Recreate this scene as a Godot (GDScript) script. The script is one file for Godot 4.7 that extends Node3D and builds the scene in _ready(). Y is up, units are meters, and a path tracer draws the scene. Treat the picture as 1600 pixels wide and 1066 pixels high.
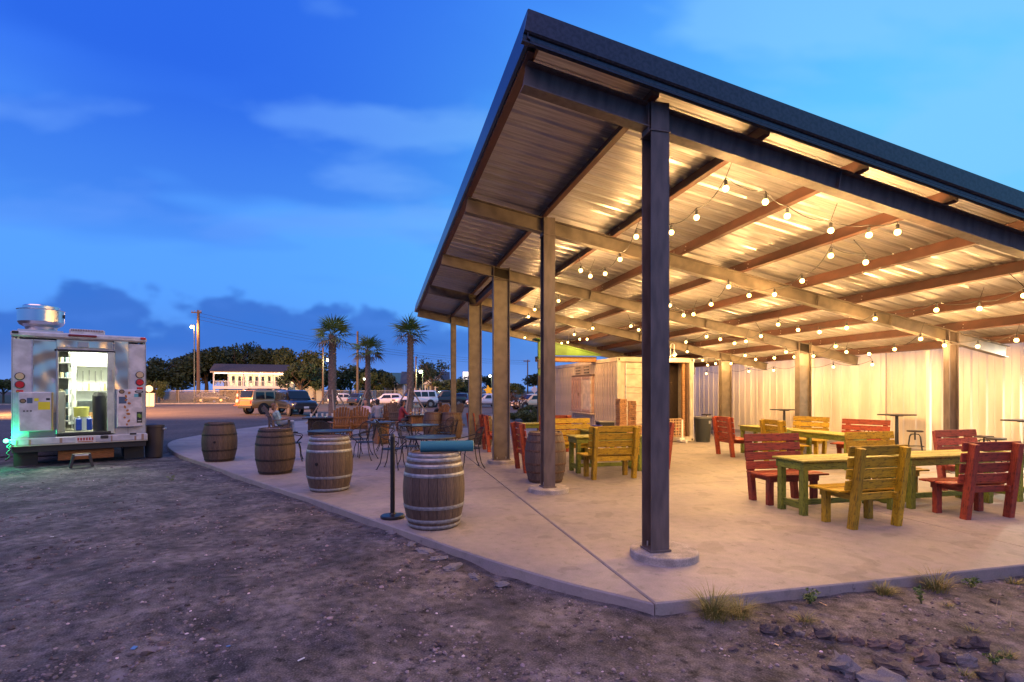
extends Node3D
# Open-air pavilion at dusk. x = along the rafters, -z = along the eave, y up, metres; the patio top is y = 0.

var rng := RandomNumberGenerator.new()
var taken := {}
var meshes := {}
var mats := {}
var texs := {}

const HB := 4.47      # underside of the rafters at the front column line
const SLOPE := 0.187
const G := -0.1       # ground level
const YAW := 0.2385


class MB:
	var v := PackedVector3Array()
	var n := PackedVector3Array()
	var c := PackedColorArray()
	var col := Color.WHITE
	var tint := false

	func tri(a: Vector3, b: Vector3, d: Vector3, out: Vector3, na := Vector3.ZERO, nb := Vector3.ZERO, nd := Vector3.ZERO) -> void:
		var g := (b - a).cross(d - a)
		if g.length_squared() < 1e-16:
			return
		var flip := g.dot(out) > 0.0
		var fl := g.normalized() * (1.0 if flip else -1.0)
		if na == Vector3.ZERO:
			na = fl
			nb = fl
			nd = fl
		if flip:
			v.append(a); v.append(d); v.append(b)
			n.append(na); n.append(nd); n.append(nb)
		else:
			v.append(a); v.append(b); v.append(d)
			n.append(na); n.append(nb); n.append(nd)
		if tint:
			c.append(col); c.append(col); c.append(col)

	func quad(a: Vector3, b: Vector3, d: Vector3, e: Vector3, out: Vector3) -> void:
		tri(a, b, d, out)
		tri(a, d, e, out)

	func squad(a: Vector3, b: Vector3, d: Vector3, e: Vector3, na: Vector3, nb: Vector3, nd: Vector3, ne: Vector3) -> void:
		var o := na + nb + nd + ne
		tri(a, b, d, o, na, nb, nd)
		tri(a, d, e, o, na, nd, ne)

	func box(ctr: Vector3, s: Vector3, b := Basis()) -> void:
		var h := s * 0.5
		for ax in 3:
			for sg in [-1.0, 1.0]:
				var o := Vector3.ZERO
				o[ax] = sg
				var p := Vector3.ZERO
				var q := Vector3.ZERO
				p[(ax + 1) % 3] = h[(ax + 1) % 3]
				q[(ax + 2) % 3] = h[(ax + 2) % 3]
				var m := o * h[ax]
				quad(ctr + b * (m - p - q), ctr + b * (m + p - q), ctr + b * (m + p + q), ctr + b * (m - p + q), b * o)

	func cbox(ctr: Vector3, s: Vector3, bev: float, b := Basis()) -> void:
		var h := s * 0.5
		bev = minf(bev, minf(h.x, minf(h.y, h.z)) * 0.6)
		for ax in 3:
			var a1 := (ax + 1) % 3
			var a2 := (ax + 2) % 3
			for sg in [-1.0, 1.0]:
				var o := Vector3.ZERO
				o[ax] = sg
				var p := Vector3.ZERO
				var q := Vector3.ZERO
				p[a1] = h[a1] - bev
				q[a2] = h[a2] - bev
				var m := o * h[ax]
				quad(ctr + b * (m - p - q), ctr + b * (m + p - q), ctr + b * (m + p + q), ctr + b * (m - p + q), b * o)
				for s2 in [-1.0, 1.0]:
					# edge between face (ax, sg) and face (a1, s2)
					var A := Vector3.ZERO
					A[ax] = sg * h[ax]
					A[a1] = s2 * (h[a1] - bev)
					var B := Vector3.ZERO
					B[ax] = sg * (h[ax] - bev)
					B[a1] = s2 * h[a1]
					var d := Vector3.ZERO
					d[a2] = h[a2] - bev
					var oo := Vector3.ZERO
					oo[ax] = sg
					oo[a1] = s2
					quad(ctr + b * (A - d), ctr + b * (A + d), ctr + b * (B + d), ctr + b * (B - d), b * oo)
					if ax == 0:
						for s3 in [-1.0, 1.0]:
							var e := Vector3(sg, s2, s3)
							tri(ctr + b * (e * Vector3(h.x, h.y - bev, h.z - bev)), ctr + b * (e * Vector3(h.x - bev, h.y, h.z - bev)), ctr + b * (e * Vector3(h.x - bev, h.y - bev, h.z)), b * e)

	func tube(path: Array, r0: float, sides := 6, r1 := -1.0, caps := true) -> void:
		if r1 < 0.0:
			r1 = r0
		var rings := []
		var side := Vector3.ZERO
		for i in path.size():
			var t: Vector3 = path[mini(i + 1, path.size() - 1)] - path[maxi(i - 1, 0)]
			t = t.normalized()
			if i == 0:
				side = t.cross(Vector3.UP if absf(t.y) < 0.9 else Vector3.RIGHT).normalized()
			else:
				side = (side - t * side.dot(t)).normalized()
			var up := side.cross(t)
			var r: float = lerpf(r0, r1, float(i) / maxf(1.0, path.size() - 1))
			var ring := []
			for k in sides:
				var a := TAU * k / sides
				ring.append([path[i] + (side * cos(a) + up * sin(a)) * r, side * cos(a) + up * sin(a)])
			rings.append(ring)
		for i in path.size() - 1:
			for k in sides:
				var A = rings[i][k]
				var B = rings[i][(k + 1) % sides]
				var C = rings[i + 1][(k + 1) % sides]
				var D = rings[i + 1][k]
				squad(A[0], B[0], C[0], D[0], A[1], B[1], C[1], D[1])
		if caps:
			for e in [0, path.size() - 1]:
				var o: Vector3 = path[e] - path[1 if e == 0 else e - 1]
				for k in range(1, sides - 1):
					tri(rings[e][0][0], rings[e][k][0], rings[e][k + 1][0], o)

	func lathe(prof: Array, segs: int, at := Vector3.ZERO, b := Basis(), smooth := true) -> void:
		for i in prof.size() - 1:
			var p: Vector2 = prof[i]
			var q: Vector2 = prof[i + 1]
			var d := q - p
			var no := Vector2(d.y, -d.x).normalized()
			for k in segs:
				var a0 := TAU * k / segs
				var a1 := TAU * (k + 1) / segs
				var u0 := Vector3(cos(a0), 0, sin(a0))
				var u1 := Vector3(cos(a1), 0, sin(a1))
				var n0 := b * (u0 * no.x + Vector3(0, no.y, 0))
				var n1 := b * (u1 * no.x + Vector3(0, no.y, 0))
				if not smooth:
					n0 = (n0 + n1).normalized()
					n1 = n0
				squad(at + b * (u0 * p.x + Vector3(0, p.y, 0)), at + b * (u1 * p.x + Vector3(0, p.y, 0)), at + b * (u1 * q.x + Vector3(0, q.y, 0)), at + b * (u0 * q.x + Vector3(0, q.y, 0)), n0, n1, n1, n0)

	func prism(poly: PackedVector2Array, length: float, x := Transform3D()) -> void:
		var m := Vector2.ZERO
		var area := 0.0
		for i in poly.size():
			var j := (i + 1) % poly.size()
			area += poly[i].cross(poly[j])
		var sg := 1.0 if area > 0 else -1.0
		var h := length * 0.5
		for i in poly.size():
			var a := poly[i]
			var b := poly[(i + 1) % poly.size()]
			var d := b - a
			var o := Vector3(d.y, -d.x, 0) * sg
			quad(x * Vector3(a.x, a.y, -h), x * Vector3(b.x, b.y, -h), x * Vector3(b.x, b.y, h), x * Vector3(a.x, a.y, h), x.basis * o)
		var t := Geometry2D.triangulate_polygon(poly)
		for i in range(0, t.size(), 3):
			for s in [-1.0, 1.0]:
				tri(x * Vector3(poly[t[i]].x, poly[t[i]].y, s * h), x * Vector3(poly[t[i + 1]].x, poly[t[i + 1]].y, s * h), x * Vector3(poly[t[i + 2]].x, poly[t[i + 2]].y, s * h), x.basis * Vector3(0, 0, s))

	# an open profile (x, y) drawn out along z, one face thick
	func strip(line: Array, length: float, out: Vector3, x := Transform3D()) -> void:
		var h := length * 0.5
		for i in line.size() - 1:
			var a: Vector2 = line[i]
			var b: Vector2 = line[i + 1]
			quad(x * Vector3(a.x, a.y, -h), x * Vector3(b.x, b.y, -h), x * Vector3(b.x, b.y, h), x * Vector3(a.x, a.y, h), x.basis * out)

	func ball(ctr: Vector3, r: Vector3, segs := 10, rings := 6) -> void:
		for i in rings:
			var t0 := PI * i / rings
			var t1 := PI * (i + 1) / rings
			for k in segs:
				var a0 := TAU * k / segs
				var a1 := TAU * (k + 1) / segs
				var d := [Vector3(sin(t0) * cos(a0), cos(t0), sin(t0) * sin(a0)), Vector3(sin(t0) * cos(a1), cos(t0), sin(t0) * sin(a1)), Vector3(sin(t1) * cos(a1), cos(t1), sin(t1) * sin(a1)), Vector3(sin(t1) * cos(a0), cos(t1), sin(t1) * sin(a0))]
				squad(ctr + d[0] * r, ctr + d[1] * r, ctr + d[2] * r, ctr + d[3] * r, (d[0] / r).normalized(), (d[1] / r).normalized(), (d[2] / r).normalized(), (d[3] / r).normalized())

	func done() -> ArrayMesh:
		var a := []
		a.resize(Mesh.ARRAY_MAX)
		a[Mesh.ARRAY_VERTEX] = v
		a[Mesh.ARRAY_NORMAL] = n
		if tint:
			a[Mesh.ARRAY_COLOR] = c
		var m := ArrayMesh.new()
		m.add_surface_from_arrays(Mesh.PRIMITIVE_TRIANGLES, a)
		return m


func P(u: float, v: float, h := 0.0) -> Vector3:
	return Vector3(u, h, -v)


func numbered(called: String) -> String:
	taken[called] = taken.get(called, -1) + 1
	return called if taken[called] == 0 else "%s_%03d" % [called, taken[called]]


func meta(o: Node, label: String, category: String, group := "") -> void:
	o.set_meta("label", label)
	o.set_meta("category", category)
	if group:
		o.set_meta("group", group)


func thing(called: String, label: String, category: String, at := Vector3.ZERO, turn := 0.0, group := "") -> Node3D:
	var o := Node3D.new()
	o.name = numbered(called)
	add_child(o)
	o.position = at
	o.rotation.y = turn
	meta(o, label, category, group)
	return o


func part(parent: Node, called: String, mesh: Mesh, m: Material, x := Transform3D(), label := "") -> MeshInstance3D:
	var o := MeshInstance3D.new()
	o.name = called
	o.mesh = mesh
	o.material_override = m
	o.transform = x
	parent.add_child(o, true)
	if label:
		o.set_meta("label", label)
	return o


func solo(called: String, label: String, category: String, mesh: Mesh, m: Material, x := Transform3D(), group := "") -> MeshInstance3D:
	var o := part(self, numbered(called), mesh, m, x)
	meta(o, label, category, group)
	return o


func struct(called: String, mesh: Mesh, m: Material, x := Transform3D(), kind := "structure") -> MeshInstance3D:
	var o := part(self, numbered(called), mesh, m, x)
	o.set_meta("kind", kind)
	return o


func dup(o: Node3D, at: Vector3, turn: float, label: String) -> Node3D:
	var base := str(o.name)
	var r := o.duplicate() as Node3D
	var k := base.rfind("_")
	if k > 0 and base.substr(k + 1).is_valid_int():
		base = base.substr(0, k)
	r.name = numbered(base)
	add_child(r)
	r.position = at
	r.rotation = Vector3(0, turn, 0)
	r.set_meta("label", label)
	return r


func T(at: Vector3, b := Basis()) -> Transform3D:
	return Transform3D(b, at)


func E(x := 0.0, y := 0.0, z := 0.0) -> Basis:
	return Basis.from_euler(Vector3(x, y, z))


func bx(s: Vector3, bev := 0.006) -> Mesh:
	var k := "b%.3f,%.3f,%.3f,%.3f" % [s.x, s.y, s.z, bev]
	if not meshes.has(k):
		var b := MB.new()
		if bev > 0.0:
			b.cbox(Vector3.ZERO, s, bev)
		else:
			b.box(Vector3.ZERO, s)
		meshes[k] = b.done()
	return meshes[k]


func cyl(r: float, h: float, segs := 16, r2 := -1.0) -> Mesh:
	var k := "c%.3f,%.3f,%d,%.3f" % [r, h, segs, r2]
	if not meshes.has(k):
		var b := MB.new()
		var top := r if r2 < 0 else r2
		var e := minf(0.006, minf(h * 0.2, r * 0.2))
		b.lathe([Vector2(0, 0), Vector2(r - e, 0), Vector2(r, e), Vector2(top, h - e), Vector2(top - e, h), Vector2(0, h)], segs)
		meshes[k] = b.done()
	return meshes[k]


func smooth_noise(sd: int, f: float, oct := 4) -> FastNoiseLite:
	var no := FastNoiseLite.new()
	no.seed = sd
	no.noise_type = FastNoiseLite.TYPE_SIMPLEX_SMOOTH
	no.frequency = f
	no.fractal_type = FastNoiseLite.FRACTAL_FBM
	no.fractal_octaves = oct
	return no


# grey patterns that multiply a material's own colour, or that serve as relief
func tex(kind: String) -> Texture2D:
	if texs.has(kind):
		return texs[kind]
	var t := NoiseTexture2D.new()
	t.width = 512
	t.height = 512
	t.seamless = true
	t.noise = smooth_noise(hash(kind) % 1000, {"fine": 0.03, "mottle": 0.008, "grain": 0.02, "stain": 0.006, "soil": 0.02, "rust": 0.012, "bump": 0.03, "soilbump": 0.03, "dents": 0.009}.get(kind, 0.02), 6 if kind in ["mottle", "soil", "soilbump", "stain"] else 4)
	var ends: Array = {"fine": [0.84, 1.0], "mottle": [0.82, 1.0], "grain": [0.76, 1.0], "stain": [0.87, 1.0], "soil": [0.5, 1.0], "rust": [0.68, 1.0]}.get(kind, [])
	if ends.size():
		var g := Gradient.new()
		g.offsets = PackedFloat32Array([0.22, 0.78])
		g.colors = PackedColorArray([Color(ends[0], ends[0], ends[0]), Color(ends[1], ends[1], ends[1])])
		t.color_ramp = g
	texs[kind] = t
	return t


# bigger computed patterns: old concrete with drips, grit and hairline cracks; compacted dirt with grit
func pattern(kind: String) -> ImageTexture:
	if texs.has(kind):
		return texs[kind]
	var n := 1024
	var sd := hash(kind) % 500
	var a := smooth_noise(sd, 0.005, 4).get_seamless_image(n, n).get_data()
	var b := smooth_noise(sd + 1, 0.03, 4).get_seamless_image(n, n).get_data()
	var c := smooth_noise(sd + 2, 0.22, 2).get_seamless_image(n, n).get_data()
	var d := smooth_noise(sd + 3, 0.006, 3).get_seamless_image(n, n).get_data()
	var e := smooth_noise(sd + 4, 0.013, 3).get_seamless_image(n, n).get_data()
	var out := PackedByteArray()
	out.resize(n * n * 3)
	var soil := kind == "dirt"
	for i in n * n:
		var x := a[i] / 255.0
		var y := b[i] / 255.0
		var z := c[i] / 255.0
		var v: float
		if kind == "worn":
			v = 0.84 + 0.18 * (x - 0.5) + 0.22 * (y - 0.5)
			if e[i] > 168:
				v -= 0.2 * minf(1.0, (e[i] - 168) / 12.0)
			if z > 0.74 and d[i] > 140:
				v += 0.2
			if y < 0.22:
				v -= 0.12
		elif soil:
			v = 0.72 + 0.55 * (x - 0.5) + 0.45 * (y - 0.5) * (0.5 + x) + 0.55 * (z - 0.5)
			if y < 0.36 and e[i] < 120:
				v -= 0.22 * (0.36 - y) / 0.2
			if z > 0.82:
				v += 0.35
		else:
			v = 0.89 + 0.12 * (x - 0.5) + 0.1 * (y - 0.5) + 0.1 * (z - 0.5)
			if d[i] < 78:
				v -= 0.07 * minf(1.0, (84 - d[i]) / 14.0)
			if y < 0.2:
				v -= 0.06
			if absi(e[i] - 128) < 1 and d[i] > 178:
				v -= 0.22
		var k := clampi(int(v * 255.0), 0, 255)
		out[i * 3] = k
		out[i * 3 + 1] = clampi(int(v * (254.0 - 8.0 * (y - 0.5))), 0, 255)
		out[i * 3 + 2] = clampi(int(v * (252.0 - 22.0 * (x - 0.5))), 0, 255)
	texs[kind] = ImageTexture.create_from_image(Image.create_from_data(n, n, false, Image.FORMAT_RGB8, out))
	return texs[kind]


func lin(r: float, g: float, b: float) -> Color:
	return Color(r, g, b).linear_to_srgb()


func mat(key: String, c: Array, rough := 0.8, metal := 0.0, kind := "", scale := Vector3.ONE, relief := "", cm := 0.0, world := false) -> StandardMaterial3D:
	if mats.has(key):
		return mats[key]
	var m := StandardMaterial3D.new()
	m.resource_name = key
	m.albedo_color = lin(c[0], c[1], c[2])
	m.roughness = rough
	m.metallic = metal
	if kind or relief:
		m.uv1_triplanar = true
		m.uv1_world_triplanar = world
		m.uv1_scale = scale
		m.uv1_triplanar_sharpness = 4.0
	if kind:
		m.albedo_texture = tex(kind)
	if relief:
		m.heightmap_enabled = true
		m.heightmap_texture = tex(relief)
		m.heightmap_scale = cm
	mats[key] = m
	return m


func detail(m: StandardMaterial3D, kind: String, scale: float) -> StandardMaterial3D:
	m.detail_enabled = true
	m.detail_albedo = tex(kind)
	m.detail_blend_mode = BaseMaterial3D.BLEND_MODE_MUL
	m.detail_uv_layer = BaseMaterial3D.DETAIL_UV_2
	m.uv2_triplanar = true
	m.uv2_world_triplanar = m.uv1_world_triplanar
	m.uv2_scale = Vector3.ONE * scale
	return m


func glow(key: String, c: Array, e: float) -> StandardMaterial3D:
	if not mats.has(key):
		var m := StandardMaterial3D.new()
		m.albedo_color = lin(c[0], c[1], c[2])
		m.emission_enabled = true
		m.emission = lin(c[0], c[1], c[2])
		m.emission_energy_multiplier = e
		m.roughness = 0.4
		mats[key] = m
	return mats[key]


func lamp(parent: Node, called: String, at: Vector3, c: Color, e: float, size := 0.05) -> OmniLight3D:
	var l := OmniLight3D.new()
	l.name = called
	l.light_color = c
	l.light_energy = e
	l.light_size = size
	l.omni_range = 60.0
	l.omni_attenuation = 2.0
	l.shadow_enabled = true
	parent.add_child(l, true)
	l.position = at
	return l


# a wooden board with its long side along local x
var wood_pick := 0
func wood(kind: String) -> StandardMaterial3D:
	wood_pick = (wood_pick * 7 + 3) % 11
	var k := wood_pick % 3
	var base: Array = {"red": [0.34, 0.052, 0.024], "orange_red": [0.42, 0.065, 0.018], "yellow": [0.54, 0.34, 0.006], "green": [0.23, 0.28, 0.026], "lime": [0.4, 0.38, 0.06], "pink": [0.42, 0.09, 0.07], "cedar": [0.36, 0.17, 0.07], "pine": [0.55, 0.28, 0.1], "grey": [0.26, 0.19, 0.14], "stave": [0.13, 0.075, 0.045], "dark": [0.05, 0.03, 0.02]}[kind]
	var f: float = [0.85, 1.0, 1.15][k]
	var m := mat("wood %s %d" % [kind, k], [base[0] * f, base[1] * f, base[2] * f], 0.62, 0.0, "grain", Vector3(0.4 + 0.12 * k, 2.6, 2.6), "grain", 0.12)
	m.albedo_texture = pattern("worn")
	return m


func plank(parent: Node, called: String, at: Vector3, s: Vector3, m: Material, b := Basis(), bev := 0.006) -> MeshInstance3D:
	return part(parent, called, bx(s, bev), m, T(at, b))


const UPRIGHT := Basis(Vector3(0, 1, 0), Vector3(-1, 0, 0), Vector3(0, 0, 1))   # long side x stands up
const ALONG := Basis(Vector3(0, 0, -1), Vector3(0, 1, 0), Vector3(1, 0, 0))     # long side x runs along z


func sky_texture() -> ImageTexture:
	var w := 1600
	var h := 800
	var im := Image.create(w, h, false, Image.FORMAT_RGBF)
	var puff := smooth_noise(11, 1.0, 5)
	var band := smooth_noise(5, 1.0, 4)
	var wisp := smooth_noise(29, 1.0, 6)
	var cs := cos(YAW)
	var sn := sin(YAW)
	for y in h:
		var el := (0.5 - (y + 0.5) / h) * PI
		var ed := rad_to_deg(el)
		for x in w:
			if ed < -3.0:
				im.set_pixel(x, y, Color(0.03, 0.035, 0.05))
				continue
			var a := (x + 0.5) / w * TAU
			var d := Vector3(sin(a) * cos(el), sin(el), -cos(a) * cos(el))
			# heading measured from the middle of the view, right positive
			var hx := d.x * cs + d.z * sn
			var hz := d.x * sn - d.z * cs
			var az := rad_to_deg(atan2(hx, hz))
			var e := maxf(ed, 0.0)
			var r := smoothstep(-34.0, 34.0, az) * (1.0 - smoothstep(95.0, 175.0, az))
			var left := Color(0.1, 0.26, 0.8).lerp(Color(0.1, 0.37, 1.05), smoothstep(0.0, 11.0, e)).lerp(Color(0.034, 0.17, 0.9), smoothstep(15.0, 29.0, e)).lerp(Color(0.018, 0.12, 0.72), smoothstep(30.0, 75.0, e))
			var right := Color(0.26, 0.5, 1.0).lerp(Color(0.14, 0.6, 1.08), smoothstep(0.0, 12.0, e)).lerp(Color(0.07, 0.32, 1.05), smoothstep(22.0, 44.0, e)).lerp(Color(0.035, 0.2, 0.9), smoothstep(44.0, 80.0, e))
			var c := left.lerp(right, r)
			# long soft bands
			var q := Vector3(d.x / (d.y + 0.22), 0.0, d.z / (d.y + 0.22))
			var b := band.get_noise_3d(q.x * 0.55 + q.z * 0.25, 3.1, q.z * 1.15)
			var fade := smoothstep(9.0, 18.0, e)
			c = c.lerp(Color(0.018, 0.12, 0.75), clampf(b * 2.0, 0.0, 0.5) * fade * (1.0 - 0.9 * r))
			var b2 := wisp.get_noise_3d(q.x * 0.9 + q.z * 0.7 + 4.0, 8.0, q.z * 2.2 - q.x * 0.6)
			c = c.lerp(Color(0.13, 0.34, 1.0).lerp(Color(0.24, 0.62, 1.0), r), clampf(b2 * 2.1 - 0.1, 0.0, 0.6) * fade)
			# cumulus bank low over the horizon
			var top := 7.9 + 4.0 * puff.get_noise_2d(az * 0.06, 0.0) + 4.2 * puff.get_noise_2d(az * 0.13, e * 0.22) - 3.0 * smoothstep(10.0, 40.0, az) - 5.0 * smoothstep(-48.0, -53.0, az)
			var m := smoothstep(0.0, 1.7, top - e)
			if m > 0.0:
				var sh := 0.5 + 0.5 * puff.get_noise_2d(az * 0.11 + 7.0, e * 0.35)
				var cc := Color(0.02, 0.115, 0.52).lerp(Color(0.065, 0.21, 0.74), sh)
				cc = cc.lerp(Color(0.2, 0.38, 0.95), smoothstep(5.0, 0.0, e) * 0.7)
				c = c.lerp(cc, m * (0.92 - 0.5 * r))
			im.set_pixel(x, y, c)
	return ImageTexture.create_from_image(im)


func _ready() -> void:
	rng.seed = 41
	# --- camera, sky, sun, exposure
	var cam := Camera3D.new()
	cam.name = "camera"
	cam.projection = Camera3D.PROJECTION_FRUSTUM
	cam.near = 0.1
	cam.far = 2000.0
	cam.size = 0.1 * 1066.0 / 830.0
	cam.frustum_offset = Vector2(0, 0.1 * 78.0 / 830.0)
	cam.position = P(-2.79, -5.08, 1.75)
	cam.rotation.y = -YAW
	add_child(cam)
	cam.current = true
	var env := Environment.new()
	env.background_mode = Environment.BG_SKY
	var sky := Sky.new()
	var pan := PanoramaSkyMaterial.new()
	pan.panorama = sky_texture()
	sky.sky_material = pan
	env.sky = sky
	env.background_energy_multiplier = 1.0
	env.tonemap_mode = Environment.TONE_MAPPER_LINEAR
	env.tonemap_exposure = 1.0
	env.sdfgi_enabled = true
	env.ssao_enabled = true
	env.ssil_enabled = true
	var we := WorldEnvironment.new()
	we.name = "world_environment"
	we.environment = env
	add_child(we)
	# the last warm light of the western sky, behind the photographer, very soft
	var sun := DirectionalLight3D.new()
	sun.name = "afterglow"
	sun.light_color = lin(1.0, 0.56, 0.42)
	sun.light_energy = 0.58
	sun.light_angular_distance = 60.0
	sun.shadow_enabled = true
	sun.sky_mode = DirectionalLight3D.SKY_MODE_LIGHT_ONLY
	add_child(sun)
	sun.look_at_from_position(Vector3(-6, 13, 9), Vector3.ZERO)
	build_ground()
	build_patio()
	build_pavilion()
	build_metal_building()
	build_container()
	build_truck()
	build_street()
	build_houses()
	build_trees()
	build_cars()
	build_string_lights()
	build_wood_furniture()
	build_barrels()
	build_iron_sets()
	build_lounge()
	build_bar_corner()
	build_games()
	build_rocks_and_weeds()


# ---------------------------------------------------------------- setting

func near_height(u: float, v: float, a: FastNoiseLite, b: FastNoiseLite) -> float:
	var track := exp(-pow(((u + 2.2) * 0.83 - (v + 4.0) * 0.55 + 0.85) / 1.5, 2.0))
	var y := G + 0.035 * a.get_noise_2d(u, v) + 0.018 * b.get_noise_2d(u, v) * (1.0 - 0.7 * track)
	# wheel ruts towards the truck
	var along := (u + 2.2) * 0.55 + (v + 4.0) * 0.83
	var across := (u + 2.2) * 0.83 - (v + 4.0) * 0.55
	y -= 0.03 * exp(-pow((across + 0.2) / 0.16, 2.0)) * (0.6 + 0.4 * sin(along * 2.0))
	y -= 0.026 * exp(-pow((across + 1.9) / 0.18, 2.0))
	return y


var relief_a := smooth_noise(3, 0.35, 4)
var relief_b := smooth_noise(4, 2.6, 4)

func soil_height(u: float, v: float) -> float:
	return near_height(u, v, relief_a, relief_b)


func build_ground() -> void:
	var s := MB.new()
	s.quad(P(-900, -300, -0.24), P(900, -300, -0.24), P(900, 1200, -0.24), P(-900, 1200, -0.24), Vector3.UP)
	struct("ground", s.done(), mat("far soil", [0.13, 0.1, 0.08], 0.95, 0.0, "soil", Vector3.ONE * 0.05, "", 0, true))
	# dirt and gravel yard in front of the patio, with real unevenness
	var u0 := -16.0
	var u1 := 16.0
	var v0 := -9.0
	var v1 := 14.0
	var nx := 300
	var nz := 220
	var verts := PackedVector3Array()
	var norms := PackedVector3Array()
	var idx := PackedInt32Array()
	for j in nz + 1:
		for i in nx + 1:
			var u := lerpf(u0, u1, float(i) / nx)
			var v := lerpf(v0, v1, float(j) / nz)
			var y := soil_height(u, v)
			y = lerpf(y, G - 0.1, smoothstep(12.4, 13.9, v))
			verts.append(P(u, v, y))
			var ex := soil_height(u + 0.05, v) - soil_height(u - 0.05, v)
			var ez := soil_height(u, v + 0.05) - soil_height(u, v - 0.05)
			norms.append(Vector3(-ex * 10.0, 1.0, ez * 10.0).normalized())
	for j in nz:
		for i in nx:
			var a := j * (nx + 1) + i
			idx.append_array(PackedInt32Array([a, a + nx + 1, a + 1, a + 1, a + nx + 1, a + nx + 2]))
	var arr := []
	arr.resize(Mesh.ARRAY_MAX)
	arr[Mesh.ARRAY_VERTEX] = verts
	arr[Mesh.ARRAY_NORMAL] = norms
	arr[Mesh.ARRAY_INDEX] = idx
	var am := ArrayMesh.new()
	am.add_surface_from_arrays(Mesh.PRIMITIVE_TRIANGLES, arr)
	var soil := mat("yard soil", [0.195, 0.172, 0.178], 0.95, 0.0, "soil", Vector3.ONE * 0.24, "soilbump", 2.2, true)
	soil.albedo_texture = pattern("dirt")
	detail(soil, "mottle", 0.9)
	struct("gravel_yard", am, soil)
	# asphalt lot
	var lot := MB.new()
	lot.quad(P(-150, 12.9, G - 0.004), P(120, 12.9, G - 0.004), P(120, 78, G - 0.004), P(-150, 78, G - 0.004), Vector3.UP)
	struct("parking_lot", lot.done(), detail(mat("asphalt", [0.15, 0.12, 0.11], 0.85, 0.0, "mottle", Vector3.ONE * 0.06, "", 0, true), "soil", 0.9))
	var kerb := MB.new()
	kerb.cbox(P(-15, 78.1, G + 0.02), Vector3(270, 0.28, 0.2), 0.03)
	struct("kerb", kerb.done(), mat("kerb concrete", [0.33, 0.31, 0.29], 0.9, 0.0, "mottle", Vector3.ONE * 0.4, "", 0, true))
	var lawn := MB.new()
	lawn.quad(P(-150, 78.2, G + 0.12), P(120, 78.2, G + 0.12), P(120, 300, G + 0.12), P(-150, 300, G + 0.12), Vector3.UP)
	struct("grass_verge", lawn.done(), mat("grass", [0.05, 0.08, 0.025], 0.95, 0.0, "soil", Vector3.ONE * 0.2, "", 0, true), Transform3D(), "stuff")
	# gravel scattered over the dirt
	scatter("gravel", 16000, 0.004, 0.018, mat("pebbles", [0.18, 0.15, 0.15], 0.9), false)
	scatter("clods", 1500, 0.012, 0.035, mat("clods", [0.1, 0.08, 0.078], 0.95), true)


func pebble_mesh(sd: int, rough := 0.25, segs := 7, rings := 5) -> ArrayMesh:
	var no := smooth_noise(sd, 0.9, 3)
	var b := MB.new()
	var f := func(i: int, k: int) -> Vector3:
		var t := PI * i / rings
		var a := TAU * (k % segs) / segs
		var d := Vector3(sin(t) * cos(a), cos(t) * 0.75, sin(t) * sin(a))
		return d * (1.0 + rough * 2.2 * no.get_noise_3dv(d * 1.4))
	for i in rings:
		for k in segs:
			var p: Vector3 = f.call(i, k)
			var q: Vector3 = f.call(i, k + 1)
			var r: Vector3 = f.call(i + 1, k + 1)
			var s: Vector3 = f.call(i + 1, k)
			b.tri(p, q, r, p + q + r)
			b.tri(p, r, s, p + r + s)
	return b.done()


func on_patio(u: float, v: float) -> bool:
	if v > -1.18 and u > -0.7:
		return true
	return Geometry2D.is_point_in_polygon(Vector2(u, v), patio_outline(0.06))


func scatter(called: String, count: int, r0: float, r1: float, m: Material, clumped: bool) -> void:
	var mm := MultiMesh.new()
	mm.transform_format = MultiMesh.TRANSFORM_3D
	mm.use_colors = true
	m.vertex_color_use_as_albedo = true
	mm.mesh = pebble_mesh(9, 0.3, 6, 4)
	var where := []
	var no := smooth_noise(77, 0.9, 3)
	var ring := patio_outline(0.06)
	var tries := 0
	while where.size() < count and tries < count * 8:
		tries += 1
		# denser near the camera, where single stones can be seen
		var dist := 1.2 + 15.0 * pow(rng.randf(), 1.7)
		var ang := -YAW + rng.randf_range(-0.95, 0.95)
		var u := -2.79 - sin(ang) * dist
		var v := -5.08 + cos(ang) * dist
		if v > 12.0 or u > -0.62 and v > -1.15 or Geometry2D.is_point_in_polygon(Vector2(u, v), ring):
			continue
		if no.get_noise_2d(u, v) + rng.randf_range(-0.25, 0.25) < (0.12 if clumped else -0.05):
			continue
		where.append(Vector2(u, v))
	mm.instance_count = where.size()
	for i in where.size():
		var p: Vector2 = where[i]
		var r := lerpf(r0, r1, pow(rng.randf(), 3.0))
		var b := E(rng.randf() * 6.0, rng.randf() * 6.0, rng.randf() * 6.0).scaled(Vector3(r * rng.randf_range(0.8, 1.4), r * 0.7, r))
		mm.set_instance_transform(i, Transform3D(b, P(p.x, p.y, soil_height(p.x, p.y) + r * 0.1)))
		var k := rng.randf_range(0.45, 1.5) * (3.0 if rng.randf() < 0.04 else 1.0)
		mm.set_instance_color(i, Color(k, k * rng.randf_range(0.92, 1.0), k * rng.randf_range(0.9, 1.05)))
	var o := MultiMeshInstance3D.new()
	o.name = called
	o.multimesh = mm
	o.material_override = m
	o.set_meta("kind", "stuff")
	add_child(o)


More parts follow.
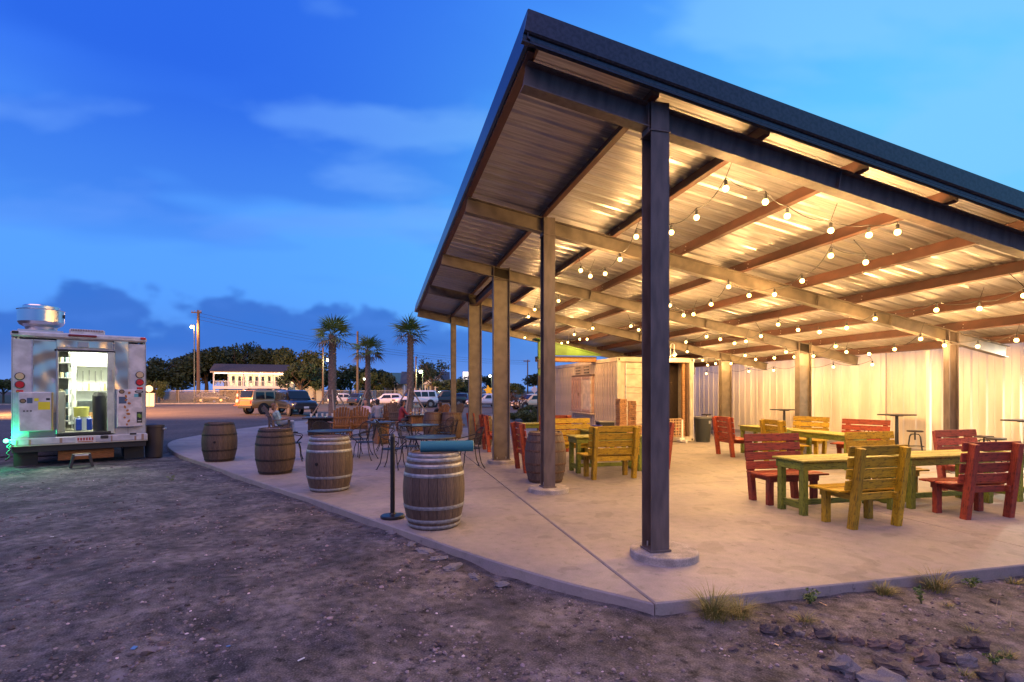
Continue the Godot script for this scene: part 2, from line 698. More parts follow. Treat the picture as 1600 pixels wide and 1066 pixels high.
func patio_outline(grow := 0.0) -> PackedVector2Array:
	var pts := [Vector2(-0.62, -1.11), Vector2(-0.85, -0.84), Vector2(-1.22, -0.4), Vector2(-1.8, 0.47), Vector2(-2.5, 1.67), Vector2(-2.95, 2.43), Vector2(-3.76, 3.84), Vector2(-4.33, 4.75), Vector2(-5.37, 6.45), Vector2(-6.72, 8.76), Vector2(-8.26, 11.34), Vector2(-9.44, 13.91), Vector2(-9.99, 15.9), Vector2(-9.93, 17.71), Vector2(-9.43, 21.03), Vector2(-8.29, 25.0), Vector2(-7.16, 28.47), Vector2(-0.62, 29.0)]
	# rounded a little with Catmull-Rom between the measured points
	var out := PackedVector2Array()
	for i in pts.size() - 1:
		var a: Vector2 = pts[maxi(i - 1, 0)]
		var b: Vector2 = pts[i]
		var c: Vector2 = pts[i + 1]
		var d: Vector2 = pts[mini(i + 2, pts.size() - 1)]
		for k in 4:
			out.append(b.cubic_interpolate(c, a, d, k / 4.0))
	out.append(pts[-1])
	if grow != 0.0:
		for i in out.size():
			if out[i].x < -0.63:
				out[i] += Vector2(-grow, -grow * 0.5)
	return out


func slab_mesh(poly: PackedVector2Array, deep: float, bev: float) -> ArrayMesh:
	var b := MB.new()
	var n := poly.size()
	var area := 0.0
	for i in n:
		area += poly[i].cross(poly[(i + 1) % n])
	var sg := signf(area)
	var inner := PackedVector2Array()
	for i in n:
		var d0 := (poly[i] - poly[(i + n - 1) % n]).normalized()
		var d1 := (poly[(i + 1) % n] - poly[i]).normalized()
		var o0 := Vector2(d0.y, -d0.x) * sg
		var o1 := Vector2(d1.y, -d1.x) * sg
		var o := (o0 + o1).normalized()
		inner.append(poly[i] - o * bev / maxf(0.5, o.dot(o0)))
	for i in n:
		var j := (i + 1) % n
		var d := (poly[j] - poly[i])
		var o := Vector3(d.y * sg, 0, d.x * sg)
		b.quad(P(inner[i].x, inner[i].y, 0), P(inner[j].x, inner[j].y, 0), P(poly[j].x, poly[j].y, -bev), P(poly[i].x, poly[i].y, -bev), o.normalized() + Vector3.UP)
		b.quad(P(poly[i].x, poly[i].y, -bev), P(poly[j].x, poly[j].y, -bev), P(poly[j].x, poly[j].y, -deep), P(poly[i].x, poly[i].y, -deep), o)
	var t := Geometry2D.triangulate_polygon(inner)
	for i in range(0, t.size(), 3):
		b.tri(P(inner[t[i]].x, inner[t[i]].y), P(inner[t[i + 1]].x, inner[t[i + 1]].y), P(inner[t[i + 2]].x, inner[t[i + 2]].y), Vector3.UP)
	return b.done()


func build_patio() -> void:
	var patio := Node3D.new()
	patio.name = "patio"
	patio.set_meta("kind", "structure")
	add_child(patio)
	var conc := detail(mat("patio concrete", [0.37, 0.335, 0.325], 0.7, 0.0, "stain", Vector3.ONE * 0.19, "bump", 0.15, true), "stain", 0.07)
	conc.albedo_texture = pattern("concrete")
	part(patio, "slab", slab_mesh(patio_outline(), 0.3, 0.014), conc)
	var us := [-0.61, 4.19, 9.0, 12.05]
	var vs := [-1.1, 3.9, 8.9, 13.9, 20.0]
	for i in us.size() - 1:
		for j in vs.size() - 1:
			var a := Vector2(us[i] + 0.004, vs[j] + (0.0 if j == 0 else 0.004))
			var b := Vector2(us[i + 1] - 0.004, vs[j + 1] - 0.004)
			part(patio, "slab", slab_mesh(PackedVector2Array([a, Vector2(b.x, a.y), b, Vector2(a.x, b.y)]), 0.3, 0.012 if j == 0 else 0.005), conc)


# ---------------------------------------------------------------- pavilion

func h_section(b: float, d: float, t := 0.012, w := 0.01) -> PackedVector2Array:
	# flanges along x at y = +-d/2, web along y
	var x := b * 0.5
	var y := d * 0.5
	return PackedVector2Array([Vector2(-x, -y), Vector2(x, -y), Vector2(x, -y + t), Vector2(w * 0.5, -y + t), Vector2(w * 0.5, y - t), Vector2(x, y - t), Vector2(x, y), Vector2(-x, y), Vector2(-x, y - t), Vector2(-w * 0.5, y - t), Vector2(-w * 0.5, -y + t), Vector2(-x, -y + t)])


func build_pavilion() -> void:
	var pav := thing("pavilion", "open steel pavilion with sloping metal roof over the patio tables", "pavilion")
	var steel := mat("grey brown steel paint", [0.13, 0.1, 0.088], 0.5, 0.0, "mottle", Vector3(1.6, 0.4, 1.6), "bump", 0.02)
	var tan_steel := mat("tan steel paint", [0.15, 0.12, 0.088], 0.48, 0.0, "mottle", Vector3.ONE * 0.6, "bump", 0.02)
	var primer := mat("red primer steel", [0.09, 0.032, 0.019], 0.5, 0.0, "stain", Vector3.ONE * 0.9, "bump", 0.02)
	var bolt_m := mat("zinc bolt", [0.5, 0.5, 0.48], 0.35, 0.8)
	var foot_m := detail(mat("footing concrete", [0.42, 0.38, 0.34], 0.85, 0.0, "mottle", Vector3.ONE * 0.9, "bump", 0.3), "fine", 3.0)
	var trim := mat("bronze trim with sky reflection tint", [0.045, 0.05, 0.066], 0.3, 0.3, "mottle", Vector3(1.0, 4.0, 4.0))  # blue mixed into the bronze stands in for reflected sky
	var galv := mat("roof sheet steel", [0.54, 0.53, 0.53], 0.31, 0.6, "mottle", Vector3(5.0, 1.0, 0.22), "dents", 0.12)
	var tilt := Basis(Vector3.BACK, -atan(SLOPE))
	var spots := [[0.0, 0.0, 0], [0.0, 3.76, 0], [0.0, 7.52, 1], [0.0, 11.28, 1], [0.0, 16.5, 0], [9.05, 3.76, 2], [8.72, 7.52, 1], [8.9, 11.28, 1]]
	for s in spots:
		var top: float = HB + 0.27 - SLOPE * s[0]
		var base := 0.085 if s[0] < 1.0 else 0.0
		var sec := h_section(0.205, 0.205) if s[2] == 0 else h_section(0.18, 0.4) if s[2] == 1 else h_section(0.13, 0.26)
		var b := MB.new()
		var turn := Basis.from_euler(Vector3(-PI / 2, 0, 0))
		if s[2] > 0:
			turn = Basis(Vector3.UP, PI / 2) * turn
		b.prism(sec, top - base, Transform3D(turn, Vector3(0, (top - base) / 2, 0)))
		var col := part(pav, "column", b.done(), steel if s[1] == 0.0 or s[2] == 2 else tan_steel if s[2] == 1 or s[1] > 12.0 else steel, T(P(s[0], s[1], base)))
		var w := 0.24 if s[2] == 0 else 0.43 if s[2] == 1 else 0.3
		part(col, "base_plate", bx(Vector3(w, 0.02, 0.24), 0.003), steel, T(Vector3(0, 0.008, 0)))
		var f := MB.new()
		f.lathe([Vector2(0.352, -0.3), Vector2(0.352, 0.066), Vector2(0.345, 0.076), Vector2(0.335, 0.08), Vector2(0, 0.08)], 40)
		if s[0] < 1.0:
			part(col, "footing", f.done(), foot_m, T(Vector3(0.1 if s[1] == 0.0 else 0.02, -base, 0)))
		for k in [-1, 1]:
			for j in [-1, 1]:
				part(col, "anchor_bolt", cyl(0.011, 0.05, 8), bolt_m, T(Vector3(0.05 * k, 0.018, 0.075 * j) if s[2] == 0 else Vector3(0.11 * k, 0.018, 0.05 * j)))
		# seam plates and bolt pairs up the web
		if s[2] == 1:
			for y in [1.35, 2.45, 3.4]:
				if y < top - 0.4:
					for k in [-1, 1]:
						part(col, "bolt", cyl(0.014, 0.02, 8), mats["zinc bolt"] if y > 9 else steel, T(Vector3(0.05 * k, y, 0.006), E(PI / 2)))
		# cap plate where the rafter crosses
		part(col, "cap_plate", bx(Vector3(w * 0.98, 0.014, 0.23), 0.003), steel, T(Vector3(0, top - base - 0.3, 0)))
		for k in [-1, 1]:
			part(col, "stiffener", bx(Vector3(0.012, 0.3, 0.14), 0.002), steel, T(Vector3((w * 0.5 - 0.01) * k, top - base - 0.15, 0)))
	# rafters
	var run := 12.03
	var um := (10.6 - 1.43) / 2
	var ib := MB.new()
	ib.prism(h_section(0.15, 0.25), run / cos(atan(SLOPE)))
	var ibm := ib.done()
	var lie := tilt * Basis(Vector3.UP, PI / 2)
	for v in [0.0, 3.76, 7.52, 11.28, 16.5]:
		var r := part(pav, "rafter", ibm, steel if v == 0.0 else tan_steel, T(P(um, v, HB + 0.125 - SLOPE * um), lie))
		for u in [2.3, 5.6, 7.4]:
			part(r, "stiffener", bx(Vector3(0.13, 0.22, 0.012), 0.002), steel if v == 0.0 else tan_steel, T(Vector3(0.003, 0, (u - um) / cos(atan(SLOPE)))))
	# purlins
	var zp := MB.new()
	zp.prism(PackedVector2Array([Vector2(-0.07, -0.1), Vector2(0.004, -0.1), Vector2(0.004, 0.092), Vector2(0.07, 0.092), Vector2(0.07, 0.1), Vector2(-0.004, 0.1), Vector2(-0.004, -0.092), Vector2(-0.07, -0.092)]), 17.3)
	var zpm := zp.done()
	var clip := bx(Vector3(0.008, 0.16, 0.12), 0.002)
	for k in 10:
		var u := -1.36 + k * 1.31
		var pu := part(pav, "purlin", zpm, primer, T(P(u, 8.46, HB + 0.25 + 0.105 - SLOPE * u), tilt))
		for v in [0.0, 3.76, 7.52, 11.28, 16.5]:
			part(pu, "clip_plate", clip, primer, T(Vector3(0.02, -0.015, 8.46 - v)))
			for j in 4:
				part(pu, "bolt", cyl(0.009, 0.014, 6), bolt_m, T(Vector3(-0.006, -0.04 if j % 2 else 0.03, 8.46 - v + (-0.2 if j < 2 else 0.2)), E(0, 0, PI / 2)))
	# strut along the column line between the third and fourth column
	var st := MB.new()
	st.prism(h_section(0.14, 0.22), 3.5)
	part(pav, "strut", st.done(), primer, T(P(0.0, 9.4, HB + 0.02)))
	# roof sheets: ribs run down the slope
	var line := []
	var wide := 17.5 / 19.0
	for r in 3:
		var x := -wide / 2 + wide / 3 * r
		for q in [[0.0, 0.0], [0.115, 0.0], [0.122, 0.006], [0.142, 0.006], [0.149, 0.0]]:
			line.append(Vector2(x + q[0], q[1]))
		line.append(Vector2(x + 0.2, 0.0))
		line.append(Vector2(x + 0.222, 0.034))
		line.append(Vector2(x + 0.25, 0.034))
		line.append(Vector2(x + 0.272, 0.0))
	line.append(Vector2(wide / 2 + 0.004, 0.0))
	var sh := MB.new()
	sh.strip(line, 12.1 / cos(atan(SLOPE)), Vector3.UP)
	var shm := sh.done()
	for k in 19:
		var v := -0.27 + wide * (k + 0.5)
		part(pav, "roof_sheet", shm, galv, T(P(um, v, HB + 0.25 + 0.21 - SLOPE * um + (0.0015 if k % 2 else 0.0)), lie))
	# fascias: a formed rake trim at the near end, a plain one at the high eave
	var rake := PackedVector2Array([Vector2(0.0, 0.115), Vector2(-0.045, 0.115), Vector2(-0.05, 0.11), Vector2(-0.05, -0.09), Vector2(-0.035, -0.105), Vector2(-0.015, -0.11), Vector2(-0.01, -0.15), Vector2(-0.022, -0.165), Vector2(-0.022, -0.18), Vector2(0.03, -0.18), Vector2(0.03, -0.168), Vector2(0.002, -0.16)])
	var rk := MB.new()
	rk.prism(rake, 12.16 / cos(atan(SLOPE)))
	var up := HB + 0.25 + 0.21
	# local x of the profile points away from the roof once the prism lies along the slope
	part(pav, "rake_trim", rk.done(), trim, T(P(um, -0.265, up - SLOPE * um - 0.01), tilt * Basis(Vector3.UP, PI / 2)))
	var far := MB.new()
	far.prism(rake, 12.16 / cos(atan(SLOPE)))
	part(pav, "rake_trim", far.done(), mat("tan trim", [0.25, 0.2, 0.14], 0.5), T(P(um, 17.22, up - SLOPE * um - 0.01), tilt * Basis(Vector3.UP, -PI / 2)))
	var ev := MB.new()
	ev.prism(PackedVector2Array([Vector2(0, 0.06), Vector2(-0.05, 0.06), Vector2(-0.05, -0.2), Vector2(-0.02, -0.22), Vector2(-0.02, -0.19), Vector2(-0.042, -0.19), Vector2(-0.042, 0.05), Vector2(0, 0.05)]), 17.56)
	part(pav, "eave_trim", ev.done(), trim, T(P(-1.43, 8.475, up + SLOPE * 1.43 + 0.05)))
	var lo := MB.new()
	lo.prism(PackedVector2Array([Vector2(0, 0.06), Vector2(0.11, 0.06), Vector2(0.12, -0.12), Vector2(0.0, -0.12), Vector2(0.0, -0.11), Vector2(0.11, -0.11), Vector2(0.1, 0.05), Vector2(0, 0.05)]), 17.5)
	part(pav, "gutter", lo.done(), mat("white gutter", [0.72, 0.69, 0.62], 0.4), T(P(10.62, 8.475, up - SLOPE * 10.62 + 0.02)))
	for v in [1.9, 5.6, 9.4, 14.0]:
		var h := up - SLOPE * 10.4
		part(pav, "downspout", bx(Vector3(0.08, h, 0.1), 0.01), mats["white gutter"], T(P(10.78, v, h / 2)))


func build_metal_building() -> void:
	var shed := thing("metal_building", "long white ribbed metal wall behind the high tables", "building")
	var white := mat("white ribbed wall", [0.76, 0.69, 0.52], 0.45, 0.0, "stain", Vector3(0.4, 0.1, 0.4), "dents", 0.1, true)
	var line := []
	for r in 2:
		var x := -0.37 + 0.37 * r
		for q in [[0.0, 0.0], [0.1, 0.0], [0.107, 0.006], [0.125, 0.006], [0.132, 0.0], [0.255, 0.0], [0.277, 0.036], [0.303, 0.036], [0.325, 0.0]]:
			line.append(Vector2(x + q[0], q[1]))
	line.append(Vector2(0.373, 0.0))
	var s := MB.new()
	s.strip(line, 4.6, Vector3.UP)
	var m := s.done()
	# profile x runs along the wall, its ribs towards the patio, its length upright
	var b := Basis(Vector3(0, 0, -1), Vector3(-1, 0, 0), Vector3(0, 1, 0))
	for k in 34:
		part(shed, "wall_panel", m, white, T(P(12.1 - (0.0015 if k % 2 else 0.0), -4.0 + 0.74 * k, 2.3), b))
	part(shed, "base_trim", bx(Vector3(0.05, 0.1, 25.2), 0.01), mat("wall base trim", [0.3, 0.28, 0.24], 0.6), T(P(12.05, 8.2, 0.05)))
	part(shed, "wall_core", bx(Vector3(9.0, 4.58, 25.0), 0.0), mat("shed core", [0.5, 0.48, 0.44], 0.8), T(P(16.65, 8.2, 2.28)))
	for v in [0.9, 7.9]:
		part(shed, "joint_cover", bx(Vector3(0.02, 4.4, 0.03), 0.003), mats["wall base trim"], T(P(12.05, v, 2.3)))
	# the white work light on the wall, just outside the picture on the right
	var fl := thing("flood_light", "white flood light on the ribbed wall past the right edge", "lamp", P(11.75, 3.2, 2.45))
	part(fl, "housing", bx(Vector3(0.22, 0.26, 0.4), 0.02), mat("lamp housing", [0.08, 0.08, 0.085], 0.5), T(Vector3(0.14, 0.02, 0)))
	part(fl, "arm", bx(Vector3(0.16, 0.05, 0.05), 0.01), mats["lamp housing"], T(Vector3(0.28, 0.02, 0)))
	part(fl, "lens", bx(Vector3(0.02, 0.2, 0.34), 0.006), glow("flood lens", [1.0, 0.97, 0.85], 6.0), T(Vector3(0.02, 0.02, 0)))
	var sp := SpotLight3D.new()
	sp.name = "beam"
	sp.light_color = lin(1.0, 0.93, 0.72)
	sp.light_energy = 30.0
	sp.light_size = 0.12
	sp.spot_range = 60.0
	sp.spot_attenuation = 2.0
	sp.spot_angle = 80.0
	sp.spot_angle_attenuation = 1.0
	sp.shadow_enabled = true
	fl.add_child(sp)
	sp.position = Vector3(-0.02, 0.0, 0)
	sp.rotation = Vector3(-0.95, PI / 2 - 0.4, 0)


func build_container() -> void:
	var c := thing("shipping_container", "tan corrugated shipping container with a serving hatch and open end doorway", "container", P(4.8, 11.3, 0.0))
	var tan := mat("container tan paint", [0.64, 0.5, 0.4], 0.6, 0.0, "stain", Vector3(0.6, 0.35, 0.6), "dents", 0.12)
	var cream := mat("container cream paint", [0.6, 0.52, 0.38], 0.55, 0.0, "stain", Vector3.ONE * 0.8, "dents", 0.12)
	var L := 8.0
	var W := 2.86
	var H := 2.88
	# side wall towards the drive: trapezoid corrugation, each bay a panel
	var bay := []
	for q in [[0.0, 0.0], [0.07, 0.0], [0.1, 0.065], [0.18, 0.065], [0.21, 0.0]]:
		bay.append(Vector2(q[0], q[1]))
	var s := MB.new()
	s.strip(bay, H - 0.3, Vector3.UP)
	var m := s.done()
	var out := Basis(Vector3(0, 0, -1), Vector3(-1, 0, 0), Vector3(0, 1, 0))
	for k in 37:
		part(c, "side_corrugation", m, tan, T(Vector3(0.06, H / 2, -0.13 - 0.21 * k), out))
	for y in [0.09, H - 0.07]:
		for x in [0.05, W - 0.05]:
			part(c, "side_rail", bx(Vector3(0.1, 0.14, L), 0.01), tan if x < 1 else cream, T(Vector3(x, y, -L / 2)))
		part(c, "end_rail", bx(Vector3(W - 0.22, 0.16, 0.12), 0.01), cream, T(Vector3(W / 2, y, -0.06)))
	for x in [0.065, W - 0.065]:
		for z in [-0.07, -L + 0.07]:
			part(c, "corner_post", bx(Vector3(0.13, H, 0.14), 0.012), cream, T(Vector3(x, H / 2, z)))
			for y in [0.07, H - 0.07]:
				part(c, "corner_casting", bx(Vector3(0.17, 0.14, 0.18), 0.02), cream, T(Vector3(x, y, z)))
				part(c, "casting_hole", bx(Vector3(0.05, 0.07, 0.01), 0.004), mat("hole black", [0.01, 0.01, 0.01], 0.9), T(Vector3(x, y, z + 0.088)))
	part(c, "roof_panel", bx(Vector3(W - 0.02, 0.04, L - 0.02), 0.0), tan, T(Vector3(W / 2, H - 0.06, -L / 2)))
	part(c, "floor_panel", bx(Vector3(W - 0.1, 0.05, L - 0.1), 0.0), mat("ply floor", [0.24, 0.13, 0.06], 0.7, 0.0, "grain", Vector3(3, 3, 0.4)), T(Vector3(W / 2, 0.15, -L / 2)))
	part(c, "side_panel", bx(Vector3(0.04, H - 0.2, L - 0.2), 0.0), cream, T(Vector3(W - 0.05, H / 2, -L / 2)))
	part(c, "back_panel", bx(Vector3(W - 0.2, H - 0.2, 0.04), 0.0), tan, T(Vector3(W / 2, H / 2, -L + 0.05)))
	# closed left leaf of the end: recessed panels between rails
	var leaf := part(c, "door_leaf", bx(Vector3(1.2, H - 0.34, 0.04), 0.006), cream, T(Vector3(0.75, H / 2, -0.09)), "closed left door leaf with pressed panels")
	for k in 4:
		for q in 2:
			part(leaf, "pressed_rib", bx(Vector3(0.9, 0.05, 0.03), 0.012), cream, T(Vector3(0.02, -0.98 + 0.62 * k + 0.2 * q, 0.03)))
	for x in [-0.42, 0.46]:
		var rod := part(leaf, "lock_rod", cyl(0.018, H - 0.4, 8), mat("galvanised rod", [0.5, 0.5, 0.48], 0.4, 0.8), T(Vector3(x, -H / 2 + 0.2, 0.07)))
		part(leaf, "rod_bracket", bx(Vector3(0.09, 0.06, 0.05), 0.008), mats["galvanised rod"], T(Vector3(x, -0.35, 0.05)))
	# room behind the open half: dark partition with a pale board, timber jamb
	var dark := mat("dark interior board", [0.045, 0.026, 0.016], 0.7, 0.0, "grain", Vector3(4, 0.5, 4))
	part(c, "partition", bx(Vector3(1.5, H - 0.3, 0.05), 0.0), dark, T(Vector3(2.05, H / 2, -0.9)))
	part(c, "partition", bx(Vector3(0.05, H - 0.3, 0.85), 0.0), dark, T(Vector3(1.37, H / 2, -0.5)))
	part(c, "notice_board", bx(Vector3(0.28, 0.95, 0.02), 0.005), mat("pale panel", [0.22, 0.15, 0.08], 0.6), T(Vector3(2.12, 1.85, -0.86)))
	part(c, "light_cord", bx(Vector3(1.1, 0.006, 0.006), 0.0), mat("pale panel", []), T(Vector3(2.0, 2.05, -0.85)))
	part(c, "door_jamb", bx(Vector3(0.11, H - 0.32, 0.1), 0.008), wood("pine"), T(Vector3(2.585, H / 2, -0.2)), "orange timber door jamb")
	part(c, "door_jamb", bx(Vector3(0.1, H - 0.32, 0.08), 0.008), mat("brown post", [0.13, 0.065, 0.03], 0.7, 0.0, "grain", Vector3(6, 0.5, 6)), T(Vector3(2.69, H / 2, -0.12)))
	part(c, "conduit", cyl(0.014, H - 0.2, 8), mat("white conduit", [0.7, 0.7, 0.66], 0.5), T(Vector3(W - 0.02, 0.1, 0.02)))
	part(c, "wall_box", bx(Vector3(0.14, 0.26, 0.2), 0.01), mat("lamp housing", []), T(Vector3(W + 0.09, 2.45, -0.25)))
	# serving hatch in the side wall
	var hz := -3.05
	var hatch_tan := mat("hatch tan paint", [0.62, 0.36, 0.24], 0.6, 0.0, "stain", Vector3.ONE)
	var hatch_pale := mat("hatch pale paint", [0.8, 0.6, 0.42], 0.6, 0.0, "stain", Vector3.ONE)
	var hatch := part(c, "serving_hatch", bx(Vector3(0.1, 1.42, 2.14), 0.006), hatch_tan, T(Vector3(-0.02, 1.62, hz)), "shuttered serving hatch")
	part(hatch, "hatch_frame", bx(Vector3(0.09, 0.07, 2.26), 0.006), mat("hatch edge", [0.14, 0.08, 0.05], 0.7), T(Vector3(-0.02, 0.72, 0)))
	part(hatch, "hatch_sill", bx(Vector3(0.2, 0.04, 2.3), 0.008), hatch_pale, T(Vector3(-0.06, -0.72, 0)))
	for k in 2:
		var leafz := 0.535 - 1.07 * k
		var sh := part(hatch, "shutter", bx(Vector3(0.04, 1.34, 1.03), 0.006), hatch_pale if k == 0 else hatch_tan, T(Vector3(-0.06, 0, leafz)), "paler right shutter" if k == 0 else "")
	for k in 6:
		part(hatch, "shutter_stile", bx(Vector3(0.03, 1.34, 0.1), 0.008), hatch_pale if k < 2 else hatch_tan, T(Vector3(-0.09, 0, [0.98, 0.1, -0.06, -0.4, -0.7, -1.0][k])))
	for y in [-0.62, 0.62]:
		part(hatch, "shutter_rail", bx(Vector3(0.028, 0.1, 2.0), 0.008), hatch_tan, T(Vector3(-0.089, y, 0)))
	for y in [-0.4, 0.45]:
		part(hatch, "hinge", bx(Vector3(0.03, 0.11, 0.06), 0.006), mat("white hinge", [0.75, 0.72, 0.66], 0.4), T(Vector3(-0.11, y, 1.03)))
	part(hatch, "handle", bx(Vector3(0.03, 0.12, 0.03), 0.008), mats["hatch edge"], T(Vector3(-0.12, 0.0, -0.2)))
	# two stencilled notices over the hatch, worn past reading
	for k in 2:
		var z: float = hz + [-0.55, 0.35][k]
		var pl := part(c, "stencil_plate", bx(Vector3(0.02, 0.34, 0.6), 0.0), mat("hatch cream plate", [0.45, 0.33, 0.23], 0.7), T(Vector3(-0.01, 2.55 if k == 0 else 2.56, z)), "stencilled notice over the hatch")
		for r in 3:
			for q in 4:
				part(pl, "stencil_mark", bx(Vector3(0.004, 0.06, rng.randf_range(0.07, 0.12)), 0.0), mat("stencil black", [0.03, 0.025, 0.025], 0.8), T(Vector3(-0.012, 0.11 - 0.11 * r, -0.21 + 0.14 * q)))
	# green lean-to roof rising behind the container's near corner
	var g := thing("green_lean_to", "lime green lean-to gable above the tan container", "canopy", P(0, 0, 0))
	var green := mat("lime green metal", [0.085, 0.19, 0.014], 0.5, 0.0, "stain", Vector3.ONE * 0.7, "dents", 0.4)
	var w := MB.new()
	w.prism(PackedVector2Array([Vector2(2.62, 3.02), Vector2(4.9, 3.02), Vector2(4.9, 3.04), Vector2(2.62, 3.56)]), 0.08)
	part(g, "gable_panel", w.done(), green, T(Vector3(0, 0, -13.0)))
	var rf := MB.new()
	rf.prism(PackedVector2Array([Vector2(2.5, 3.6), Vector2(4.95, 3.055), Vector2(4.95, 3.09), Vector2(2.5, 3.64)]), 0.6)
	part(g, "roof", rf.done(), green, T(Vector3(0, 0, -13.28)))
	part(g, "soffit", bx(Vector3(2.2, 0.05, 0.5), 0.0), mat("soffit ply", [0.16, 0.1, 0.06], 0.8), T(P(3.7, 13.3, 2.97)))
	part(g, "post", bx(Vector3(0.1, 3.5, 0.1), 0.008), green, T(P(2.6, 13.0, 1.75)))
	part(g, "lower_post", bx(Vector3(0.12, 2.3, 0.12), 0.008), mat("dark post", [0.04, 0.03, 0.03], 0.7), T(P(2.6, 13.0, 1.15)))  # lower stretch of the post, darker than its green top
	part(g, "junction_box", bx(Vector3(0.09, 0.34, 0.13), 0.01), mats["lamp housing"], T(P(2.56, 12.9, 2.7)))
	for k in 3:
		part(g, "joist", bx(Vector3(2.2, 0.14, 0.06), 0.004), wood("pine"), T(P(3.7, 13.1 + k * 0.2, 2.88)))
	# gooseneck lamp over the doorway
	var gl := thing("gooseneck_lamp", "white gooseneck lamp over the container doorway", "lamp", P(6.74, 11.24, 2.9))
	var pipe := MB.new()
	var path := []
	for k in 12:
		var a := PI * k / 11.0
		path.append(Vector3(0, 0.34 + 0.12 * sin(a), 0.12 - 0.12 * cos(a)))
	path.push_front(Vector3.ZERO)
	path.append(Vector3(0, 0.12, 0.24))
	pipe.tube(path, 0.018, 8)
	part(gl, "pipe", pipe.done(), mats["white conduit"])
	var bell := MB.new()
	bell.lathe([Vector2(0.02, 0.06), Vector2(0.05, 0.04), Vector2(0.1, -0.04)], 16, Vector3(0, 0.1, 0.24))
	part(gl, "shade", bell.done(), mats["white conduit"])
	part(gl, "bulb", ball_mesh(0.045), glow("bulb glow", [1.0, 0.6, 0.17], 16.0), T(Vector3(0, 0.05, 0.24)))
	lamp(gl, "bulb_light", Vector3(0, 0.05, 0.24), lin(1.0, 0.6, 0.26), 0.7, 0.04)


func ball_mesh(r: float) -> Mesh:
	var k := "ball%.3f" % r
	if not meshes.has(k):
		var b := MB.new()
		b.ball(Vector3.ZERO, Vector3.ONE * r, 12, 8)
		meshes[k] = b.done()
	return meshes[k]


# ---------------------------------------------------------------- food truck

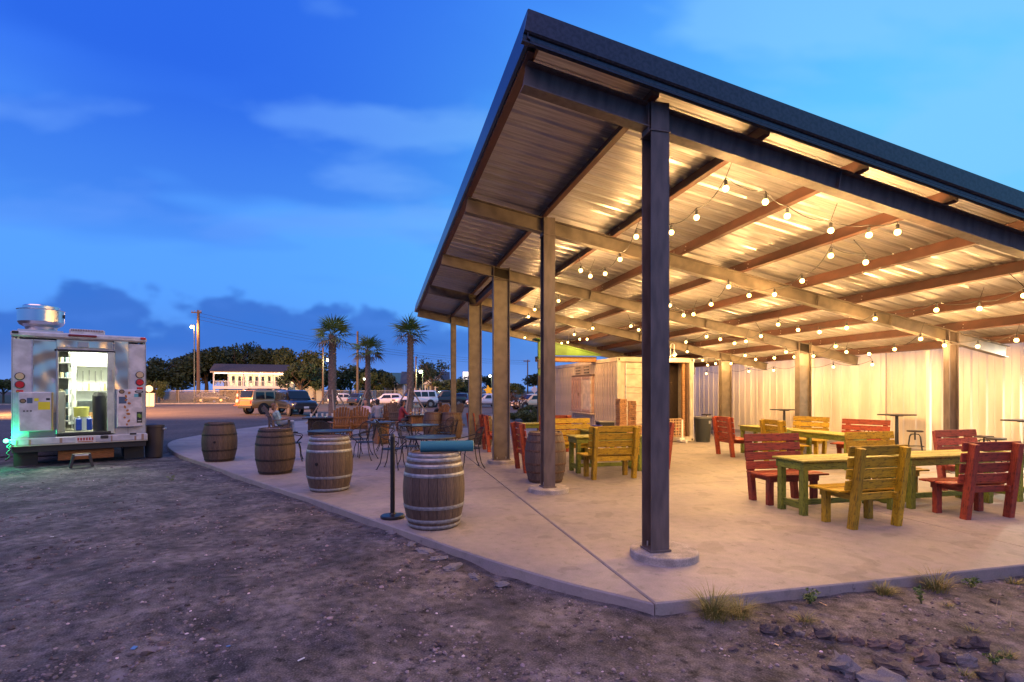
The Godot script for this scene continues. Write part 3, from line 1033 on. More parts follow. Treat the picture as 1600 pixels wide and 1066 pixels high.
func build_truck() -> void:
	var t := thing("food_truck", "white boxy food truck seen from behind, lit kitchen through its open rear door", "truck", P(-11.36, 9.97, 0), 0.4695)
	var white := mat("truck white paint", [0.55, 0.55, 0.58], 0.42, 0.0, "stain", Vector3.ONE * 0.9, "dents", 0.1)
	var steel := mat("stainless with warm reflection tint", [0.66, 0.56, 0.42], 0.3, 0.9)  # gold cast in this metal colour stands for warm lamps mirrored in it
	var inner := mat("truck inner white", [0.75, 0.76, 0.7], 0.35)
	var black := mat("truck black rubber", [0.02, 0.02, 0.02], 0.7)
	var chrome := mat("spun aluminium", [0.7, 0.69, 0.68], 0.25, 1.0)
	var red := mat("red lens", [0.45, 0.015, 0.012], 0.25)
	var amber := mat("pale lens", [0.5, 0.38, 0.22], 0.3)
	var W := 2.65
	var L := 6.2
	# rear wall around the doorway
	part(t, "rear_panel", bx(Vector3(0.82, 2.5, 0.06), 0.015), white, T(Vector3(0.41, 1.75, -0.03)))
	part(t, "rear_panel", bx(Vector3(0.7, 2.5, 0.06), 0.015), white, T(Vector3(W - 0.35, 1.75, -0.03)))
	part(t, "door_header", bx(Vector3(1.13, 0.3, 0.06), 0.01), white, T(Vector3(1.385, 2.9, -0.03)))
	part(t, "roof_cap", bx(Vector3(W + 0.03, 0.15, 0.14), 0.04), white, T(Vector3(W / 2, 3.12, -0.03)))
	part(t, "cap_seam", bx(Vector3(W + 0.01, 0.012, 0.02), 0.003), black, T(Vector3(W / 2, 3.035, 0.005)))
	part(t, "side_wall", bx(Vector3(0.06, 2.6, L), 0.02), white, T(Vector3(0.03, 1.8, -L / 2 - 0.06)))
	part(t, "side_wall", bx(Vector3(0.06, 2.6, L), 0.02), white, T(Vector3(W - 0.03, 1.8, -L / 2 - 0.06)))
	part(t, "roof", bx(Vector3(W - 0.02, 0.06, L), 0.02), white, T(Vector3(W / 2, 3.15, -L / 2 - 0.06)))
	part(t, "floor", bx(Vector3(W - 0.13, 0.06, L), 0.0), mat("truck floor", [0.3, 0.28, 0.22], 0.6, 0.0, "mottle"), T(Vector3(W / 2, 0.66, -L / 2 - 0.07)))
	part(t, "front_wall", bx(Vector3(W - 0.1, 2.5, 0.06), 0.0), white, T(Vector3(W / 2, 1.85, -L)))
	# wavy stainless sheets either side of the door and across its head
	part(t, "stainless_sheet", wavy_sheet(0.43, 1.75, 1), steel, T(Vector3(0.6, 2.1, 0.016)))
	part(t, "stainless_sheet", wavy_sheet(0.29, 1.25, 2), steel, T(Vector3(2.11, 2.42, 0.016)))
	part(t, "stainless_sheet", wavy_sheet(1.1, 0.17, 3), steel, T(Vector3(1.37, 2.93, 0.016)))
	part(t, "plate_lamp", bx(Vector3(0.22, 0.14, 0.03), 0.01), mat("dull chrome", [0.4, 0.38, 0.36], 0.4, 0.7), T(Vector3(1.33, 2.92, 0.03)))
	part(t, "stainless_sheet", bx(Vector3(0.5, 0.62, 0.012), 0.003), mat("dull stainless", [0.3, 0.28, 0.25], 0.4, 0.8), T(Vector3(0.56, 0.93, 0.009)))
	# doorway frame, folded-back door leaf on the right
	part(t, "door_frame", bx(Vector3(0.05, 2.1, 0.1), 0.01), mats["dull chrome"], T(Vector3(0.83, 1.73, 0.0)))
	part(t, "door_frame", bx(Vector3(1.2, 0.06, 0.1), 0.01), black, T(Vector3(1.38, 2.76, 0.0)))
	var leaf := part(t, "door", bx(Vector3(0.16, 2.1, 0.05), 0.012), mat("truck door pale", [0.5, 0.55, 0.46], 0.4, 0.0, "stain"), T(Vector3(1.89, 1.7, 0.035)), "door leaf folded back")
	part(leaf, "handle", bx(Vector3(0.03, 0.3, 0.04), 0.01), mat("dull chrome", []), T(Vector3(0.02, 0.45, 0.04)))
	part(t, "sill", bx(Vector3(1.06, 0.07, 0.12), 0.01), black, T(Vector3(1.36, 0.68, 0.01)))
	# lamps
	for x in [0.15, W - 0.14]:
		for k in 2:
			var y: float = [2.1, 1.9][k] + (0.08 if x > 1 else 0.0)
			var l := part(t, "tail_lamp", cyl(0.078, 0.035, 20), amber if k == 0 else red, T(Vector3(x, y, 0.0), E(PI / 2)), "pale upper tail lamp" if k == 0 else "red lower tail lamp")
			var ring := MB.new()
			ring.lathe([Vector2(0.076, 0.03), Vector2(0.09, 0.026), Vector2(0.094, 0.0)], 20)
			part(l, "lamp_ring", ring.done(), black)
		part(t, "side_marker", bx(Vector3(0.13, 0.06, 0.04), 0.015), red, T(Vector3(x, 1.74 + (0.08 if x > 1 else 0.0), 0.01)))
	for x in [0.07, W - 0.07]:
		part(t, "marker_lamp", bx(Vector3(0.12, 0.06, 0.03), 0.012), red if x > 1 else black, T(Vector3(x, 3.15, 0.05)))
	part(t, "brake_lamp", bx(Vector3(0.56, 0.055, 0.04), 0.012), mat("dark red lens", [0.16, 0.012, 0.012], 0.3), T(Vector3(1.32, 3.14, 0.055)))
	# lockers left and right of the door with worn stickers
	var worn := mat("worn white locker", [0.62, 0.57, 0.56], 0.5, 0.0, "stain", Vector3.ONE * 1.6, "dents", 0.1)
	var lk := part(t, "locker", bx(Vector3(0.6, 0.95, 0.16), 0.02), white, T(Vector3(0.43, 1.25, 0.08)), "left locker with a yellow notice")
	var rk := part(t, "locker", bx(Vector3(0.54, 0.97, 0.14), 0.02), worn, T(Vector3(2.28, 1.3, 0.07)), "right locker with peeling rusty stickers")
	part(lk, "locker_edge", bx(Vector3(0.03, 0.93, 0.17), 0.008), mat("brass edge", [0.45, 0.33, 0.12], 0.4, 0.5), T(Vector3(0.31, 0, 0)))
	part(rk, "locker_lip", bx(Vector3(0.56, 0.03, 0.17), 0.008), mats["dull chrome"], T(Vector3(0, -0.48, 0.01)))
	var cols := {"yellow": [0.62, 0.55, 0.02], "navy": [0.05, 0.09, 0.16], "black": [0.02, 0.02, 0.02], "teal": [0.1, 0.35, 0.42], "rust": [0.35, 0.13, 0.03], "grey": [0.25, 0.25, 0.27]}
	var stick := func(p: Node, x: float, y: float, w: float, h: float, c: String, z := 0.082) -> MeshInstance3D:
		return part(p, "sticker", bx(Vector3(w, h, 0.003), 0.0), mat("sticker " + c, cols[c], 0.5), T(Vector3(x, y, z)), c + " sticker")
	stick.call(lk, 0.16, 0.14, 0.22, 0.19, "yellow")
	stick.call(lk, -0.1, 0.27, 0.1, 0.13, "navy")
	stick.call(lk, 0.02, 0.29, 0.08, 0.07, "yellow")
	stick.call(lk, 0.23, 0.3, 0.07, 0.05, "black")
	for k in 3:
		stick.call(lk, -0.2 + 0.06 * k, 0.02, 0.035, 0.03, "black")
	for k in 2:
		var ov := part([lk, rk][k], "oval_sticker", cyl(0.055, 0.004, 18), mat("sticker black", []), T([Vector3(-0.22, 0.26, 0.08), Vector3(-0.17, 0.43, 0.07)][k], E(PI / 2).scaled(Vector3(1.1, 1, 0.75))), "black oval sticker with a pale middle")
		part(ov, "oval_middle", cyl(0.038, 0.004, 18), mat("pale panel", []), T(Vector3(0, 0.002, 0)))
	var ob := part(rk, "oval_sticker", cyl(0.08, 0.004, 18), mat("sticker black", []), T(Vector3(0.2, 0.43, 0.07), E(PI / 2, 0, 0) * E(0, 0.35, 0).scaled(Vector3(1.2, 1, 0.5))), "tilted dark oval sticker")
	part(ob, "oval_middle", cyl(0.055, 0.004, 18), mat("sticker grey", cols["grey"], 0.5), T(Vector3(0, 0.002, 0)))
	stick.call(rk, -0.15, 0.21, 0.16, 0.18, "navy", 0.072)
	stick.call(rk, 0.14, 0.33, 0.09, 0.09, "teal", 0.072)
	stick.call(rk, 0.22, 0.34, 0.07, 0.1, "black", 0.072)
	for k in 10:
		part(rk, "rust_patch", cyl(0.03, 0.003, 9), mat("sticker rust", cols["rust"], 0.8), T(Vector3(-0.06 + 0.05 * sin(k * 2.3), -0.43 + 0.092 * k, 0.0685 + 0.0003 * k), E(PI / 2) * E(0, k, 0) * Basis().scaled(Vector3(0.7 + 0.9 * absf(sin(k * 1.7)), 1, 0.6 + 0.5 * absf(cos(k * 2.1))))))
	# black sticker with three ragged green strokes over a pale line
	var mk := part(rk, "sticker", bx(Vector3(0.12, 0.29, 0.003), 0.0), mat("sticker black", []), T(Vector3(0.21, -0.25, 0.0745)), "black sticker with three ragged green strokes")
	for k in 3:
		part(mk, "green_stroke", bx(Vector3(0.016, 0.11 - 0.02 * absf(k - 1), 0.002), 0.0), mat("stroke green", [0.22, 0.42, 0.04], 0.5), T(Vector3(-0.03 + 0.03 * k, 0.05 - 0.01 * k, 0.0025)))
	part(mk, "pale_line", bx(Vector3(0.08, 0.018, 0.002), 0.0), mat("stroke pale", [0.5, 0.5, 0.48], 0.5), T(Vector3(0, -0.09, 0.0025)))
	# bumper, skirt, plate
	var bump := part(t, "bumper", bx(Vector3(W + 0.04, 0.17, 0.16), 0.02), white, T(Vector3(W / 2, 0.53, 0.06)))
	part(bump, "bumper_edge", bx(Vector3(W + 0.05, 0.03, 0.17), 0.008), mat("bumper trim", [0.35, 0.33, 0.26], 0.5), T(Vector3(0, -0.095, 0)))
	part(t, "skirt", bx(Vector3(W - 0.02, 0.16, 0.1), 0.01), black, T(Vector3(W / 2, 0.35, 0.05)))
	var plate := part(t, "licence_plate", bx(Vector3(0.4, 0.18, 0.01), 0.004), mat("plate", [0.55, 0.52, 0.5], 0.4), T(Vector3(1.37, 0.535, 0.148)), "number plate with worn red characters")
	for k in 6:
		part(plate, "worn_character", bx(Vector3(0.035, 0.07, 0.004), 0.0), mat("plate red", [0.35, 0.04, 0.03], 0.5), T(Vector3(-0.14 + 0.056 * k, 0.005, 0.005)))
	part(plate, "plate_edge", bx(Vector3(0.3, 0.022, 0.004), 0.0), mat("sticker rust", []), T(Vector3(0, -0.06, 0.005)))
	part(t, "light_block", bx(Vector3(0.16, 0.08, 0.06), 0.01), black, T(Vector3(1.75, 0.57, 0.14)))
	part(t, "vent_slot", bx(Vector3(0.14, 0.04, 0.02), 0.006), black, T(Vector3(2.35, 0.62, 0.15)))
	# underbody, wheels, orange board
	part(t, "underbody", bx(Vector3(W - 0.3, 0.3, L - 0.6), 0.0), black, T(Vector3(W / 2, 0.45, -L / 2)))
	for x in [0.28, W - 0.28]:
		for z in [-1.0, -L + 0.9]:
			var wh := part(t, "wheel", wheel_mesh(0.4, 0.34), black, T(Vector3(x, 0.3, z), E(0, 0, PI / 2)))
			part(wh, "hub", cyl(0.17, 0.3, 16), mats["dull chrome"], T(Vector3(0, -0.15, 0)))
	for x in [0.25, W - 0.25]:
		part(t, "mud_flap", bx(Vector3(0.44, 0.4, 0.02), 0.004), black, T(Vector3(x, 0.13, -0.2)))
	part(t, "lift_board", bx(Vector3(1.12, 0.3, 0.05), 0.008), mat("orange ply board", [0.4, 0.15, 0.04], 0.7, 0.0, "grain", Vector3(0.5, 4, 4)), T(Vector3(1.4, 0.16, -0.12)), "orange plywood board under the bumper")
	# roof gear
	var fan := part(t, "exhaust_fan", bx(Vector3(0.86, 0.09, 0.8), 0.01), mat("fan curb", [0.5, 0.49, 0.48], 0.4, 0.6), T(Vector3(0.52, 3.22, -0.75)), "big spun aluminium exhaust fan")
	var bowl := MB.new()
	bowl.lathe([Vector2(0.3, 0.05), Vector2(0.32, 0.14), Vector2(0.42, 0.2), Vector2(0.455, 0.27), Vector2(0.46, 0.56), Vector2(0.475, 0.575), Vector2(0.46, 0.58), Vector2(0.4, 0.575)], 36)
	part(fan, "fan_bowl", bowl.done(), chrome)
	var lid := MB.new()
	lid.lathe([Vector2(0.36, 0.56), Vector2(0.36, 0.66), Vector2(0.345, 0.685), Vector2(0.33, 0.69), Vector2(0.0, 0.7)], 36)
	part(fan, "fan_lid", lid.done(), chrome)
	part(fan, "fan_switch", bx(Vector3(0.05, 0.09, 0.06), 0.01), black, T(Vector3(0.44, 0.44, 0.14)))
	var ac := part(t, "roof_vent", bx(Vector3(0.72, 0.16, 0.5), 0.03), white, T(Vector3(1.42, 3.25, -0.4)), "low louvred roof vent")
	for k in 20:
		part(ac, "louvre", bx(Vector3(0.018, 0.05, 0.01), 0.0), mat("louvre brown", [0.2, 0.13, 0.11], 0.6), T(Vector3(-0.31 + 0.0326 * k, 0.045, 0.252)))
	for x in [0.015, 0.395, 2.255, W - 0.015]:
		part(t, "panel_seam", bx(Vector3(0.012, 2.4, 0.008), 0.002), mat("seam grey", [0.2, 0.2, 0.21], 0.5), T(Vector3(x, 1.8, 0.002)))
	for k in 22:
		for x in [0.05, 0.36, 2.29, W - 0.05]:
			part(t, "rivet", cyl(0.008, 0.008, 6), mats["dull chrome"], T(Vector3(x, 0.72 + 0.104 * k, 0.0), E(PI / 2)))
	for k in 6:
		part(t, "rust_streak", bx(Vector3(0.03 + 0.012 * (k % 3), 0.12 + 0.05 * (k % 2), 0.002), 0.0), mat("rust streak", [0.3, 0.2, 0.14], 0.8), T(Vector3([0.1, 0.33, 0.9, 1.9, 2.4, 2.56][k], [0.52, 0.5, 0.53, 0.51, 0.5, 0.52][k], 0.142)))
	part(t, "hose", hose_mesh(), black, T(Vector3(0.02, 0.3, 0.02)))
	part(t, "range_hood", bx(Vector3(1.0, 0.4, 0.7), 0.02), mats["dull chrome"], T(Vector3(1.6, 2.62, -1.9)))
	for k in 5:
		part(t, "ladle", bx(Vector3(0.03, 0.3, 0.02), 0.008), mats["dull chrome"], T(Vector3(1.25 + 0.14 * k, 2.2 - 0.03 * (k % 2), -2.2)))
	part(t, "wall_shelf", bx(Vector3(0.8, 0.03, 0.25), 0.004), mats["dull chrome"], T(Vector3(1.6, 1.75, -2.15)))
	for k in 6:
		part(t, "sauce_bottle", cyl(0.035, 0.2, 10, 0.02), mat(["jug blue x", "sauce red", "bucket yellow"][k % 3], [[0.5, 0.52, 0.5], [0.45, 0.4, 0.3], [0.6, 0.55, 0.12]][k % 3], 0.4), T(Vector3(1.28 + 0.12 * k, 1.765, -2.12)))
	# kitchen inside the doorway
	part(t, "kitchen_wall", bx(Vector3(1.3, 2.2, 0.04), 0.0), inner, T(Vector3(1.72, 1.9, -2.3)))
	part(t, "kitchen_wall", bx(Vector3(0.04, 2.4, 2.3), 0.0), inner, T(Vector3(W - 0.5, 1.9, -1.3)))
	part(t, "kitchen_ceiling", bx(Vector3(W - 0.15, 0.03, 2.6), 0.0), inner, T(Vector3(W / 2, 2.98, -1.5)))
	part(t, "kitchen_wall", bx(Vector3(0.04, 2.4, 4.5), 0.0), inner, T(Vector3(0.12, 1.9, -2.5)))
	part(t, "refrigerator", bx(Vector3(0.34, 1.05, 0.5), 0.015), mat("fridge grey", [0.32, 0.33, 0.27], 0.4, 0.3), T(Vector3(0.82, 1.22, -0.6)))
	for x in [1.13, 1.2]:
		part(t, "shelf_post", bx(Vector3(0.03, 2.0, 0.03), 0.004), inner, T(Vector3(x, 1.75, -1.0 - 6.0 * (x - 1.13))))
	for y in [0.95, 1.3, 1.65, 2.1, 2.5]:
		var shf := part(t, "shelf", bx(Vector3(0.42, 0.025, 0.5), 0.004), mat("wire shelf", [0.5, 0.5, 0.48], 0.4, 0.5), T(Vector3(0.98, y, -1.3)))
		for k in 4:
			part(shf, "jar", cyl(0.04, 0.13, 10), mat(["jar a", "jar b", "jar c"][k % 3], [[0.5, 0.5, 0.46], [0.3, 0.25, 0.15], [0.1, 0.16, 0.2]][k % 3], 0.4), T(Vector3(-0.16 + 0.1 * k, 0.013, 0.1)))
	part(t, "griddle", bx(Vector3(0.72, 0.75, 0.5), 0.01), mat("griddle dark", [0.09, 0.1, 0.1], 0.4, 0.6), T(Vector3(1.62, 1.1, -2.0)))
	part(t, "cutting_board", bx(Vector3(0.5, 0.34, 0.03), 0.005), wood("pine"), T(Vector3(1.52, 0.98, -1.72)))
	for k in 2:
		var can := part(t, "blue_jug", bx(Vector3(0.12, 0.32, 0.12), 0.02), mat("jug blue", [0.02, 0.06, 0.4], 0.35), T(Vector3(1.26 + 0.22 * k, 0.87, -0.7)))
		part(can, "cap", cyl(0.03, 0.05, 10), inner, T(Vector3(0, 0.16, 0)))
	part(t, "bucket", cyl(0.15, 0.26, 16, 0.17), mat("bucket yellow", [0.6, 0.55, 0.12], 0.4), T(Vector3(1.32, 1.06, -1.0)))
	part(t, "bucket_stand", bx(Vector3(0.3, 0.36, 0.26), 0.01), inner, T(Vector3(1.32, 0.87, -1.05)))
	var bin := part(t, "kitchen_bin", cyl(0.15, 0.95, 18, 0.17), mat("bin black", [0.018, 0.018, 0.016], 0.5), T(Vector3(1.69, 0.69, -0.35)))
	part(bin, "bin_bag", cyl(0.17, 0.1, 18, 0.12), mats["bin black"], T(Vector3(0, 0.93, 0)))
	var ceil := thing("kitchen_light", "bright white ceiling light inside the food truck", "lamp", t.to_global(Vector3(1.5, 2.94, -1.2)), 0.4695)
	part(ceil, "tube", bx(Vector3(0.12, 0.05, 1.2), 0.015), glow("cool tube", [0.93, 1.0, 0.86], 5.0))
	lamp(ceil, "tube_light", Vector3(0, -0.12, 0.2), lin(0.93, 1.0, 0.8), 7.5, 0.12)
	# green light at the left corner
	var gr := thing("green_lamp", "small bright green lamp at the truck's lower left corner", "lamp", t.to_global(Vector3(-0.08, 0.58, 0.16)), 0.4695)
	part(gr, "lens", ball_mesh(0.05), glow("green glow", [0.15, 1.0, 0.55], 5.0))
	part(gr, "bracket", bx(Vector3(0.1, 0.05, 0.08), 0.01), black, T(Vector3(0.05, -0.02, -0.06)))
	lamp(gr, "glow", Vector3.ZERO, lin(0.02, 1.0, 0.35), 1.2, 0.05)
	# step stool
	var st := thing("step_stool", "small dark plastic step stool behind the food truck", "stool", t.to_global(Vector3(1.28, G, 0.65)), 0.4695)
	var plastic := mat("dark plastic", [0.035, 0.03, 0.03], 0.5)
	var top := part(st, "step", bx(Vector3(0.36, 0.045, 0.24), 0.012), plastic, T(Vector3(0, 0.3, 0)))
	part(top, "grip_strip", bx(Vector3(0.26, 0.006, 0.12), 0.002), mat("pale panel", []), T(Vector3(0, 0.025, 0)))
	part(top, "front_label", bx(Vector3(0.26, 0.035, 0.004), 0.0), mat("jar a", []), T(Vector3(0, -0.002, 0.122)))
	for x in [-1, 1]:
		for z in [-1, 1]:
			part(st, "leg", bx(Vector3(0.06, 0.3, 0.05), 0.01), plastic, T(Vector3(0.18 * x, 0.145, 0.1 * z), E(0, 0, 0.2 * x)))
	# bin at the truck's right corner
	var tr := thing("trash_can", "dark brown lidded trash can beside the food truck", "trash can", P(-8.95, 11.55, G))
	var tb := MB.new()
	tb.lathe([Vector2(0, 0), Vector2(0.18, 0), Vector2(0.2, 0.03), Vector2(0.24, 0.84), Vector2(0.255, 0.85), Vector2(0.255, 0.9), Vector2(0.23, 0.9)], 24)
	part(tr, "body", tb.done(), mat("brown plastic", [0.035, 0.024, 0.022], 0.55))
	var lid2 := MB.new()
	lid2.lathe([Vector2(0.25, 0.88), Vector2(0.24, 0.92), Vector2(0, 0.95)], 24)
	part(tr, "lid", lid2.done(), mats["brown plastic"])
	for x in [-1, 1]:
		part(tr, "handle", bx(Vector3(0.06, 0.05, 0.16), 0.012), mats["dull chrome"], T(Vector3(0.265 * x, 0.8, 0)))


func hose_mesh() -> ArrayMesh:
	var b := MB.new()
	var pts := []
	for k in 20:
		pts.append(Vector3(-0.05 + 0.03 * sin(k * 0.9), 0.25 - 0.02 * k, 0.05 + 0.03 * k))
	b.tube(pts, 0.018, 6)
	return b.done()


# thin sheet that bulges and dips a little, as hand fitted stainless does
func wavy_sheet(w: float, h: float, sd: int) -> ArrayMesh:
	var b := MB.new()
	var no := smooth_noise(sd, 1.1, 1)
	var f := func(x: float, y: float) -> Vector3:
		return Vector3(x, y, 0.022 * no.get_noise_2d(x * 2.0, y * 1.6))
	var nrm := func(x: float, y: float) -> Vector3:
		var e := 0.01
		var a: Vector3 = f.call(x + e, y) - f.call(x - e, y)
		var c: Vector3 = f.call(x, y + e) - f.call(x, y - e)
		return a.cross(c).normalized()
	var nx := int(w / 0.03) + 1
	var ny := int(h / 0.03) + 1
	for j in ny:
		for i in nx:
			var x0 := -w / 2 + w * i / nx
			var x1 := -w / 2 + w * (i + 1) / nx
			var y0 := -h / 2 + h * j / ny
			var y1 := -h / 2 + h * (j + 1) / ny
			b.squad(f.call(x0, y0), f.call(x1, y0), f.call(x1, y1), f.call(x0, y1), nrm.call(x0, y0), nrm.call(x1, y0), nrm.call(x1, y1), nrm.call(x0, y1))
	for s in [-1.0, 1.0]:
		b.box(Vector3(s * w / 2, 0, -0.006), Vector3(0.008, h, 0.03))
		b.box(Vector3(0, s * h / 2, -0.006), Vector3(w, 0.008, 0.03))
	return b.done()


func wheel_mesh(r: float, w: float) -> Mesh:
	var k := "w%.2f,%.2f" % [r, w]
	if not meshes.has(k):
		var b := MB.new()
		var h := w / 2
		b.lathe([Vector2(0.55 * r, -h * 0.8), Vector2(0.86 * r, -h), Vector2(0.97 * r, -h * 0.85), Vector2(r, -h * 0.5), Vector2(r, h * 0.5), Vector2(0.97 * r, h * 0.85), Vector2(0.86 * r, h), Vector2(0.55 * r, h * 0.8), Vector2(0.5 * r, h * 0.3), Vector2(0, h * 0.3)], 24)
		b.lathe([Vector2(0, -h * 0.3), Vector2(0.5 * r, -h * 0.3), Vector2(0.55 * r, -h * 0.8)], 24)
		meshes[k] = b.done()
	return meshes[k]


# ---------------------------------------------------------------- street

func utility_pole(label: String, u: float, v: float, h: float, arm: bool) -> Node3D:
	var p := thing("utility_pole", label, "pole", P(u, v, G), -0.2, "wooden poles along the street")
	var b := MB.new()
	b.tube([Vector3.ZERO, Vector3(0, h * 0.5, 0), Vector3(0, h, 0)], 0.26 * h / 13.0, 10, 0.17 * h / 13.0)
	part(p, "pole", b.done(), mat("pole timber", [0.14, 0.1, 0.075], 0.85, 0.0, "grain", Vector3(5, 0.3, 5)))
	if arm:
		part(p, "cross_arm", bx(Vector3(1.5, 0.16, 0.14), 0.01), mats["pole timber"], T(Vector3(-0.2, h - 0.35, 0.15)))
		for x in [-0.85, -0.45, 0.2, 0.45]:
			part(p, "insulator", cyl(0.06, 0.22, 8), mat("insulator", [0.25, 0.23, 0.22], 0.3), T(Vector3(x, h - 0.27, 0.15)))
	return p


func street_lamp(label: String, u: float, v: float, h: float, c: Color, e: float, r: float, aim := Vector3.ZERO) -> void:
	var s := thing("street_lamp", label, "street lamp", P(u, v, G), 0.0, "street lamps over the lot")
	part(s, "pole", cyl(0.09, h, 10, 0.06), mat("lamp pole", [0.13, 0.16, 0.12], 0.5, 0.3))
	part(s, "head", bx(Vector3(0.6, 0.16, 0.34), 0.04), mats["lamp pole"], T(Vector3(-0.25, h, 0.1)))
	part(s, "bulb", ball_mesh(r), glow("street glow", [0.9, 1.0, 0.8], 7.0), T(Vector3(-0.3, h - 0.1 - r * 0.6, 0.15)))
	var at := Vector3(-0.3, h - 0.1 - r * 0.6, 0.15)
	if aim == Vector3.ZERO:
		lamp(s, "light", at, c, e, r)
	else:
		var sp := SpotLight3D.new()
		sp.name = "light"
		sp.light_color = c
		sp.light_energy = e
		sp.light_size = r
		sp.spot_range = 200.0
		sp.spot_attenuation = 2.0
		sp.spot_angle = 62.0
		sp.spot_angle_attenuation = 1.0
		sp.shadow_enabled = true
		s.add_child(sp)
		sp.look_at_from_position(s.position + at, aim)



func build_street() -> void:
	var sodium := lin(1.0, 0.42, 0.1)
	utility_pole("tall wooden utility pole carrying a street lamp, left of the porch house", -29.8, 83.8, 14.0, true)
	street_lamp("street lamp hung high on the tall wooden pole", -30.1, 83.0, 11.6, sodium, 60.0, 0.24)
	utility_pole("slim pole just left of the first palm", -11.0, 74.1, 8.0, false)
	street_lamp("green white street lamp behind the first palm", -10.0, 73.5, 6.4, lin(0.8, 1.0, 0.6), 14.0, 0.2)
	utility_pole("dark pole behind the shortest palm", -6.4, 76.1, 10.6, false)
	street_lamp("low street lamp left of the shortest palm", -5.0, 72.0, 3.7, lin(0.8, 1.0, 0.6), 5.0, 0.15)
	utility_pole("slim pole right of the third palm", 1.45, 65.9, 6.4, false)
	street_lamp("green white street lamp right of the third palm", 2.3, 65.5, 4.6, lin(0.8, 1.0, 0.6), 14.0, 0.22)
	utility_pole("distant pole seen between the two nearest columns", 29.0, 110.7, 8.9, true)
	street_lamp("distant street lamp left of the third column", 15.1, 83.2, 4.6, lin(0.8, 1.0, 0.7), 6.0, 0.22)
	# sodium lamp of the lot, out of the picture on the left
	street_lamp("orange sodium lamp of the lot, past the left edge", -33.0, 38.0, 9.0, lin(1.0, 0.42, 0.12), 6500.0, 0.2, P(-17.0, 56.0, 0))
	# wires between the tall pole and the next ones
	for k in 3:
		var w := MB.new()
		var pts := []
		for i in 25:
			var t := i / 24.0
			pts.append(P(-29.8, 83.8, 13.5 - k * 0.5).lerp(P(29.0, 110.7, 8.6 - k * 0.4), t) - Vector3(0, 3.2 * 4.0 * t * (1 - t) * 0.5, 0))
		w.tube(pts, 0.018, 4)
		solo("overhead_wire", ["top", "middle", "lowest"][k] + " overhead wire running from the tall wooden pole", "wire", w.done(), mat("wire black", [0.02, 0.02, 0.022], 0.6))
	# chain link fence along the kerb
	var f := thing("chain_link_fence", "grey chain link fence in front of the porch house", "fence", P(-40, 79.5, G))
	var galv := mat("fence steel", [0.3, 0.3, 0.32], 0.5, 0.6)
	for k in 17:
		part(f, "post", cyl(0.045, 1.95, 8), galv, T(Vector3(3.0 * k, 0, 0.02 * (k % 2))))
	part(f, "top_rail", bx(Vector3(48, 0.05, 0.05), 0.0), galv, T(Vector3(24, 1.9, 0)))
	var mesh := MB.new()
	for k in 320:
		for s in [-1, 1]:
			mesh.box(Vector3(0.15 * k, 0.95, 0), Vector3(0.012, 1.9 * 1.18, 0.01), E(0, 0, 0.55 * s))
	var net := part(f, "mesh", mesh.done(), galv)
	net.set_meta("kind", "stuff")
	# white stop sign seen from behind and a cone
	var sg := thing("road_sign", "white octagonal sign seen from the back right of the food truck", "sign", P(-28.5, 63.0, G), 0.35)
	part(sg, "post", cyl(0.04, 2.0, 8), galv)
	part(sg, "plate", cyl(0.38, 0.02, 8), mat("sign back", [0.55, 0.57, 0.6], 0.4, 0.3), T(Vector3(0, 2.1, 0.05), E(PI / 2, 0, 0) * E(0, PI / 8, 0)))
	part(sg, "plate_rim", cyl(0.4, 0.008, 8), mat("dull chrome", []), T(Vector3(0, 2.1, 0.045), E(PI / 2, 0, 0) * E(0, PI / 8, 0)))
	var box := thing("utility_cabinet", "pale square cabinet at the kerb right of the food truck", "cabinet", P(-29.5, 66.0, G), 0.2)
	part(box, "body", bx(Vector3(0.9, 1.5, 0.6), 0.05), mat("cabinet", [0.6, 0.6, 0.5], 0.5), T(Vector3(0, 0.75, 0)))
	part(box, "lid", bx(Vector3(0.98, 0.1, 0.68), 0.03), mats["cabinet"], T(Vector3(0, 1.54, 0)))
	var cone := thing("traffic_cone", "orange and white traffic cone on the lot left of the gold truck", "cone", P(-20.35, 67.1, G))
	part(cone, "base", bx(Vector3(0.7, 0.08, 0.7), 0.02), mat("cone orange", [0.6, 0.1, 0.02], 0.5), T(Vector3(0, 0.04, 0)))
	for k in 5:
		part(cone, "band", cyl(0.27 - 0.05 * k, 0.36, 16, 0.225 - 0.05 * k), mats["cone orange"] if k % 2 == 0 else mat("cone white", [0.7, 0.68, 0.64], 0.5), T(Vector3(0, 0.08 + 0.36 * k, 0)))
	# lit white billboard
	var bb := thing("billboard", "glowing white backlit board behind the fifth column", "sign", P(18.0, 123.6, G), -0.1)
	part(bb, "panel", bx(Vector3(3.6, 3.0, 0.3), 0.03), glow("white board", [1.0, 0.97, 0.93], 1.6), T(Vector3(0, 5.0, 0)))
	part(bb, "frame", bx(Vector3(3.8, 3.2, 0.2), 0.03), galv, T(Vector3(0, 5.0, -0.12)))
	for x in [-1.2, 1.2]:
		part(bb, "leg", cyl(0.12, 3.6, 8), galv, T(Vector3(x, 0, -0.1)))
	# yellow star shaped sign and a diamond sign between the columns
	var star := thing("star_sign", "yellow star shaped sign standing over the parked silver car", "sign", P(11.7, 68.6, G))
	var poly := PackedVector2Array()
	for k in 10:
		var a := PI / 2 + TAU * k / 10
		poly.append(Vector2(cos(a), sin(a)) * (0.75 if k % 2 == 0 else 0.36))
	var sp := MB.new()
	sp.prism(poly, 0.25)
	part(star, "star", sp.done(), mat("star yellow", [0.75, 0.5, 0.02], 0.4), T(Vector3(0, 1.95, 0), E(0, 0, 0.15)))
	part(star, "post", cyl(0.05, 1.5, 8), galv)
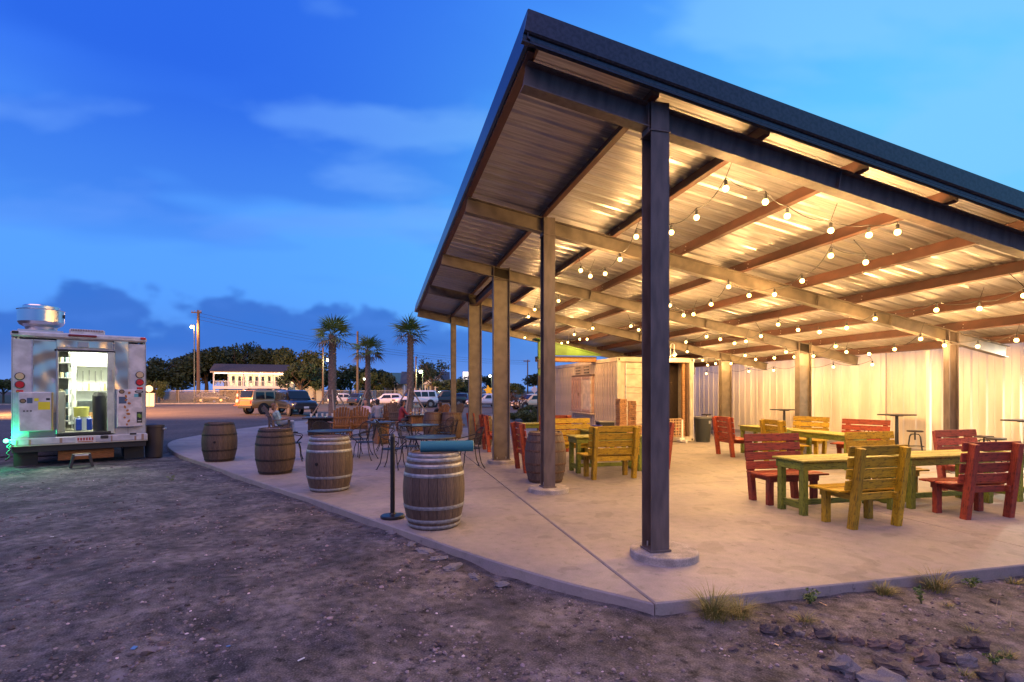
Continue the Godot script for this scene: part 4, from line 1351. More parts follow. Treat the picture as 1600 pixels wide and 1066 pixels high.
	var dia := thing("road_sign", "white diamond sign between the second and third columns", "sign", P(13.1, 50.0, G))
	part(dia, "plate", bx(Vector3(0.6, 0.6, 0.03), 0.02), mat("sign back", []), T(Vector3(0, 2.0, 0), E(0, 0, PI / 4)))
	part(dia, "post", cyl(0.035, 1.75, 8), galv)


# ---------------------------------------------------------------- houses

func build_houses() -> void:
	# two storey house with a lit upstairs porch, on posts
	var h := thing("porch_house", "white two storey house on posts with brightly lit upstairs porch", "house", P(-28.6, 86.5, G + 0.12), 0.11)
	var wall := mat("house white siding", [0.6, 0.57, 0.5], 0.6, 0.0, "", Vector3.ONE)
	var bluew := mat("house pale trim", [0.5, 0.55, 0.62], 0.5)
	var roof := mat("house shingles", [0.05, 0.05, 0.06], 0.8, 0.0, "soil", Vector3.ONE * 0.8)
	var pane := mat("house dark pane", [0.02, 0.025, 0.03], 0.1)
	var W := 10.8
	h.scale = Vector3(1.0, 0.82, 1.0)
	part(h, "porch_floor", bx(Vector3(W, 0.55, 8.0), 0.02), bluew, T(Vector3(W / 2, 2.75, -4.0)))
	part(h, "porch_wall", bx(Vector3(W - 2.0, 2.6, 0.2), 0.0), wall, T(Vector3(W / 2 + 0.9, 4.3, -2.2)))
	part(h, "porch_wall", bx(Vector3(0.2, 2.6, 5.8), 0.0), wall, T(Vector3(W - 0.1, 4.3, -5.1)))
	part(h, "porch_wall", bx(Vector3(0.2, 2.6, 5.8), 0.0), wall, T(Vector3(1.9, 4.3, -5.1)))
	part(h, "porch_ceiling", bx(Vector3(W, 0.1, 8.0), 0.0), wall, T(Vector3(W / 2, 5.65, -4.0)))
	part(h, "fascia", bx(Vector3(W + 0.6, 0.3, 0.1), 0.02), bluew, T(Vector3(W / 2, 5.75, 0.3)))
	var r := MB.new()
	r.prism(PackedVector2Array([Vector2(0.5, 5.82), Vector2(-8.6, 5.82), Vector2(-8.6, 5.95), Vector2(-4.2, 7.5), Vector2(-3.6, 7.5), Vector2(0.5, 5.95)]), W + 0.8)
	part(h, "roof", r.done(), roof, T(Vector3(W / 2, 0, 0), Basis(Vector3.UP, -PI / 2)))
	# lower wing with a gable at the right
	var wing := part(h, "wing", bx(Vector3(5.6, 5.6, 6.0), 0.0), mat("wing siding", [0.4, 0.47, 0.55], 0.6), T(Vector3(W + 2.6, 2.8, -5.5)), "pale blue wing under the gable")
	var g := MB.new()
	g.prism(PackedVector2Array([Vector2(-3.2, 0), Vector2(3.2, 0), Vector2(0, 1.6)]), 6.4)
	part(wing, "gable", g.done(), bluew, T(Vector3(0, 2.8, 0)))
	for s in [-1, 1]:
		part(wing, "barge_board", bx(Vector3(3.9, 0.2, 0.12), 0.02), mat("barge white", [0.75, 0.75, 0.72], 0.5), T(Vector3(1.65 * s, 3.62, 3.25), E(0, 0, -0.465 * s)))
	part(wing, "window", bx(Vector3(0.9, 1.2, 0.08), 0.02), glow("lit pane", [1.0, 0.85, 0.5], 0.9), T(Vector3(-1.7, 1.4, 3.02)), "lit window")
	# doors and windows along the porch wall
	for k in 9:
		var x: float = [2.6, 3.5, 4.1, 5.1, 6.0, 6.9, 7.9, 9.0, 10.1][k]
		var w := part(h, "window", bx(Vector3(0.42, 1.9 if k % 3 else 1.3, 0.06), 0.01), pane, T(Vector3(x, 4.05 if k % 3 else 4.4, -2.08)))
		part(w, "frame", bx(Vector3(0.06, 2.0, 0.08), 0.01), wall, T(Vector3(0.24, 0, 0)))
	for k in 6:
		var x: float = W / 5.0 * k
		part(h, "porch_post", bx(Vector3(0.18, 2.6, 0.18), 0.01), bluew, T(Vector3(clampf(x, 0.1, W - 0.1), 4.3, -0.15)))
		if k % 2 == 0 or k == 5:
			part(h, "stilt", bx(Vector3(0.3, 2.6, 0.3), 0.02), bluew, T(Vector3(clampf(x, 0.15, W - 0.15), 1.25, -0.3)))
	part(h, "hand_rail", bx(Vector3(W, 0.1, 0.1), 0.01), bluew, T(Vector3(W / 2, 4.0, -0.15)))
	for k in 54:
		part(h, "baluster", bx(Vector3(0.05, 0.95, 0.05), 0.0), bluew, T(Vector3(0.15 + 0.2 * k, 3.5, -0.15)))
	part(h, "ground_wall", bx(Vector3(W - 0.6, 2.4, 0.2), 0.0), mat("ground store wall", [0.1, 0.1, 0.13], 0.8), T(Vector3(W / 2, 1.2, -4.0)))
	var rope := part(h, "rope_light", bx(Vector3(W - 0.4, 0.1, 0.08), 0.0), glow("porch glow", [1.0, 0.9, 0.62], 5.0), T(Vector3(W / 2, 5.5, -0.1)), "string of lights along the porch eave")
	for k in 4:
		lamp(rope, "porch_light", Vector3(-4.0 + 2.7 * k, -0.15, -0.3), lin(1.0, 0.78, 0.42), 3.2, 0.1)
	# two smaller houses on the right
	for k in 2:
		var at: Vector3 = [P(-0.5, 98.0, 0), P(4.6, 91.0, 0)][k]
		var q := thing("cottage", ["teal roofed cottage behind the white hatchback", "cottage with white front gable behind the white pickup"][k], "house", at, -0.1)
		var wd := 8.0
		part(q, "wall", bx(Vector3(wd, 3.0, 7.0), 0.0), mat("cottage siding", [0.42, 0.45, 0.45], 0.7), T(Vector3(0, 1.5, -3.5)))
		var rr := MB.new()
		rr.prism(PackedVector2Array([Vector2(-4.2, 0), Vector2(4.2, 0), Vector2(0.4, 2.3), Vector2(-0.4, 2.3)]), wd + 0.8)
		part(q, "roof", rr.done(), mat(["teal roof", "slate roof"][k], [[0.05, 0.14, 0.13], [0.035, 0.05, 0.065]][k], 0.6), T(Vector3(0, 3.0, -3.5), Basis(Vector3.UP, PI / 2)))
		var gb := MB.new()
		gb.prism(PackedVector2Array([Vector2(-2.3, 0), Vector2(2.3, 0), Vector2(0, 1.7)]), 2.0)
		var gable := part(q, "gable", gb.done(), mat("gable white", [0.66, 0.7, 0.72], 0.6), T(Vector3(1.8 if k else -1.5, 2.9, 0.2)), "white front gable")
		part(gable, "verge", bx(Vector3(2.9, 0.12, 2.1), 0.0), mats[["teal roof", "slate roof"][k]], T(Vector3(1.2, 0.95, 0.05), E(0, 0, -0.64)))
		part(gable, "verge", bx(Vector3(2.9, 0.12, 2.1), 0.0), mats[["teal roof", "slate roof"][k]], T(Vector3(-1.2, 0.95, 0.05), E(0, 0, 0.64)))
		for j in 5:
			part(q, "porch_post", bx(Vector3(0.16, 2.7, 0.16), 0.0), mats["gable white"], T(Vector3(-3.6 + 1.8 * j, 1.4, 1.0)))
		for j in 3:
			part(q, "window", bx(Vector3(0.9, 1.2, 0.06), 0.01), pane, T(Vector3(-2.6 + 2.4 * j, 1.7, 0.03)))


# ---------------------------------------------------------------- trees

func crown_mesh(sd: int, n: int, flat := 0.75, sparse := false) -> ArrayMesh:
	var r := RandomNumberGenerator.new()
	r.seed = sd
	var b := MB.new()
	b.tint = true
	var lobes := []
	for k in 11:
		var a := r.randf() * TAU
		var q := sqrt(r.randf()) * 0.72
		lobes.append([Vector3(cos(a) * q, r.randf_range(-0.45, 0.6) * flat, sin(a) * q), r.randf_range(0.22, 0.42)])
	for i in n:
		var lb = lobes[r.randi() % lobes.size()]
		var d = Vector3(r.randfn(), r.randfn(), r.randfn()).normalized() * pow(r.randf(), 0.45 if not sparse else 0.8) * lb[1]
		var p: Vector3 = lb[0] + d
		var s := r.randf_range(0.018, 0.045) * (0.8 if sparse else 1.0)
		var x := Vector3(r.randfn(), r.randfn(), r.randfn()).normalized()
		var y := x.cross(Vector3(r.randfn(), r.randfn(), r.randfn())).normalized()
		var k := r.randf_range(0.55, 1.3)
		b.col = Color(k * r.randf_range(0.85, 1.2), k, k * 0.9)
		b.tri(p - x * s, p + x * s, p + y * s * 1.9, y.cross(x))
		b.tri(p - y * s, p + y * s * 0.8 + x * s, p - x * s * 1.6, x + y)
	return b.done()


func trunk_mesh(sd: int) -> ArrayMesh:
	var r := RandomNumberGenerator.new()
	r.seed = sd
	var b := MB.new()
	b.tube([Vector3(0, 0, 0), Vector3(0.01, 0.25, 0), Vector3(-0.01, 0.5, 0.01)], 0.035, 8, 0.022)
	for k in 9:
		var a := TAU * k / 9.0 + r.randf() * 0.5
		var y := r.randf_range(0.28, 0.5)
		var p := Vector3(0, y, 0)
		var q := p + Vector3(cos(a) * 0.16, 0.16, sin(a) * 0.16)
		var e := q + Vector3(cos(a + 0.4) * 0.14, r.randf_range(0.08, 0.25), sin(a + 0.4) * 0.14)
		b.tube([p, q, e], 0.015, 5, 0.004)
		for j in 3:
			var s := q.lerp(e, r.randf())
			b.tube([s, s + Vector3(r.randf_range(-0.12, 0.12), r.randf_range(0.05, 0.16), r.randf_range(-0.12, 0.12))], 0.005, 4, 0.0015)
	return b.done()


func build_trees() -> void:
	var leaf := mat("leaves dark", [0.025, 0.052, 0.022], 0.8)
	leaf.vertex_color_use_as_albedo = true
	leaf.backlight_enabled = true
	leaf.backlight = Color(0.2, 0.25, 0.1)
	var leaf2 := mat("leaves olive", [0.065, 0.095, 0.025], 0.8)
	leaf2.vertex_color_use_as_albedo = true
	var bark := mat("bark", [0.08, 0.06, 0.045], 0.9)
	var crowns := [crown_mesh(1, 5200), crown_mesh(2, 4600, 0.9), crown_mesh(3, 5200, 0.65), crown_mesh(4, 900, 0.8, true)]
	var trunks := [trunk_mesh(1), trunk_mesh(2)]
	var kinds := ["dark broad tree", "bushy evergreen", "spreading oak", "sparse half bare tree"]
	# heading x (of the 1600 wide view), distance, height, crown width, crown kind, olive, where
	var list := [
		[252, 100, 9.5, 9, 3, 0, "standing highest right behind the food truck"], [236, 94, 7.0, 9, 0, 0, "just right of the food truck"], [278, 96, 9.0, 10, 1, 0, "behind the left of the tall pole"],
		[322, 100, 11.2, 11, 0, 0, "behind the tall pole and the house's left end"], [352, 104, 11.4, 10, 2, 0, "above the left half of the porch roof"], [388, 104, 12.4, 6.5, 1, 0, "rising tallest over the middle of the porch roof"],
		[420, 106, 11.3, 11, 0, 0, "above the right half of the porch roof"], [446, 103, 11.0, 9, 2, 0, "over the ridge end of the porch roof"], [478, 98, 10.4, 9, 1, 1, "lit olive green right of the porch house"],
		[470, 78, 6.6, 5.6, 2, 0, "in front of the porch house's gable"], [492, 88, 6.8, 8, 0, 0, "between the porch house and the first palm"], [548, 92, 6.6, 9, 1, 0, "between the first two palms"],
		[590, 96, 6.8, 7, 0, 0, "right behind the shortest palm"], [576, 84, 5.2, 4, 2, 1, "low and olive behind the shortest palm"], [676, 92, 8.6, 7.5, 3, 0, "open crowned beside the glowing board"],
		[664, 96, 7.6, 6, 2, 0, "left of the glowing board"], [700, 84, 4.0, 6, 1, 1, "low under the glowing board"], [715, 88, 3.6, 6, 0, 1, "low and olive behind the fifth column"],
		[752, 110, 5.6, 9, 1, 0, "far off left of the third column"], [800, 92, 3.4, 6, 2, 1, "brownish and low right of the third column"], [848, 120, 6.4, 10, 0, 0, "far off behind the second column"],
		[5, 78, 4.2, 5, 0, 1, "low left of the food truck"], [190, 100, 8.0, 10, 2, 0, "behind the food truck"], [244, 74, 3.6, 3, 1, 1, "small and young beside the white sign"], [880, 112, 5.0, 9, 1, 0, "far off behind the container's left end"],
	]
	for i in list.size():
		var q = list[i]
		var ang := -YAW - atan((q[0] - 800.0) / 830.0)
		var depth: float = q[1]
		var flat := depth / cos(ang + YAW)
		var at := P(-2.79 - sin(ang) * flat, -5.08 + cos(ang) * flat, G + 0.1)
		var t := thing(["broad_tree", "evergreen_tree", "oak_tree", "sparse_tree"][q[4]], "%s %s" % [kinds[q[4]], q[6]], "tree", at, rng.randf() * TAU, "trees around the lot")
		var hgt: float = q[2]
		var wd: float = q[3]
		part(t, "trunk", trunks[i % 2], bark, T(Vector3.ZERO, Basis().scaled(Vector3(hgt, hgt * 0.95, hgt))))
		part(t, "crown", crowns[q[4]], leaf2 if q[5] else leaf, T(Vector3(0, hgt * 0.56, 0), Basis().scaled(Vector3(wd * 0.58, hgt * 0.5, wd * 0.58))))
	palms()
	# planting bed beyond the patio, right of the third column
	for k in 7:
		var px: float = [803, 818, 832, 842, 795, 826, 812][k]
		var d: float = [30, 33, 27, 34, 44, 40, 46][k]
		var ang := -YAW - atan((px - 800.0) / 830.0)
		var flat := d / cos(ang + YAW)
		var s := thing("shrub", ["low dark shrub nearest the third column", "dark shrub in the bed behind the green table", "shrub at the front of the bed by the second column", "shrub hard against the second column", "rusty leaved tall shrub right of the third column", "olive shrub at the back of the bed", "thin rusty shrub behind the bed"][k], "shrub", P(-2.79 - sin(ang) * flat, -5.08 + cos(ang) * flat, G))
		var hh: float = [0.8, 0.75, 0.9, 0.85, 2.2, 0.9, 2.0][k]
		part(s, "foliage", crowns[[0, 2, 1, 0, 3, 2, 3][k]], mat("leaves rusty", [0.13, 0.055, 0.02], 0.8) if k in [4, 6] else leaf2, T(Vector3(0, hh * 0.5, 0), Basis().scaled(Vector3(0.9, hh * 0.55, 0.9))))
		part(s, "stem", trunks[k % 2], bark, T(Vector3.ZERO, Basis().scaled(Vector3.ONE * hh)))
	mats["leaves rusty"].vertex_color_use_as_albedo = true


func palms() -> void:
	var bark := mat("palm boots", [0.27, 0.19, 0.135], 0.85, 0.0, "grain", Vector3(4, 1, 4))
	var green := mat("palm green", [0.12, 0.17, 0.03], 0.5)
	var straw := mat("palm straw", [0.2, 0.15, 0.06], 0.7)
	# one fan leaf: stalk along +x, blades spread from its tip
	var fr := MB.new()
	fr.tube([Vector3.ZERO, Vector3(0.22, 0.05, 0), Vector3(0.45, 0.05, 0)], 0.013, 5, 0.009)
	for k in 13:
		var a := lerpf(-1.7, 1.7, k / 12.0)
		var l := 0.72 - 0.16 * absf(a) / 1.75
		var o := Vector3(0.43, 0.05, 0)
		var mid := o + Vector3(cos(a) * l * 0.5, 0.02, sin(a) * l * 0.5)
		var tip := o + Vector3(cos(a) * l, -0.05 - 0.1 * absf(sin(k * 1.9)), sin(a) * l)
		var side := Vector3(-sin(a), 0.25, cos(a)).normalized() * 0.03
		fr.tri(o, mid + side, mid - side, Vector3.UP)
		fr.tri(mid + side, mid - side, tip, Vector3.UP)
	var frond := fr.done()
	var boot := MB.new()
	boot.cbox(Vector3(0.0, 0.08, 0), Vector3(0.05, 0.24, 0.13), 0.02, E(0, 0, -0.35))
	var bm := boot.done()
	var spots := [[-5.5, 25.4, 5.35, 0.24, "leftmost and stoutest palm by the lounge chairs, crown windblown right"], [-3.8, 33.2, 5.15, 0.2, "shortest and farthest palm, between the other two"], [-1.27, 26.4, 5.6, 0.22, "rightmost palm, slim with upright crown, propped by poles"]]
	for s in spots:
		var h: float = s[2] - 0.55
		var p := thing("palm_tree", s[4], "palm tree", P(s[0], s[1], G), rng.randf() * 6.0, "palms at the edge of the patio")
		var t := MB.new()
		t.tube([Vector3.ZERO, Vector3(0.03, h * 0.3, 0), Vector3(0.05, h * 0.65, 0.02), Vector3(0.02, h, 0)], s[3] * 0.85, 12, s[3] * 0.62)
		part(p, "trunk", t.done(), bark)
		for k in 120:
			var y := h * (0.25 + 0.75 * k / 120.0)
			var a := k * 2.4
			var r: float = s[3] * lerpf(0.82, 0.62, y / h)
			part(p, "boot", bm, bark, T(Vector3(0.04 + cos(a) * r, y, sin(a) * r), E(0, -a, 0)))
		for k in 26:
			var a := k * 2.399 + rng.randf_range(-0.2, 0.2)
			var up := lerpf(1.35, -0.7, k / 25.0) + rng.randf_range(-0.12, 0.12)
			if s[0] == -1.27:
				up = lerpf(1.5, -0.4, k / 25.0)
			var sc := rng.randf_range(1.05, 1.4)
			part(p, "frond", frond, green if k < 22 else straw, T(Vector3(0.02, h + 0.05 - 0.004 * k, 0), E(0, -a, 0) * E(0, 0, up) * E(rng.randf_range(-0.5, 0.5), 0, 0) * Basis().scaled(Vector3.ONE * sc)))
		for k in 4:
			var a := TAU * k / 4 + 0.5
			part(p, "brace", cyl(0.045, 2.35, 6), mat("brace timber", [0.33, 0.24, 0.16], 0.8), T(Vector3(cos(a) * 1.35, 0, sin(a) * 1.35), Basis(Quaternion(Vector3.UP, (Vector3(cos(a) * -1.2, 1.9, sin(a) * -1.2)).normalized()))))


# ---------------------------------------------------------------- cars

# rings of a body along x; each station: [x, half width at sill, at belt, at top, y sill, y belt, y top]
func loft(stations: Array) -> ArrayMesh:
	var st := SurfaceTool.new()
	st.begin(Mesh.PRIMITIVE_TRIANGLES)
	st.set_smooth_group(0)
	var rings := []
	for s in stations:
		var ring := []
		var pts := [[s[1] * 0.9, s[4]], [s[1], s[4] + 0.06], [s[2] * 1.01, lerpf(s[4], s[5], 0.55)], [s[2], s[5]], [lerpf(s[2], s[3], 0.85), lerpf(s[5], s[6], 0.86)], [s[3] * 0.9, s[6] - 0.012], [s[3] * 0.5, s[6]]]
		for p in pts:
			ring.append(Vector3(s[0], p[1], p[0]))
		for k in range(pts.size() - 1, -1, -1):
			ring.append(Vector3(s[0], pts[k][1], -pts[k][0]))
		rings.append(ring)
	var n: int = rings[0].size()
	for i in rings.size() - 1:
		var mid := Vector3((stations[i][0] + stations[i + 1][0]) / 2, (stations[i][4] + stations[i][6]) / 2, 0)
		for k in n:
			var q := [rings[i][k], rings[i][(k + 1) % n], rings[i + 1][(k + 1) % n], rings[i + 1][k]]
			for tri in [[0, 1, 2], [0, 2, 3]]:
				var a: Vector3 = q[tri[0]]
				var b: Vector3 = q[tri[1]]
				var c: Vector3 = q[tri[2]]
				if (b - a).cross(c - a).dot((a + b + c) / 3.0 - mid) > 0:
					var x := b
					b = c
					c = x
				st.add_vertex(a)
				st.add_vertex(b)
				st.add_vertex(c)
	for e in [0, rings.size() - 1]:
		st.set_smooth_group(-1)
		for k in range(1, n - 1):
			var a: Vector3 = rings[e][0]
			var b: Vector3 = rings[e][k]
			var c: Vector3 = rings[e][k + 1]
			if ((b - a).cross(c - a).x > 0) == (e != 0):
				var x := b
				b = c
				c = x
			st.add_vertex(a)
			st.add_vertex(b)
			st.add_vertex(c)
	st.generate_normals()
	return st.commit()


# front towards +x. kind: suv, hatch, sedan, pickup
func car(label: String, kind: String, at: Vector3, turn: float, paint: Array, called := "parked_car", rack := false) -> Node3D:
	var c := thing(called, label, "truck" if kind == "pickup" else "car", at, turn, "vehicles parked in the lot")
	var pm := mat("paint %.2f %.2f %.2f" % [paint[0], paint[1], paint[2]], paint, 0.28, 0.15)
	pm.clearcoat_enabled = true
	pm.clearcoat = 0.7
	pm.clearcoat_roughness = 0.1
	var glass := mat("car glass", [0.015, 0.018, 0.022], 0.06)
	var black := mat("car black", [0.02, 0.02, 0.02], 0.6)
	var tall := kind in ["suv", "pickup"]
	var L := 4.9 if tall else 4.5
	var w := 0.96 if tall else 0.9
	var belt := 1.18 if tall else 0.98
	var roof := 1.92 if tall else 1.55
	var sill := 0.48 if tall else 0.3
	var hood := belt - 0.06 if tall else belt - 0.14
	var h := L / 2
	part(c, "body", loft([[-h, w * 0.86, w * 0.88, w * 0.8, sill + 0.1, belt - 0.25, belt - 0.12], [-h + 0.12, w * 0.96, w * 0.97, w * 0.9, sill + 0.02, belt - 0.2, belt], [-h * 0.5, w, w, w * 0.92, sill, belt - 0.16, belt + 0.01], [h * 0.3, w, w, w * 0.92, sill, belt - 0.16, belt], [h * 0.42, w, w, w * 0.9, sill, belt - 0.18, belt - 0.02], [h * 0.85, w * 0.97, w * 0.97, w * 0.82, sill + 0.02, hood - 0.2, hood], [h * 0.97, w * 0.9, w * 0.92, w * 0.78, sill + 0.06, hood - 0.28, hood - 0.07], [h, w * 0.8, w * 0.84, w * 0.7, sill + 0.1, hood - 0.36, hood - 0.16]]), pm)
	var back := -h + (0.08 if kind == "suv" else 0.2 if kind == "hatch" else 0.75 if kind == "sedan" else 1.7)
	var rake := 0.16 if kind == "suv" else 0.5 if kind != "pickup" else 0.12
	var front := h * 0.42
	var rw := w * 0.78
	part(c, "cabin", loft([[back, w * 0.9, w * 0.9, w * 0.86, belt - 0.05, belt, belt + 0.02], [back + rake, w * 0.92, w * 0.92, rw, belt - 0.05, belt + 0.02, roof - 0.04], [back + rake + 0.3, w * 0.93, w * 0.93, rw, belt - 0.05, belt + 0.02, roof], [front - 0.95, w * 0.93, w * 0.93, rw, belt - 0.05, belt + 0.02, roof - 0.01], [front - 0.6, w * 0.92, w * 0.92, rw * 0.96, belt - 0.05, belt + 0.02, roof - 0.07], [front, w * 0.88, w * 0.88, w * 0.8, belt - 0.05, belt - 0.02, belt]]), pm)
	# windows a little proud of the cabin
	var lean := atan((w * 0.92 - rw) / (roof - belt))
	for s in [-1, 1]:
		var x0 := back + rake + 0.08
		var x1 := front - 0.62
		var n := 1 if kind == "pickup" else 3 if kind == "suv" else 2
		for k in n:
			var a := lerpf(x0, x1, float(k) / n) + 0.04
			var b := lerpf(x0, x1, float(k + 1) / n) - 0.04
			var win := MB.new()
			win.prism(PackedVector2Array([Vector2(a - (0.1 if k == 0 and kind != "suv" else 0.0), belt + 0.06), Vector2(b + (0.3 if k == n - 1 else 0.0), belt + 0.06), Vector2(b, roof - 0.14), Vector2(a + 0.06, roof - 0.14)]), 0.03)
			part(c, "window", win.done(), glass, T(Vector3(0, 0, s * (w * 0.93)), E(-lean * s, 0, 0)).translated(Vector3(0, 0.0, s * sin(lean) * belt)))
	var wsl := Vector2(0.6, roof - belt - 0.07)
	part(c, "windscreen", bx(Vector3(wsl.length() * 0.85, 0.025, w * 1.5), 0.01), glass, T(Vector3(front - 0.28, (belt + roof) / 2 - 0.015, 0), E(0, 0, -atan2(wsl.y, wsl.x))))
	var rl := Vector2(rake, roof - belt - 0.05)
	part(c, "rear_window", bx(Vector3(rl.length() * 0.75, 0.025, w * 1.45), 0.01), glass, T(Vector3(back + rake * 0.5 - 0.02, (belt + roof) / 2 + 0.05, 0), E(0, 0, atan2(rl.y, rl.x))))
	for s in [-1, 1]:
		for x in [-h * 0.6, h * 0.6]:
			var r := 0.4 if tall else 0.33
			part(c, "wheel_arch", cyl(r + 0.09, 0.06, 20), black, T(Vector3(x, r + 0.03, s * (w + 0.0) - (0.05 if s > 0 else 0.01)), E(PI / 2)))
			var wh := part(c, "wheel", wheel_mesh(r, 0.24), black, T(Vector3(x, r, s * (w - 0.08)), E(PI / 2)))
			part(wh, "rim", cyl(r * 0.58, 0.2, 12), mat("alloy rim", [0.4, 0.36, 0.3], 0.35, 0.8), T(Vector3(0, -0.1, 0)))
		part(c, "headlight", bx(Vector3(0.12, 0.16, 0.34), 0.04), mat("clear lamp", [0.6, 0.6, 0.56], 0.15), T(Vector3(h * 0.965, hood - 0.26, s * w * 0.68)))
		part(c, "tail_light", bx(Vector3(0.08, 0.28 if tall else 0.16, 0.18), 0.03), mat("red lens", []), T(Vector3(-h * 0.985, belt - 0.22, s * w * 0.76)))
		part(c, "mirror", bx(Vector3(0.12, 0.14, 0.2), 0.04), pm, T(Vector3(front - 0.12, belt + 0.08, s * (w + 0.06))))
		part(c, "side_trim", bx(Vector3(L * 0.55, 0.07, 0.02), 0.008), black, T(Vector3(0, sill + 0.12, s * (w + 0.005))))
	part(c, "front_bumper", bx(Vector3(0.16, 0.22, w * 1.8), 0.06), black, T(Vector3(h - 0.03, sill + 0.12, 0)))
	part(c, "rear_bumper", bx(Vector3(0.16, 0.22, w * 1.8), 0.06), black, T(Vector3(-h + 0.03, sill + 0.12, 0)))
	part(c, "grille", bx(Vector3(0.05, 0.16, w * 0.9), 0.02), black, T(Vector3(h - 0.02, hood - 0.28, 0)))
	part(c, "number_plate", bx(Vector3(0.02, 0.14, 0.36), 0.005), mat("plate white", [0.7, 0.7, 0.68], 0.4), T(Vector3(h + 0.06, sill + 0.16, 0)))
	if rack:
		for s in [-1, 1]:
			part(c, "roof_rail", bx(Vector3(2.2, 0.04, 0.04), 0.01), black, T(Vector3(-0.7, roof + 0.1, s * 0.6)))
		for k in 6:
			part(c, "rack_bar", bx(Vector3(0.05, 0.05, 1.3), 0.01), black, T(Vector3(-1.7 + 0.4 * k, roof + 0.08, 0)))
	if kind == "pickup":
		part(c, "bed_floor", bx(Vector3(1.6, 0.06, w * 1.7), 0.0), black, T(Vector3(-h + 0.9, belt + 0.012, 0)))
	return c


func build_cars() -> void:
	var y := G + 0.003
	car("gold four wheel drive with roof rack shining under the orange lamp", "suv", P(-11.6, 41.9, y), 0.82, [0.42, 0.26, 0.09], "off_road_car", true)
	car("dark four wheel drive facing us beside the gold one", "suv", P(-9.3, 38.4, y), -1.12, [0.02, 0.025, 0.035], "off_road_car")
	car("white hatchback just left of the rightmost palm", "hatch", P(-2.5, 58.4, y), PI + 0.1, [0.72, 0.7, 0.68])
	car("white pickup truck behind the rightmost palm", "suv", P(0.6, 54.2, y), PI + 0.35, [0.75, 0.72, 0.68], "pickup_truck")
	car("dark brown pickup left of the fifth column", "pickup", P(4.2, 57.5, y), PI + 0.2, [0.04, 0.028, 0.02], "pickup_truck")
	car("silver sedan between the first two palms", "sedan", P(-7.6, 68.2, y), 0.1, [0.38, 0.42, 0.48])
	car("small dark blue car behind the shortest palm's trunk", "hatch", P(-5.2, 66.0, y), 0.9, [0.03, 0.05, 0.1])
	car("silver car seen between the third and fourth columns", "sedan", P(8.6, 54.0, y), PI + 0.25, [0.5, 0.52, 0.56])
	car("dark blue car between the fourth and fifth columns", "hatch", P(6.6, 59.5, y), 1.4, [0.05, 0.07, 0.12])
	car("cream sedan right of the third column", "sedan", P(11.8, 46.5, y), PI + 0.3, [0.66, 0.52, 0.3])
	car("dark sedan behind the cream one", "sedan", P(13.4, 52.0, y), PI + 0.2, [0.05, 0.06, 0.09])
	car("dark low car parked under the porch house", "hatch", P(-27.5, 82.6, G + 0.14), 0.0, [0.03, 0.03, 0.035])


# ---------------------------------------------------------------- string lights

